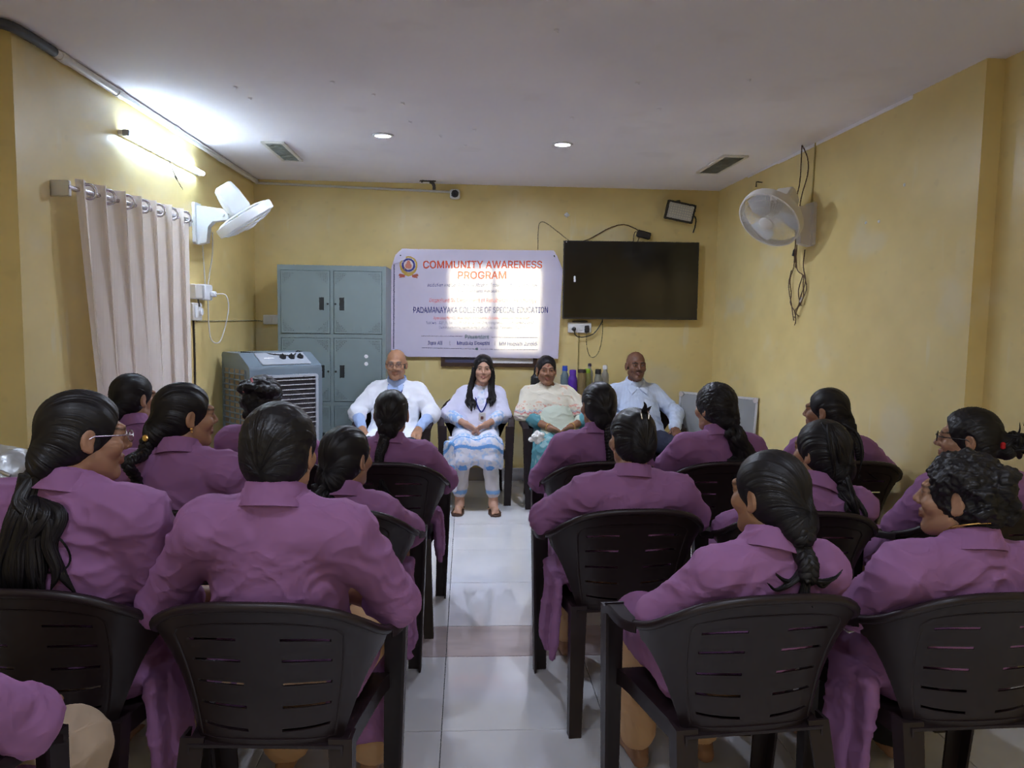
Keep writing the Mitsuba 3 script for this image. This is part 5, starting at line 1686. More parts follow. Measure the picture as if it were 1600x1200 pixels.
p = Person("person", "person at the bottom left corner whose purple sleeve and pale trouser knee show", at=(-1.185, 1.14, -8), H=1.22, sw=0.185, girth=1.12, head_yaw=-10, skin=(0.30, 0.16, 0.10), elbows={1: (0.285, 0.36, 0.70), -1: (-0.28, 0.2, 0.70)}, wrists={1: (0.17, 0.52, 0.62), -1: (-0.1, 0.44, 0.62)}, knees=(0.12, 0.150), knee_z=0.455)
p.tunic(PURPLE, 71, sleeve=0.45, amp=0.008, thigh=0.55)
p.trousers(BEIGE, 72, knee_r=0.082, amp=0.010)
F = p.hair_field(); p.cap(F, 0.012); p.hair_mesh(F)

# right block ------------------------------------------------------
p = Person("person", "person with a long braid and purple tunic, before the person in the cream shawl", **cast("E", 0.648, 1.188, sw=0.172, girth=1.0, head_yaw=10, head_roll=2, skin=(0.27, 0.14, 0.085), elbows={-1: (-0.285, 0.24, 0.69), 1: (0.26, 0.22, 0.70)}, trunk=-0.01))
p.tunic(PURPLE, 81, drape=(0.34, 0))
p.trousers(PEACH, 82)
F = p.hair_field(0.02, 0.04); p.cap(F, 0.013)
F.el(p.P(0, -0.108, -0.055), V(0.052, 0.040, 0.052), p.R, 0.03)
p.hair_mesh(F)
b0 = p.P(0.012, -0.130, -0.070)
p.braid([b0, b0 + V(0.002, -0.012, -0.06), V(b0[0] + 0.002, -0.006, 0.92), V(b0[0] + 0.006, -0.004, 0.85), V(b0[0] + 0.006, 0.036, 0.77)], 0.024, 0.015, 5)

p = Person("person", "broad-shouldered person with hair pinned up by a claw clip, purple tunic, right of the aisle", **cast("F", 0.622, 1.168, sw=0.178, girth=1.08, head_yaw=8, skin=(0.30, 0.16, 0.10), elbows={-1: (-0.285, 0.225, 0.735), 1: (0.29, 0.20, 0.735)}, wrists={-1: (-0.16, 0.46, 0.66), 1: (0.15, 0.44, 0.66)}))
p.tunic(PURPLE, 91, sleeve=0.6, amp=0.0075, drape=(0.30, 0.1), collar=0.024)
p.trousers(PEACH, 92)
F = p.hair_field(0.02, 0.0); p.cap(F, 0.012, nape=-0.085)
F.el(p.P(0, -0.085, 0.085), V(0.038, 0.034, 0.036), p.R, 0.03)
F.el(p.P(0, -0.110, 0.005), V(0.050, 0.025, 0.07), p.R, 0.03)
p.hair_mesh(F)
ck_ = p.P(0, -0.105, 0.115)
claw = [tube(spline([ck_ + V(s * 0.004, 0.02, 0.012), ck_ + V(s * 0.014, -0.012, 0.010), ck_ + V(s * 0.012, -0.022, -0.014)]), [0.0035] * 17, 6) for s in (-1, 1)]
p.add("claw_clip", cat(claw), "mat_chrome", label="shiny claw clip")
p.strands([([ck_ + V(0, 0.02, 0.0), ck_ + V(0.004, -0.004, 0.03), ck_ + V(-0.004, -0.012, 0.048)], [0.010, 0.007, 0.001]), ([ck_ + V(0.01, 0.02, 0.0), ck_ + V(0.016, -0.006, 0.022), ck_ + V(0.022, -0.016, 0.032)], [0.009, 0.006, 0.001])], None, "hair_tuft")

p = Person("person", "person with a thick curly ponytail and purple tunic beside the leaning grey board", **cast("G", 1.232, 1.184, sw=0.172, girth=1.02, head_yaw=26, skin=(0.30, 0.16, 0.095), elbows={-1: (-0.29, 0.24, 0.70), 1: (0.26, 0.22, 0.70)}))
p.tunic(PURPLE, 101)
p.trousers(PEACH, 102)
F = p.hair_field(0.03, 0.04); p.cap(F, 0.020, nape=-0.090, ears=False)
F.el(p.P(0, -0.100, -0.050), V(0.062, 0.045, 0.060), p.R, 0.03)
p.hair_mesh(F, curl=0.006, seed=104)
n0 = p.P(0.0, -0.130, -0.085)
r = np.random.default_rng(14)
p.strands([([n0 + r.normal(0, 0.012, 3), n0 + V(0.015, -0.020, -0.045) + r.normal(0, 0.016, 3), n0 + V(0.03, -0.016, -0.11) + r.normal(0, 0.028, 3) * V(1, .5, 1), n0 + V(0.045, -0.01, -0.17) + r.normal(0, 0.034, 3) * V(1, .4, 1), n0 + V(0.055, 0.0, -0.235) + r.normal(0, 0.034, 3) * V(1, .4, 1)], [0.014, 0.022, 0.023, 0.019, 0.003]) for _ in range(26)], None, "ponytail", hug=-1)
p.add("hair_tie", tube(spline([n0 + V(0.02 * math.cos(a) + 0.008, -0.018 + 0.018 * math.sin(a), -0.022) for a in np.linspace(0, 2 * math.pi, 9)], 4), 0.005, 8), plain((0.02, 0.02, 0.025), 0.6))

p = Person("person", "person by the right wall with a dark braid, face turned left, purple tunic", **cast("H", 1.815, 1.168, sw=0.160, head_yaw=46, skin=(0.24, 0.12, 0.07)))
p.tunic(PURPLE * 0.96, 111)
p.trousers(PEACH, 112)
F = p.hair_field(0.02, 0.04); p.cap(F, 0.011)
F.el(p.P(0.0, -0.108, -0.050), V(0.048, 0.038, 0.050), p.R, 0.03)
p.hair_mesh(F)
b0 = p.P(0.0, -0.130, -0.060)
p.braid([b0, b0 + V(0.008, -0.010, -0.06), V(b0[0] + 0.012, -0.004, 0.885), V(b0[0] + 0.02, 0.0, 0.83)], 0.022, 0.013, 5)

p = Person("person", "person with sleek short-tailed hair and purple tunic behind the thick-braided person", **cast("I", 1.335, 1.130, sw=0.158, girth=0.98, head_yaw=28, head_pitch=-3, skin=(0.28, 0.15, 0.09), elbows={-1: (-0.225, 0.22, 0.69), 1: (0.225, 0.22, 0.69)}))
p.tunic(PURPLE, 121)
p.trousers(PEACH, 122)
F = p.hair_field(0.02, 0.04); p.cap(F, 0.017, nape=-0.100, ears=False)
F.el(p.P(0.01, -0.095, -0.050), V(0.066, 0.040, 0.055), p.R, 0.03)
p.hair_mesh(F)
n0 = p.P(0.0, -0.118, -0.090)
r = np.random.default_rng(19)
p.strands([([n0 + r.normal(0, 0.014, 3), n0 + V(0.012, -0.014, -0.04) + r.normal(0, 0.012, 3), n0 + V(0.022, -0.004, -0.09) + r.normal(0, 0.016, 3) * V(1, .4, 1), n0 + V(0.030, 0.0, -0.135) + r.normal(0, 0.022, 3) * V(1, .4, 1)], [0.011, 0.012, 0.008, 0.0008]) for _ in range(16)], None, "short_tail", hug=-1)
r = np.random.default_rng(20)
p.strands([([p.P(x, -0.02 - 0.003 * k, 0.125), p.P(x * 1.6, -0.09, 0.09), p.P(x * 1.7, -0.118, 0.02), p.P(x * 1.4 + 0.01, -0.118, -0.06)], [0.004, 0.006, 0.006, 0.001]) for k, x in enumerate(r.uniform(-0.055, 0.055, 14))], None, "hair_lock")

p = Person("person", "person with one thick long braid down the back of a purple tunic", **cast("J", 0.812, 1.155, sw=0.158, girth=0.98, head_yaw=24, skin=(0.27, 0.14, 0.08), elbows={-1: (-0.222, 0.20, 0.69), 1: (0.215, 0.20, 0.70)}))
p.tunic(PURPLE * 1.03, 131, sleeve=0.7, amp=0.007)
p.trousers(PEACH, 132)
F = p.hair_field(0.02, 0.05); p.cap(F, 0.014, nape=-0.085)
F.el(p.P(0.0, -0.105, -0.055), V(0.060, 0.042, 0.056), p.R, 0.03)
p.hair_mesh(F)
b0 = p.P(-0.004, -0.128, -0.030)
p.braid([b0 + V(0, 0.02, 0.01), b0 + V(-0.006, -0.004, -0.045), V(b0[0] - 0.006, b0[1] + 0.020, 0.925), V(b0[0] - 0.002, 0, 0.882), V(b0[0] - 0.008, 0, 0.845)], 0.027, 0.021, 4.5, tip=0.06)
r = np.random.default_rng(23)
b1 = V(b0[0] - 0.010, -0.012, 0.845)
p.strands([([b1 + V(0, 0, 0.03), b1 + V(s * 0.03, -0.004, 0.0), b1 + V(s * 0.06 + w, -0.006, -0.006 + w), b1 + V(s * 0.085 + w, -0.004, 0.012 + w)], [0.009, 0.007, 0.004, 0.0008]) for s in (-1, 1) for w in r.uniform(-0.02, 0.02, 5)], None, "braid_end", hug=-1)

p = Person("person", "person by the right wall with a messy bun, red hair clip and glasses, purple tunic", **cast("M", 1.925, 1.180, sw=0.172, girth=1.05, head_yaw=52, skin=(0.30, 0.16, 0.10), elbows={-1: (-0.232, 0.24, 0.70), 1: (0.25, 0.22, 0.70)}))
p.tunic(PURPLE, 141, drape=(0.30, 0))
p.trousers(PEACH, 142)
F = p.hair_field(0.06, 0.02); p.cap(F, 0.013)
F.el(p.P(0.0, -0.130, -0.015), V(0.048, 0.042, 0.050), p.R, 0.02)
p.hair_mesh(F, curl=0.004, seed=144)
bc = p.P(0.0, -0.155, 0.0)
r = np.random.default_rng(29)
pp = []
for k in range(14):
    a0 = r.uniform(0, 6.28)
    ax = r.normal(0, 1, 3); ax /= np.linalg.norm(ax)
    Q = frame(ax)
    rad = r.uniform(0.022, 0.042)
    pp.append(([bc + r.normal(0, 0.008, 3) + Q @ V(rad * math.cos(a0 + t), rad * math.sin(a0 + t), 0.004 * t) for t in np.linspace(0, 4.6, 8)], [0.006, 0.009, 0.009, 0.008, 0.001]))
for k in range(9):
    d = r.normal(0, 1, 3) + p.R @ V(0, -1.2, 0.2)
    d /= np.linalg.norm(d)
    pp.append(([bc + d * 0.03, bc + d * 0.055 + r.normal(0, 0.006, 3), bc + d * 0.078 + r.normal(0, 0.012, 3)], [0.005, 0.003, 0.0006]))
p.strands(pp, None, "bun")
p.add("hair_clip", moved(cbox((0, 0, 0), (0.030, 0.016, 0.026), 0.005), p.R, p.P(-0.045, -0.118, -0.005)), plain((0.45, 0.012, 0.020), 0.3), smooth=False, label="red hair clip")
p.glasses("mat_black_plastic")

p = Person("person", "person with short curly black hair, thin gold chain and purple tunic at the right edge", **cast("K", 1.345, 1.150, sw=0.190, girth=1.12, head_yaw=44, head_pitch=-2, skin=(0.29, 0.155, 0.095), elbows={-1: (-0.250, 0.24, 0.69), 1: (0.27, 0.2, 0.70)}))
p.tunic(PURPLE, 151, sleeve=0.75, amp=0.0105, drape=(0.40, 0), ease=0.019)


def dotted(q, col):
    d = meshkit.noise(q * 70, 5)
    col[d > 0.83] = (0.30, 0.28, 0.26)
    return col


p.trousers(DARK, 152, knee_r=0.085, hem_r=0.075, pattern=dotted)
F = p.hair_field(0.03, 0.02); p.cap(F, 0.018, nape=-0.085, ears=True)
for k in range(22):
    a, z = rng.uniform(math.pi * 0.9, math.pi * 2.1), rng.uniform(-0.055, 0.09)
    F.el(p.P(0.078 * math.cos(a), -0.025 + 0.090 * math.sin(a), z), V(0.026, 0.026, 0.022), None, 0.012)
p.hair_mesh(F, curl=0.020, seed=154)
p.add("gold_chain", tube([p.neck + V(0.058 * math.cos(a), 0.058 * math.sin(a) + 0.004, 0.068 - 0.028 * math.sin(a)) for a in np.linspace(0, 2 * math.pi, 30)], 0.0026, 6), "mat_gold")

# presenters -------------------------------------------------------
G4 = "presenters seated facing the rows"
SKIRT = V(0.62, 0.63, 0.72)


def ribbon(p, pts, w, name, color, t=0.002, mat_="mat_cloth", parent=None, label=None):
    """A strap along points given as (x, y, z) in the person's space, its width across, lying on the clothes."""
    sp = spline(p.lay(pts, 0.003, 1), 6)
    tan = np.gradient(sp, axis=0)
    tan /= np.linalg.norm(tan, axis=1, keepdims=True)
    out = V(0, 1, 0.15)
    side = np.cross(tan, out)
    side /= np.linalg.norm(side, axis=1, keepdims=True)
    m = grid_sheet(np.stack([sp - side * w / 2, sp + side * w / 2], 1), t)
    return p.garment(name, m, color, label, None, parent)


# white-coated person
p = Person("person", "balding person with glasses in a white coat, seated facing the rows", **cast("W", -0.560, 1.232, sw=0.168, girth=1.10, drop=0.345, male=True, hs=1.02, head_pitch=3, fine=True, group=G4, hands="knee", skin=(0.36, 0.185, 0.105),
           elbows={1: (0.300, 0.24, 0.72), -1: (-0.300, 0.24, 0.72)}, wrists={1: (0.215, 0.47, 0.625), -1: (-0.215, 0.47, 0.625)}, knees=(0.17, 0.17), face=dict(smile=1.0, beard=0.08, brow=(0.10, 0.08, 0.07), tache=0.35)))
SHIRT = V(0.36, 0.47, 0.72)
p.tunic(SHIRT, 201, sleeve=0.92, skirt=False, collar=0.02, amp=0.004, ease=0.012, cuff_r=0.036, elbow_r=0.050, name="shirt", label="pale blue shirt")


def coat_open(F):
    F.el((p.sx, p.ys + 0.19, p.zs - 0.06), (0.078, 0.13, 0.24), None, 0.008, True)
    F.slab((p.sx, p.ys + 0.2, 0.56), (0.012, 0.2, 0.28), 0.0, None, 0.02, True)
    F.rc(p.neck, p.neck + V(0, 0.06, 0.10), 0.066, 0.072, 0.01, True)


k = p.tunic(V(0.74, 0.76, 0.82), 202, sleeve=0.16, ease=0.024, collar=0, amp=0.007, name="coat", extra=coat_open, elbow_r=0.062, cuff_r=0.062, label="white coat", thigh=0.72)
p.trousers(V(0.03, 0.035, 0.06), 203)
zs, ys = p.zs, p.ys
for s in (-1, 1):
    x0 = p.sx
    p.collar_leaf(p.lay([V(x0 + s * 0.012, ys + 0.075, zs + 0.060), V(x0 + s * 0.050, ys + 0.040, zs + 0.095), V(x0 + s * 0.066, ys + 0.066, zs + 0.045), V(x0 + s * 0.036, ys + 0.112, zs + 0.002)], 0.004, 1), SHIRT * 1.05, "shirt_collar")
    p.collar_leaf(p.lay([V(x0 + s * 0.060, ys + 0.050, zs + 0.080), V(x0 + s * 0.092, ys + 0.062, zs + 0.058), V(x0 + s * 0.112, ys + 0.108, zs - 0.035), V(x0 + s * 0.082, ys + 0.130, zs - 0.048), V(x0 + s * 0.092, ys + 0.135, zs - 0.062), V(x0 + s * 0.036, ys + 0.160, zs - 0.175), V(x0 + s * 0.050, ys + 0.108, zs - 0.02)], 0.004, 1), V(0.76, 0.78, 0.83), "lapel", parent=k)
    ribbon(p, [V(x0 + s * 0.058, ys + 0.055, zs + 0.075), V(x0 + s * 0.052, ys + 0.104, zs + 0.02), V(x0 + s * 0.036, ys + 0.135, zs - 0.06), V(x0 + s * 0.010, ys + 0.155, zs - 0.17)], 0.013, "lanyard", V(0.015, 0.025, 0.16))
F = p.hair_field(0.0, 0.0)
F.el(p.P(0, -0.030, 0.005), V(0.0805, 0.085, 0.070) * p.hs, p.R, 0.01)
F.slab(p.P(0, 0, 0.115), V(0.16, 0.2, 0.062), 0.0, p.R @ rot([1, 0, 0], -8), 0.01, True)
F.slab(p.P(0, 0.152, 0.0), V(0.16, 0.14, 0.2), 0.0, p.R, 0.008, True)
F.slab(p.P(0, 0, -0.175), V(0.16, 0.2, 0.12), 0.0, p.R, 0.01, True)
for s in (-1, 1):
    F.el(p.P(s * 0.088, -0.004, -0.006), V(0.022, 0.024, 0.036), p.R, 0.006, True)
p.hair_mesh(F, curl=0.002, seed=9, name="hair_fringe", material="mat_grey_hair")
p.glasses("mat_black_plastic", r=0.0215)

# person with the printed tunic
p = Person("person", "long-haired person in a pale coat over a blue-bordered printed tunic, hands clasped", **cast("X", 0.142, 1.186, sw=0.138, girth=0.93, drop=0.33, hs=0.96, fine=True, group=G4, hands="clasp", skin=(0.46, 0.26, 0.18),
           elbows={1: (0.225, 0.235, 0.69), -1: (-0.225, 0.235, 0.69)}, wrists={1: (0.082, 0.405, 0.640), -1: (-0.082, 0.405, 0.640)}, knees=(0.105, 0.105), feet={1: (0.125, 0.60, 0.085), -1: (-0.135, 0.615, 0.085)}, face=dict(lips=(0.40, 0.17, 0.14), jaw=0.90)))


def printed(q, col):
    s = q[:, 1] - 0.08 + np.maximum(0, 0.53 - q[:, 2]) * 1.0
    blue, sky_ = V(0.13, 0.30, 0.62), V(0.40, 0.52, 0.72)
    d = meshkit.noise(np.c_[q[:, 0] * 60, s * 60, q[:, 2] * 25], 8)
    skirt = (q[:, 2] < 0.63) & (q[:, 1] > 0.34)
    col[(d > 0.64) & (q[:, 2] < 0.95)] = sky_
    band = lambda a, b: skirt & (s > a) & (s < b)
    for a, b in ((0.530, 0.540), (0.640, 0.655), (0.705, 0.735), (0.880, 0.90)):
        col[band(a, b)] = blue
    motif = band(0.555, 0.632) & (np.abs(np.sin(q[:, 0] * 75)) > 0.45) & (np.abs(np.sin((s - 0.55) * 75)) > 0.35)
    col[motif] = V(0.28, 0.44, 0.66)
    cuff = (np.abs(q[:, 0]) > 0.10) & (q[:, 2] < 0.74) & (q[:, 2] > 0.60) & (q[:, 1] < 0.47) & (np.abs(q[:, 0]) < 0.22)
    col[cuff & (d > 0.45)] = V(0.30, 0.45, 0.70)
    return col


def fall(F):
    for s in (-1, 1):
        k_ = p.kn[s]
        F.rc(k_ + V(0, 0.0, 0.0), k_ + V(0, 0.030, -0.095), 0.078, 0.082, 0.03)
    F.rc(V(-0.10, 0.705, 0.49), V(0.10, 0.705, 0.49), 0.062, None, 0.04)
    F.rc(V(-0.10, 0.725, 0.415), V(0.10, 0.725, 0.415), 0.050, None, 0.04)
    for j in range(4):
        F.slab((0.185 - 0.004 * j, 0.48 + 0.085 * j, 0.40 - 0.035 * j), (0.006, 0.050, 0.125 + 0.012 * j), 0.008, rot([0, 1, 0], 6) @ rot([0, 0, 1], 6 * (-1) ** j), 0.02)
    F.slab((-0.190, 0.60, 0.43), (0.006, 0.12, 0.09), 0.008, None, 0.02)
    for j in range(3):
        F.slab((0.205 + 0.010 * (j % 2), 0.60 + 0.075 * j, 0.355 + 0.015 * j), (0.006, 0.050, 0.155), 0.008, rot([0, 0, 1], 25 * (-1) ** j), 0.02)


p.tunic(SKIRT, 211, sleeve=0.55, collar=0.0, amp=0.0055, ease=0.012, pattern=printed, extra=fall, name="printed_tunic", cuff_r=0.042, elbow_r=0.050, bust=1.0, label="white tunic printed with blue borders", thigh=1.0, h=0.0075)


def coat2(F):
    F.rc(p.neck + V(0, 0.01, -0.02), p.neck + V(0, 0.05, 0.10), 0.058, 0.070, 0.01, True)
    F.el((p.sx, p.ys + 0.14, p.zs + 0.02), (0.030, 0.10, 0.10), None, 0.01, True)


k = p.tunic(V(0.62, 0.62, 0.76), 212, sleeve=0.03, collar=0, skirt=False, ease=0.020, amp=0.006, elbow_r=0.060, bust=1.1, name="coat", extra=coat2, label="short pale lavender coat")
for s in (-1, 1):
    p.collar_leaf(p.lay([V(p.sx + s * 0.048, p.ys + 0.045, p.zs + 0.070), V(p.sx + s * 0.075, p.ys + 0.062, p.zs + 0.045), V(p.sx + s * 0.060, p.ys + 0.120, p.zs - 0.03), V(p.sx + s * 0.030, p.ys + 0.115, p.zs - 0.005)], 0.004, 1), V(0.63, 0.63, 0.77), "collar", parent=k)
    ribbon(p, [V(p.sx + s * 0.050, p.ys + 0.060, p.zs + 0.055), V(p.sx + s * 0.046, p.ys + 0.140, p.zs - 0.02), V(p.sx + s * 0.036, p.ys + 0.170, p.zs - 0.06), V(p.sx + s * 0.016, p.ys + 0.155, p.zs - 0.10), V(p.sx, p.ys + 0.170, p.zs - 0.118)], 0.011, "lanyard", V(0.02, 0.03, 0.18))
bd = p.add("badge", moved(cbox((0, 0, 0), (0.056, 0.004, 0.082), 0.003), rot([1, 0, 0], -12), V(p.sx - 0.005, p.front(p.sx, p.zs - 0.15) + 0.012, p.zs - 0.155)), "mat_white_board", smooth=False, label="white identity badge")
p.add("badge_photo", moved(cbox((0, 0.003, -0.004), (0.022, 0.002, 0.026)), rot([1, 0, 0], -12), V(p.sx - 0.005, p.front(p.sx, p.zs - 0.15) + 0.012, p.zs - 0.155)), plain((0.20, 0.10, 0.10), 0.4), bd, smooth=False)


def hems(q, col):
    col[(q[:, 2] < 0.165) & (q[:, 2] > 0.135)] = V(0.20, 0.38, 0.66)
    return col


p.trousers(V(0.58, 0.56, 0.58), 213, knee_r=0.066, hem_r=0.050, hem=0.15, pattern=hems, label="white trousers with blue hem bands")
for s in (-1, 1):
    a = p.an[s]
    sole = Polygon([(-0.030, -0.085), (0.030, -0.085), (0.036, 0.02), (0.046, 0.10), (0.034, 0.175), (0.0, 0.190), (-0.032, 0.170), (-0.042, 0.09), (-0.034, 0.02)]).buffer(0.006)
    sd_ = p.add("sandal", extrude(sole, 0.010, rot([0, 0, 1], -s * 4), (a[0] + s * 0.004, a[1] + 0.01, 0.0015)), plain((0.06, 0.03, 0.02), 0.5), smooth=False, label="thin brown sandal")
    p.add("strap", cat([tube(spline([V(a[0] - s * 0.010, a[1] + 0.155, 0.012), V(a[0] + s * 0.002, a[1] + 0.125, 0.058), V(a[0] + q, a[1] + 0.075, 0.030)]), 0.0035, 6) for q in (-0.042, 0.046)]), plain((0.45, 0.25, 0.14), 0.35), sd_)
F = p.hair_field(0.03, 0.03)
p.cap(F, 0.011, nape=None, front=1.02, ears=False)
F.el(p.P(0, -0.075, -0.085), V(0.072, 0.040, 0.075), p.R, 0.03)
F.rc(p.P(0, 0.10, 0.128), p.P(0, -0.03, 0.140), 0.003, 0.003, 0.006, True)
p.hair_mesh(F)
r = np.random.default_rng(31)
pp = []
for s in (-1, 1):
    for k in range(15):
        o = r.normal(0, 1, 3)
        wv = r.uniform(0, 6.28)
        zz = p.zs
        e_ = 0.745 if s > 0 else 0.785
        pp.append(([p.P(s * (0.076 + 0.006 * o[0]), -0.020 + 0.018 * o[1], 0.015), p.P(s * (0.084 + 0.006 * o[0]), -0.005 + 0.014 * o[1], -0.06), V(p.sx + s * (0.086 + 0.010 * o[0]), p.ys + 0.072 + 0.008 * o[1], zz + 0.060),
                    V(p.sx + s * (0.092 + 0.013 * o[0] + 0.010 * math.sin(wv)), 0, zz - 0.005), V(p.sx + s * (0.086 + 0.016 * o[0] - 0.012 * math.sin(wv)), 0, zz * 0.55 + e_ * 0.45), V(p.sx + s * (0.076 + 0.013 * o[0]), 0, e_ + 0.015 * o[2])], [0.010, 0.013, 0.013, 0.013, 0.012, 0.002]))
p.strands(pp, None, "long_hair", hug=1)
for s in (-1, 1):
    p.add("earring", trimesh.creation.icosphere(2, 0.0045).apply_translation(p.P(s * 0.080, 0.004, -0.038)), "mat_gold")

# person in the cream shawl
p = Person("person", "smiling person in a cream embroidered shawl over a teal tunic, hands clasped", **cast("Y", 0.655, 1.190, sw=0.150, girth=1.05, drop=0.335, hs=0.97, fine=True, group=G4, hands="clasp", skin=(0.24, 0.115, 0.065), head_pitch=1,
           elbows={1: (0.262, 0.25, 0.695), -1: (-0.262, 0.25, 0.695)}, wrists={1: (0.090, 0.43, 0.635), -1: (-0.070, 0.43, 0.640)}, knees=(0.14, 0.14), face=dict(smile=1.0, lips=(0.22, 0.075, 0.055), jaw=1.0)))
TEAL = V(0.085, 0.24, 0.28)


def fall3(F):
    for s in (-1, 1):
        F.rc(p.kn[s], p.kn[s] + V(0, 0.025, -0.12), 0.082, 0.078, 0.03)
    for s in (-1, 1):
        for j in range(3):
            F.slab((s * 0.225, 0.44 + 0.10 * j, 0.40 - 0.04 * j), (0.006, 0.058, 0.12 + 0.03 * j), 0.008, rot([0, 1, 0], -s * 5) @ rot([0, 0, 1], 6 * (-1) ** j), 0.02)


def tealprint(q, col):
    d = meshkit.noise(q * V(34, 34, 22), 4)
    col[d > 0.66] = V(0.22, 0.36, 0.38)
    col[(q[:, 1] > 0.63) & (np.abs(q[:, 0]) < 0.05)] = V(0.50, 0.50, 0.44)
    col[(q[:, 2] > 0.60) & (np.abs(q[:, 0]) < 0.155) & (q[:, 1] > 0.15)] = V(0.50, 0.55, 0.46)
    return col


p.tunic(TEAL, 221, sleeve=0.45, collar=0.0, amp=0.006, ease=0.013, extra=fall3, name="teal_tunic", cuff_r=0.046, elbow_r=0.054, bust=1.0, thigh=1.0, pattern=tealprint, label="teal printed tunic")
p.trousers(V(0.52, 0.50, 0.42), 222, knee_r=0.075, hem_r=0.065, label="cream trousers")
Fs = Field(axis(-0.42, 0.42, 0.008), axis(-0.14, 0.50, 0.008), axis(0.60, 1.06, 0.008))
Fs.el((p.sx * 0.6, 0.175, 0.70), (0.215, 0.175, 0.17), None, 0.06)
Fs.el((p.sx * 0.8, 0.165, p.zs - 0.10), (0.195, 0.160, 0.19), None, 0.06)
Fs.rc(p.sh[-1] + V(0.02, 0, 0), p.sh[1] - V(0.02, 0, 0), 0.082, None, 0.06)
for s in (-1, 1):
    Fs.rc(p.sh[s], p.sh[s] + (p.el[s] - p.sh[s]) * 0.95, 0.080, 0.088, 0.05)
    Fs.rc(p.neck + V(s * 0.06, 0, -0.02), p.neck + V(0, 0.03, 0.012), 0.045, 0.058, 0.04)
Fs.slab((0, 0.2, 0.48), (0.6, 0.6, 0.195), 0.0, rot([1, 0, 0], -3), 0.008, True)
Fs.rc(p.neck + V(0, 0.02, 0.0), p.neck + V(0, 0.05, 0.12), 0.050, 0.075, 0.012, True)
ms = Fs.mesh(2)
wrinkle(ms, 0.010, 224)


def shawl(q, col):
    z = q[:, 2] - 0.675 - (q[:, 1] - 0.2) * 0.05
    zig = np.abs(((q[:, 0] * 22 + q[:, 1] * 8) % 1) - 0.5) * 0.035
    col[(z > 0.018) & (z < 0.024)] = V(0.30, 0.16, 0.20)
    b = (z > 0.030) & (z < 0.082)
    col[b & (np.abs(z - 0.042 - zig) < 0.006)] = V(0.50, 0.17, 0.17)
    col[b & (np.abs(z - 0.058 - zig) < 0.004)] = V(0.28, 0.32, 0.42)
    d = meshkit.noise(q * V(70, 70, 70), 6)
    col[(z > 0.082) & (z < 0.12) & (d > 0.62)] = V(0.58, 0.30, 0.24)
    d2 = meshkit.noise(q * V(26, 26, 26), 16)
    col[(z > 0.13) & (d2 > 0.74)] = V(0.62, 0.42, 0.30)
    return col


p.garment("shawl", ms, V(0.60, 0.56, 0.46), "cream shawl with an embroidered border", shawl)
F = p.hair_field(0.0, 0.02); p.cap(F, 0.009, front=1.02)
F.el(p.P(0, -0.105, -0.045), V(0.045, 0.035, 0.050), p.R, 0.03)
F.rc(p.P(0.006, 0.10, 0.126), p.P(0.006, -0.03, 0.136), 0.003, 0.003, 0.005, True)
p.hair_mesh(F)
for s in (-1, 1):
    p.add("earring", cat([trimesh.creation.icosphere(2, 0.0055).apply_translation(p.P(s * 0.080, 0.000, -0.036)), trimesh.creation.icosphere(2, 0.0042).apply_translation(p.P(s * 0.080, 0.000, -0.047))]), "mat_gold")
p.add("forehead_mark", moved(lathe([(0, 0.0015), (0.004, 0.001), (0.005, 0), (0, 0)], 14), p.R @ R_BACK @ rot([1, 0, 0], 180), p.P(0, 0.094, 0.045)), plain((0.30, 0.02, 0.03), 0.5), smooth=False)
for s in (-1, 1):
    d = p.wr[s] - p.el[s]
    m = trimesh.creation.torus(0.029, 0.0035, major_sections=24, minor_sections=8)
    p.add("bangle", moved(m, frame(d), p.wr[s] - d / np.linalg.norm(d) * 0.02), "mat_gold")

# person in the pale blue shirt
p = Person("person", "bald dark-skinned person in a pale blue shirt, seated facing the rows at the right", **cast("Z", 1.402, 1.236, sw=0.172, girth=1.05, drop=0.345, male=True, hs=1.0, fine=True, group=G4, hands="knee", skin=(0.150, 0.068, 0.040), head_pitch=-1,
           elbows={1: (0.285, 0.25, 0.72), -1: (-0.300, 0.235, 0.72)}, wrists={1: (0.17, 0.46, 0.625), -1: (-0.205, 0.455, 0.635)}, knees=(0.16, 0.16), face=dict(beard=0.12, tache=0.7, brow=(0.012, 0.010, 0.010), lips=(0.12, 0.045, 0.035), look=(0, 1, 0))))
SH4 = V(0.47, 0.54, 0.68)


def stripes(q, col):
    a = np.arctan2(q[:, 0], q[:, 1] + 0.05) * 0.19
    col *= (0.97 + 0.05 * (np.sin(a * 420) > 0.2))[:, None]
    return col


k = p.tunic(SH4, 231, sleeve=0.94, skirt=False, collar=0.018, amp=0.0085, ease=0.017, cuff_r=0.040, elbow_r=0.056, name="shirt", pattern=stripes, label="pale blue striped shirt")
zs, ys = p.zs, p.ys
for s in (-1, 1):
    p.collar_leaf(p.lay([V(p.sx + s * 0.010, ys + 0.080, zs + 0.045), V(p.sx + s * 0.055, ys + 0.040, zs + 0.090), V(p.sx + s * 0.085, ys + 0.062, zs + 0.048), V(p.sx + s * 0.062, ys + 0.112, zs + 0.000)], 0.004, 1), SH4 * 1.06, "collar", parent=k)
ribbon(p, [V(p.sx, ys + 0.098, zs + 0.01), V(p.sx, ys + 0.138, zs - 0.08), V(p.sx, ys + 0.150, zs - 0.18), V(p.sx * 0.6, ys + 0.165, zs - 0.29)], 0.030, "placket", SH4 * 1.03, 0.004, parent=k)
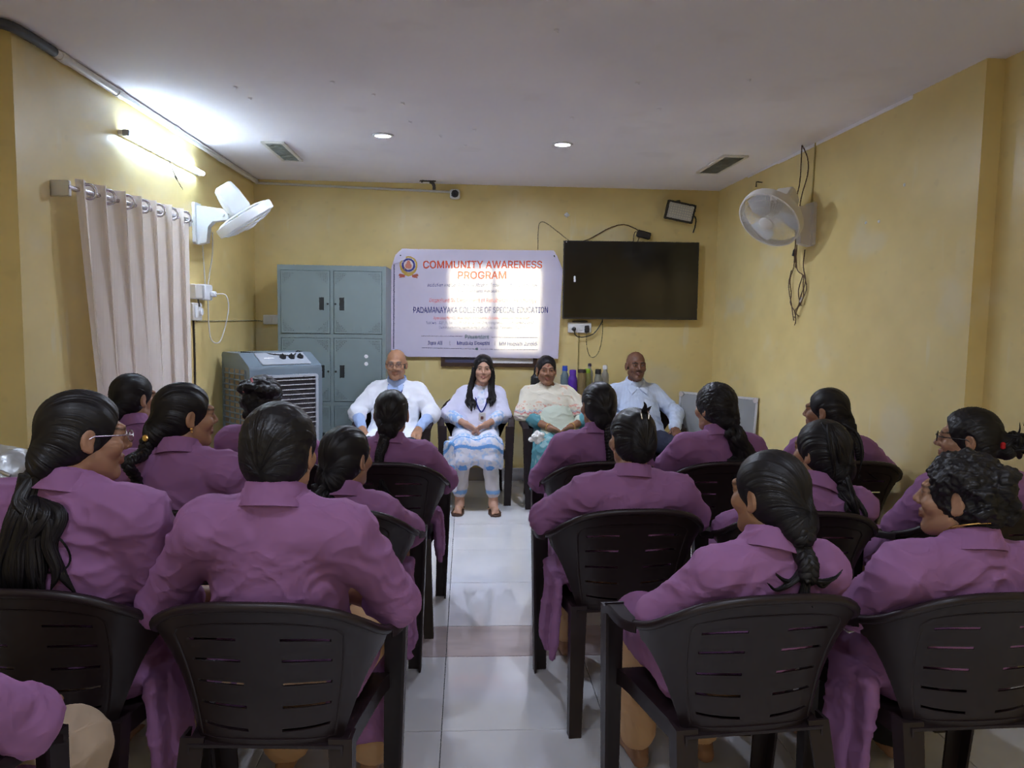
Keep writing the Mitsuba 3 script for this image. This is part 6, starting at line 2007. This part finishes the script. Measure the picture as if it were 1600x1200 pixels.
for j in range(4):
    p.add("button", moved(lathe([(0, 0), (0.005, 0), (0.005, 0.002), (0, 0.003)], 12), R_BACK @ rot([1, 0, 0], 180), V(p.sx, p.front(p.sx, zs - 0.02 - 0.08 * j) + 0.004, zs - 0.02 - 0.08 * j)), "mat_white_plastic", k, smooth=False)
p.trousers(V(0.020, 0.022, 0.040), 233, knee_r=0.078, label="dark navy trousers")
d = p.wr[-1] - p.el[-1]
d /= np.linalg.norm(d)
w = p.add("wrist_watch", moved(trimesh.creation.torus(0.0300, 0.006, major_sections=24, minor_sections=8), frame(d) @ np.diag([1, 1, 1.6]), p.wr[-1] - d * 0.012), "mat_black_plastic", label="dark wrist watch")
F = p.hair_field(0.0, 0.0)
F.el(p.P(0, -0.026, 0.012), V(0.0762, 0.082, 0.064), p.R, 0.01)
F.slab(p.P(0, 0, 0.125), V(0.16, 0.2, 0.070), 0.0, p.R @ rot([1, 0, 0], -10), 0.01, True)
F.slab(p.P(0, 0.155, 0.0), V(0.16, 0.14, 0.2), 0.0, p.R, 0.008, True)
F.slab(p.P(0, 0, -0.170), V(0.16, 0.2, 0.12), 0.0, p.R, 0.01, True)
for s in (-1, 1):
    F.el(p.P(s * 0.087, -0.004, -0.006), V(0.020, 0.024, 0.036), p.R, 0.006, True)
p.hair_mesh(F, curl=0.001, seed=19, name="cropped_hair")

# ------------------------------------------------------------------ curtain
t = thing("curtain", "beige sheer curtain hanging on chrome rings from a rod on the left wall", "curtain")
part(t, "rod", ply(tube([(XL + 0.075, 3.60, 2.045), (XL + 0.075, 5.16, 2.085)], 0.012, 12), "mat_chrome", True))
for y in (3.61, 5.13):
    part(t, "bracket", ply(bbox((XL, y - 0.012, 2.005 + (y > 4) * 0.04), (XL + 0.085, y + 0.012, 2.075 + (y > 4) * 0.04), 0.004), "mat_aluminium"))
NF = 7
yy = np.linspace(0, 1, 190)
zz = np.linspace(0, 1, 60)
Y_, Z_ = np.meshgrid(yy, zz, indexing="ij")
top_y = 3.655 + 1.44 * Y_
ph = Y_ * NF * 2 * np.pi
drift = (0.19 * Z_ + 0.05 * Z_ * np.sin(5.1 * Y_ + 0.7)) * (1 - 0.75 * Y_) + 0.02 * np.sin(ph * 0.5 + 1) * Z_
amp_ = 0.036 * (1 - 0.25 * Z_) * (0.75 + 0.5 * meshkit.noise(np.stack([Y_ * 9, Z_ * 2, Y_ * 0], -1), 4))
cx = XL + 0.075 + amp_ * np.sin(ph + 1.6 * Z_ * np.sin(3.1 * Y_ + 0.5)) + 0.010 * Z_ * np.sin(ph * 2.3 + 2 * Z_)
cy = top_y + drift * 0.9 + 0.024 * np.sin(2 * ph + 0.8)
cz = 2.095 + 0.045 * Y_ - Z_ * 1.86
part(t, "cloth", ply(grid_sheet(np.stack([np.maximum(cx, XL + 0.008), cy, cz], -1)), "mat_curtain", True))
for k in range(NF):
    u = (k + 0.25 + 0.25) / NF
    y = 3.655 + 1.44 * u
    m = trimesh.creation.torus(0.033, 0.0075, major_sections=28, minor_sections=8)
    part(t, "ring", ply(moved(m, frame((0.62, -0.78 + 0.25 * (k % 2), 0)), (XL + 0.098, y - 0.012, 2.045 + 0.045 * u)), "mat_chrome", True))


# ------------------------------------------------------------------ wall fans
def wall_fan(label, wall_x, sgn, y, zb, hub, axis_dir, mat_body, bend):
    """A wall fan: plate and arm on the wall, motor housing, wire cage, blades. axis_dir points out of the front of the cage."""
    t = thing("wall_fan", label, "fan")
    s = sgn
    plate = sbox(-0.048, -0.125, 0.048, 0.115).buffer(0.02)
    Rw_ = np.stack([V(0, 1, 0), V(0, 0, 1), V(1, 0, 0)], 1) if s > 0 else np.stack([V(0, -1, 0), V(0, 0, 1), V(-1, 0, 0)], 1)
    part(t, "wall_plate", ply(extrude(plate, 0.020, Rw_, (wall_x, y, zb)), mat_body, 30))
    prof = Polygon([(0, 0.11), (0.21, 0.085), (0.21, 0.030), (0.11, 0.018), (0.075, -0.02), (0.062, -0.125), (0, -0.140)]).buffer(0.008)
    m = extrude(prof, 0.070)
    v = m.vertices
    arm = trimesh.Trimesh(np.stack([wall_x + s * (0.012 + v[:, 0]), y - 0.035 + v[:, 2], zb + v[:, 1]], 1), m.faces, process=False)
    arm.fix_normals()
    part(t, "arm", ply(arm, mat_body, 30))
    a = V(*axis_dir) / np.linalg.norm(axis_dir)
    Q = frame(a, (0, 0, 1))
    hub = V(*hub)
    tip = V(wall_x + s * 0.225, y, zb + 0.055)
    joint = hub - a * 0.06 - V(0, 0, 0)
    part(t, "neck", ply(tube([tip - V(s * 0.02, 0, 0), tip + (joint - tip) * 0.5, joint], [0.030, 0.026, 0.032], 14), mat_body, 40))
    part(t, "knob", ply(moved(lathe([(0, 0), (0.014, 0), (0.012, 0.018), (0, 0.020)], 16), frame((0, -1, 0)), tip + V(-s * 0.03, -0.03, 0)), mat_body, 40))
    hz = sbox(-0.048, -0.055, 0.048, 0.055).buffer(0.03)
    hsg = loft_poly(hz, [(-0.235, 0.62), (-0.225, 0.78), (-0.16, 0.93), (-0.05, 1.0), (-0.028, 0.92)])
    part(t, "motor_housing", ply(moved(hsg, Q, hub), mat_body, 35))
    for q in (-0.04, 0.04):
        part(t, "screw", ply(moved(trimesh.creation.cylinder(0.006, 0.006, sections=10), Q @ rot([0, 1, 0], 90), hub + Q @ V(-0.0785, q, -0.055)), "mat_dark_wire"))
    Rg = 0.205
    ring = lathe([(Rg - 0.006, -0.030), (Rg + 0.003, -0.028), (Rg + 0.006, 0), (Rg + 0.003, 0.028), (Rg - 0.006, 0.030), (Rg - 0.008, 0), (Rg - 0.006, -0.030)], 56)
    part(t, "cage_ring", ply(moved(ring, Q, hub + a * 0.022), mat_body, 40))
    def wires(front):
        out, n = [], 64
        for k in range(n):
            th = 2 * math.pi * k / n
            c, s_ = math.cos(th), math.sin(th)
            if front:
                pr = [(0.048, 0.082), (0.11, 0.078), (0.17, 0.062), (Rg, 0.036)]
            else:
                pr = [(0.060, -0.028), (0.12, -0.028), (0.175, -0.016), (Rg, 0.006)]
            tw = 0.25 if front else 0.0
            pts = [V(r_ * math.cos(th + tw * i / 3), r_ * math.sin(th + tw * i / 3), z_) for i, (r_, z_) in enumerate(pr)]
            out.append(tube(pts, 0.0017, 4))
        for r_, z_ in (((0.12, 0.0765), (0.165, 0.064)) if front else ((0.10, -0.029), (0.150, -0.022))):
            th = np.linspace(0, 2 * np.pi, 41)
            out.append(tube(np.stack([r_ * np.cos(th), r_ * np.sin(th), th * 0 + z_], 1), 0.0014, 4))
        return cat(out)
    part(t, "front_cage", ply(moved(wires(True), Q, hub), mat_body, False), "front wire cage", "stuff")
    part(t, "rear_cage", ply(moved(wires(False), Q, hub), mat_body, False), "rear wire cage", "stuff")
    part(t, "centre_cap", ply(moved(lathe([(0, 0.094), (0.030, 0.092), (0.046, 0.086), (0.050, 0.078), (0, 0.078)], 30), Q, hub), mat_body, 40))
    part(t, "spindle", ply(moved(lathe([(0, 0.055), (0.022, 0.052), (0.028, 0.030), (0.028, -0.03), (0, -0.03)], 20), Q, hub), mat_body, 40))
    for k in range(3):
        th = 2 * math.pi * k / 3 + 0.5
        u, w = np.meshgrid(np.linspace(0, 1, 9), np.linspace(-1, 1, 9), indexing="ij")
        r_ = 0.026 + 0.158 * u
        wd = 0.028 + 0.115 * np.sin(np.clip(u * 1.15, 0, 1) * math.pi * 0.62)
        ang = th + w * wd / (r_ + 0.05) * 0.72 - 0.35 * u
        z_ = 0.022 + w * 0.022 * (1 - 0.3 * u)
        bl = grid_sheet(np.stack([r_ * np.cos(ang), r_ * np.sin(ang), z_], -1), 0.002)
        part(t, "blade", ply(moved(bl, Q, hub), "mat_clear_blade", 40))
    return t


def loft_poly(poly, levels):
    """Outline scaled at each (z, scale) level, joined and capped."""
    c = np.array(poly.simplify(0.001).exterior.coords)[:-1]
    n = len(c)
    v = np.vstack([np.c_[c * s, np.full(n, z)] for z, s in levels])
    f = []
    i = np.arange(n)
    j = (i + 1) % n
    for k in range(len(levels) - 1):
        f += [np.stack([k * n + i, k * n + j, (k + 1) * n + j], 1), np.stack([k * n + i, (k + 1) * n + j, (k + 1) * n + i], 1)]
    a, b = len(v), len(v) + 1
    v = np.vstack([v, [[0, 0, levels[0][0]], [0, 0, levels[-1][0]]]])
    L = (len(levels) - 1) * n
    f += [np.stack([j, i, np.full(n, a)], 1), np.stack([L + i, L + j, np.full(n, b)], 1)]
    m = trimesh.Trimesh(v, np.vstack(f), process=False)
    m.fix_normals()
    return m


wall_fan("white wall fan on the left wall, tilted down, beyond the curtain", XL, 1, 5.46, 2.105, (-1.53, 5.43, 2.155), (0.52, 0.20, -0.80), "mat_white_plastic", 0)
wall_fan("dusty white wall fan on the right wall, tilted down towards the seats", XR, -1, 5.00, 2.135, (1.975, 4.955, 2.175), (-0.62, -0.42, -0.66), "mat_old_white_plastic", 0)
for k, a in enumerate((((XL + 0.04, 5.47, 1.98), (XL + 0.035, 5.50, 1.86), (XL + 0.03, 5.54, 1.69)), ((XL + 0.10, 5.50, 2.05), (XL + 0.07, 5.58, 1.90), (XL + 0.05, 5.59, 1.80), (XL + 0.04, 5.57, 1.69)))):
    wire("fan_cord", ("straight" if k == 0 else "bowed") + " white cord from the left wall fan down to the socket box", a, 0.0042, "mat_white_wire")
CX = XR - 0.010
wire("ceiling_cable", "thin dark cable hanging from the ceiling past the right wall fan", [(CX - 0.05, 5.07, ZC), (CX - 0.05, 5.07, 2.55), (CX - 0.04, 5.10, 2.42), (CX - 0.03, 5.17, 2.30), (CX - 0.02, 5.18, 2.16), (CX - 0.02, 5.17, 2.02), (CX - 0.01, 5.20, 1.90)], 0.0038, "mat_brown_wire")
wire("ceiling_cable", "second dark cable swinging beside the first on the right wall", [(CX - 0.05, 5.065, ZC), (CX - 0.03, 5.02, 2.56), (CX - 0.02, 5.03, 2.46), (CX - 0.02, 5.12, 2.30), (CX - 0.02, 5.13, 2.12), (CX - 0.02, 5.15, 1.96), (CX - 0.01, 5.17, 1.86)], 0.0038, "mat_brown_wire")
wire("wall_cable", "straight cable painted onto the right wall above the fan", [(XR - 0.004, 4.99, ZC), (XR - 0.004, 5.00, 2.4), (XR - 0.004, 5.01, 2.27)], 0.006, plain((0.42, 0.34, 0.13), 0.6))
t = thing("cable_bundle", "tangled loop of thin brown cables hanging on the right wall below the fan", "cable")
loops = [[(5.20, 1.90), (5.17, 1.98), (5.22, 1.86), (5.245, 1.78), (5.235, 1.68), (5.22, 1.62), (5.17, 1.56), (5.12, 1.50), (5.16, 1.47)],
         [(5.17, 1.92), (5.12, 1.84), (5.05, 1.80), (5.02, 1.74), (5.03, 1.66), (5.09, 1.58), (5.15, 1.52)],
         [(5.03, 1.97), (5.02, 1.86), (5.00, 1.76), (5.04, 1.66), (5.09, 1.60), (5.12, 1.56), (5.08, 1.53)],
         [(5.09, 1.60), (5.03, 1.64), (5.00, 1.72), (5.03, 1.80), (5.08, 1.78), (5.10, 1.70), (5.09, 1.62), (5.04, 1.60)],
         [(5.24, 1.85), (5.25, 1.74), (5.21, 1.60), (5.14, 1.50)]]
for k, L in enumerate(loops):
    part(t, "strand", ply(tube(spline([(CX - 0.004 - 0.005 * (k % 3) - 0.01 * (i % 2), a, b) for i, (a, b) in enumerate(L)], 8), 0.0034, 6), "mat_brown_wire", True))
part(t, "joint", ply(tube([(CX - 0.01, 5.20, 1.985), (CX - 0.01, 5.22, 1.945)], 0.010, 8), "mat_black_plastic", 40))
part(t, "joint", ply(tube([(CX - 0.015, 5.05, 1.655), (CX - 0.015, 5.06, 1.625)], 0.007, 8), "mat_white_plastic", 40))
t = thing("wall_hook", "small bent nail hook on the right wall near the ceiling", "hook")
part(t, "nail", ply(tube([(XR, 5.90, 2.555), (XR - 0.045, 5.90, 2.56), (XR - 0.045, 5.90, 2.52)], 0.0045, 6), "mat_dark_wire", True))
for k, (y, z) in enumerate(((3.93, 2.21), (4.30, 2.06), (4.16, 2.05))):
    whole("wall_plug", ("white plastic plug in the right wall, the highest of the few", "white plastic plug in the right wall, the farther of the lower two", "white plastic plug in the right wall, the nearer of the lower two")[k], "wall plug", ply(moved(lathe([(0, 0.004), (0.007, 0.004), (0.009, 0), (0, 0)], 12), frame((-1, 0, 0)), (XR, y, z)), "mat_white_plastic", 40))

# ------------------------------------------------------------------ table, bottles and bag by the back wall
t = thing("side_table", "small wooden table by the back wall carrying water bottles", "table")
part(t, "table_top", ply(bbox((0.56, 6.56, 0.785), (1.26, 6.86, 0.815), 0.006), "mat_table"))
for x in (0.60, 1.22):
    for y in (6.60, 6.82):
        part(t, "leg", ply(bbox((x - 0.02, y - 0.02, 0), (x + 0.02, y + 0.02, 0.785), 0.003), "mat_table"))


def bottle(x, y, r, h, body, cap, caph, label, clear=False, capr=0.55, neck=0.5):
    t = thing("water_bottle", label, "bottle", "bottles on the side table")
    z0 = 0.815
    hb = h - caph
    outer = [(0, 0), (r * 0.92, 0), (r, 0.006), (r, hb * 0.70), (r * 0.93, hb * 0.80), (r * neck, hb * 0.93), (r * neck, hb)]
    part(t, "body", ply(moved(lathe(outer + [(0, hb)], 26), None, (x, y, z0)), body, 40))
    part(t, "cap", ply(moved(lathe([(0, hb - 0.002), (r * capr * 1.05, hb - 0.002), (r * capr * 1.08, hb + 0.004), (r * capr, h - 0.003), (r * capr * 0.9, h), (0, h)], 24), None, (x, y, z0)), cap, 40))


tint = lambda r, g, b: plain((r, g, b), 0.12, specular=0.6, spec_trans=0.35)
bottle(0.860, 6.64, 0.036, 0.262, tint(0.18, 0.26, 0.30), plain((0.02, 0.06, 0.42), 0.35), 0.040, "clear bottle with a dark blue cap beside the shawled person's head", capr=0.62, neck=0.6)
bottle(0.925, 6.60, 0.040, 0.232, plain((0.085, 0.025, 0.30), 0.3), plain((0.10, 0.03, 0.34), 0.35), 0.035, "purple bottle with a purple cap, second from the left", capr=0.7, neck=0.7)
bottle(1.005, 6.61, 0.038, 0.236, tint(0.30, 0.22, 0.10), plain((0.03, 0.02, 0.02), 0.4), 0.026, "amber jar with a wide black lid among the bottles", capr=0.95, neck=0.9)
bottle(1.065, 6.67, 0.034, 0.238, tint(0.36, 0.34, 0.12), plain((0.26, 0.42, 0.03), 0.35), 0.036, "bottle with a lime green cap among the bottles", capr=0.72, neck=0.7)
bottle(1.095, 6.75, 0.032, 0.280, tint(0.34, 0.33, 0.28), plain((0.03, 0.02, 0.05), 0.4), 0.024, "tall clear bottle with a small dark cap at the back of the table", capr=0.45, neck=0.4)
bottle(1.150, 6.62, 0.035, 0.238, tint(0.32, 0.32, 0.27), plain((0.012, 0.012, 0.012), 0.4), 0.040, "clear bottle with a black cap near the bald person's shoulder", capr=0.72, neck=0.7)
bottle(1.225, 6.70, 0.034, 0.268, tint(0.42, 0.40, 0.34), plain((0.70, 0.70, 0.68), 0.35), 0.034, "clear bottle with a white cap, rightmost on the table", capr=0.62, neck=0.5)

t = thing("handbag", "black handbag with a raised loop handle on the table behind the shawled person", "bag")
part(t, "body", ply(cbox((0.655, 6.70, 0.905), (0.17, 0.11, 0.18), 0.025), "mat_black_plastic", 40))
part(t, "handle", ply(tube(spline([(0.60, 6.70, 0.985), (0.605, 6.70, 1.05), (0.635, 6.70, 1.095), (0.675, 6.70, 1.09), (0.705, 6.70, 1.04), (0.71, 6.70, 0.985)]), 0.008, 8), "mat_black_plastic", True))
part(t, "clasp", ply(cbox((0.655, 6.642, 0.93), (0.03, 0.008, 0.02), 0.003), "mat_gold"))

# grey board leaning on the right wall
t = thing("leaning_board", "grey notice board with an aluminium frame leaning against the right wall", "board")
A0, B0 = V(1.72, 6.22, 0.0), V(2.195, 5.72, 0.0)
u = (B0 - A0) / np.linalg.norm(B0 - A0)
wB = float(np.linalg.norm(B0 - A0))
up = V(0.07, 0.05, 1.0); up /= np.linalg.norm(up)
nb = np.cross(u, up)
RB = np.stack([u, up, nb], 1)
hB = 0.905
part(t, "panel", ply(extrude(sbox(0.012, 0.012, wB - 0.012, hB - 0.012), 0.010, RB, A0), "mat_board_grey"))
part(t, "frame", ply(extrude(sbox(0, 0, wB, hB).difference(sbox(0.018, 0.018, wB - 0.018, hB - 0.018)), 0.018, RB, A0 - nb * 0.004), "mat_aluminium"))
part(t, "back_panel", ply(extrude(sbox(0.004, 0.004, wB - 0.004, hB - 0.004), 0.012, RB, A0 - nb * 0.0165), "mat_wood_dark"))
for a, b in ((0.02, hB - 0.02), (wB - 0.02, hB - 0.02)):
    part(t, "corner_cap", ply(extrude(Point(a, b).buffer(0.022), 0.006, RB, A0 + nb * 0.0135), "mat_chrome"))

# silver padded cover over the chair at the left edge
x, y, yaw = CH["R"]
t = thing("seat_cover", "shiny silver-grey padded cover draped over the armchair at the left edge", "cover")
F = Field(axis(-0.5, 0.5, 0.009), axis(-0.25, 0.45, 0.009), axis(0.40, 1.10, 0.009))
F.rc((-0.16, 0.02, 0.945), (0.17, 0.02, 0.945), 0.090, None, 0.05)
F.rc((-0.20, 0.03, 0.80), (0.20, 0.03, 0.80), 0.10, None, 0.05)
F.el((0, 0.05, 0.68), (0.30, 0.12, 0.22), None, 0.06)
F.slab((0, 0.30, 0.49), (0.20, 0.12, 0.03), 0.02, None, 0.05)
m = F.mesh(3)
wrinkle(m, 0.008, 300)
m.vertices = m.vertices @ rot([0, 0, 1], yaw).T + V(x, y, 0)
part(t, "cover", ply(m, "mat_silver_vinyl", True))
seam = [V(0.27 * math.sin(a), -0.076 + 0.02 * abs(math.sin(a)), 0.965 + 0.055 * math.cos(a) - 0.03) for a in np.linspace(-1.2, 1.2, 12)]
part(t, "piping", ply(tube(np.array(seam) @ rot([0, 0, 1], yaw).T + V(x, y, 0), 0.006, 8), "mat_aluminium", True))

# water bottle on the floor
t = thing("floor_bottle", "clear plastic water bottle standing on the floor beside the front left armchair", "bottle")
fx, fy = -0.262, 2.555
part(t, "body", ply(moved(lathe([(0, 0.002), (0.028, 0.002), (0.033, 0.010), (0.033, 0.06), (0.0315, 0.066), (0.033, 0.072), (0.033, 0.14), (0.026, 0.175), (0.013, 0.200), (0.013, 0.215)], 28), None, (fx, fy, 0)), plain((0.70, 0.73, 0.78), 0.08, specular=0.6, spec_trans=0.8), 40))
part(t, "cap", ply(moved(lathe([(0, 0.205), (0.0155, 0.205), (0.0155, 0.226), (0, 0.228)], 20), None, (fx, fy, 0)), "mat_white_plastic", 40))

# folded paper and white cloth
whole("paper_sheet", "folded white paper lying on the lap of the curly-haired person at the right", "paper", ply(moved(cbox((0, 0, 0), (0.11, 0.15, 0.004), 0.001), rot([1, 0, 0], 12) @ rot([0, 0, 1], 20), (1.115, 2.13, 0.64)), "mat_white_board"))
F = Field(axis(-0.09, 0.09, 0.005), axis(-0.08, 0.08, 0.005), axis(-0.10, 0.07, 0.005))
for k in range(16):
    q = rng.normal(0, 1, 3) * V(0.032, 0.022, 0.02)
    F.el(q, (0.024, 0.022, 0.018), None, 0.008)
F.rc((0, 0, -0.02), (-0.006, 0.01, -0.075), 0.018, 0.012, 0.02)
m = F.mesh(2)
m.vertices += vnormals(m) * ((meshkit.fbm(np.asarray(m.vertices) * 90, 3, 5) - 0.5) * 0.012)[:, None]
whole("white_cloth", "crumpled fluffy white cloth held in the lap of the shawled person", "cloth", ply(moved(m, None, (0.555, 5.72, 0.585)), plain((0.66, 0.65, 0.62), 0.9), True))
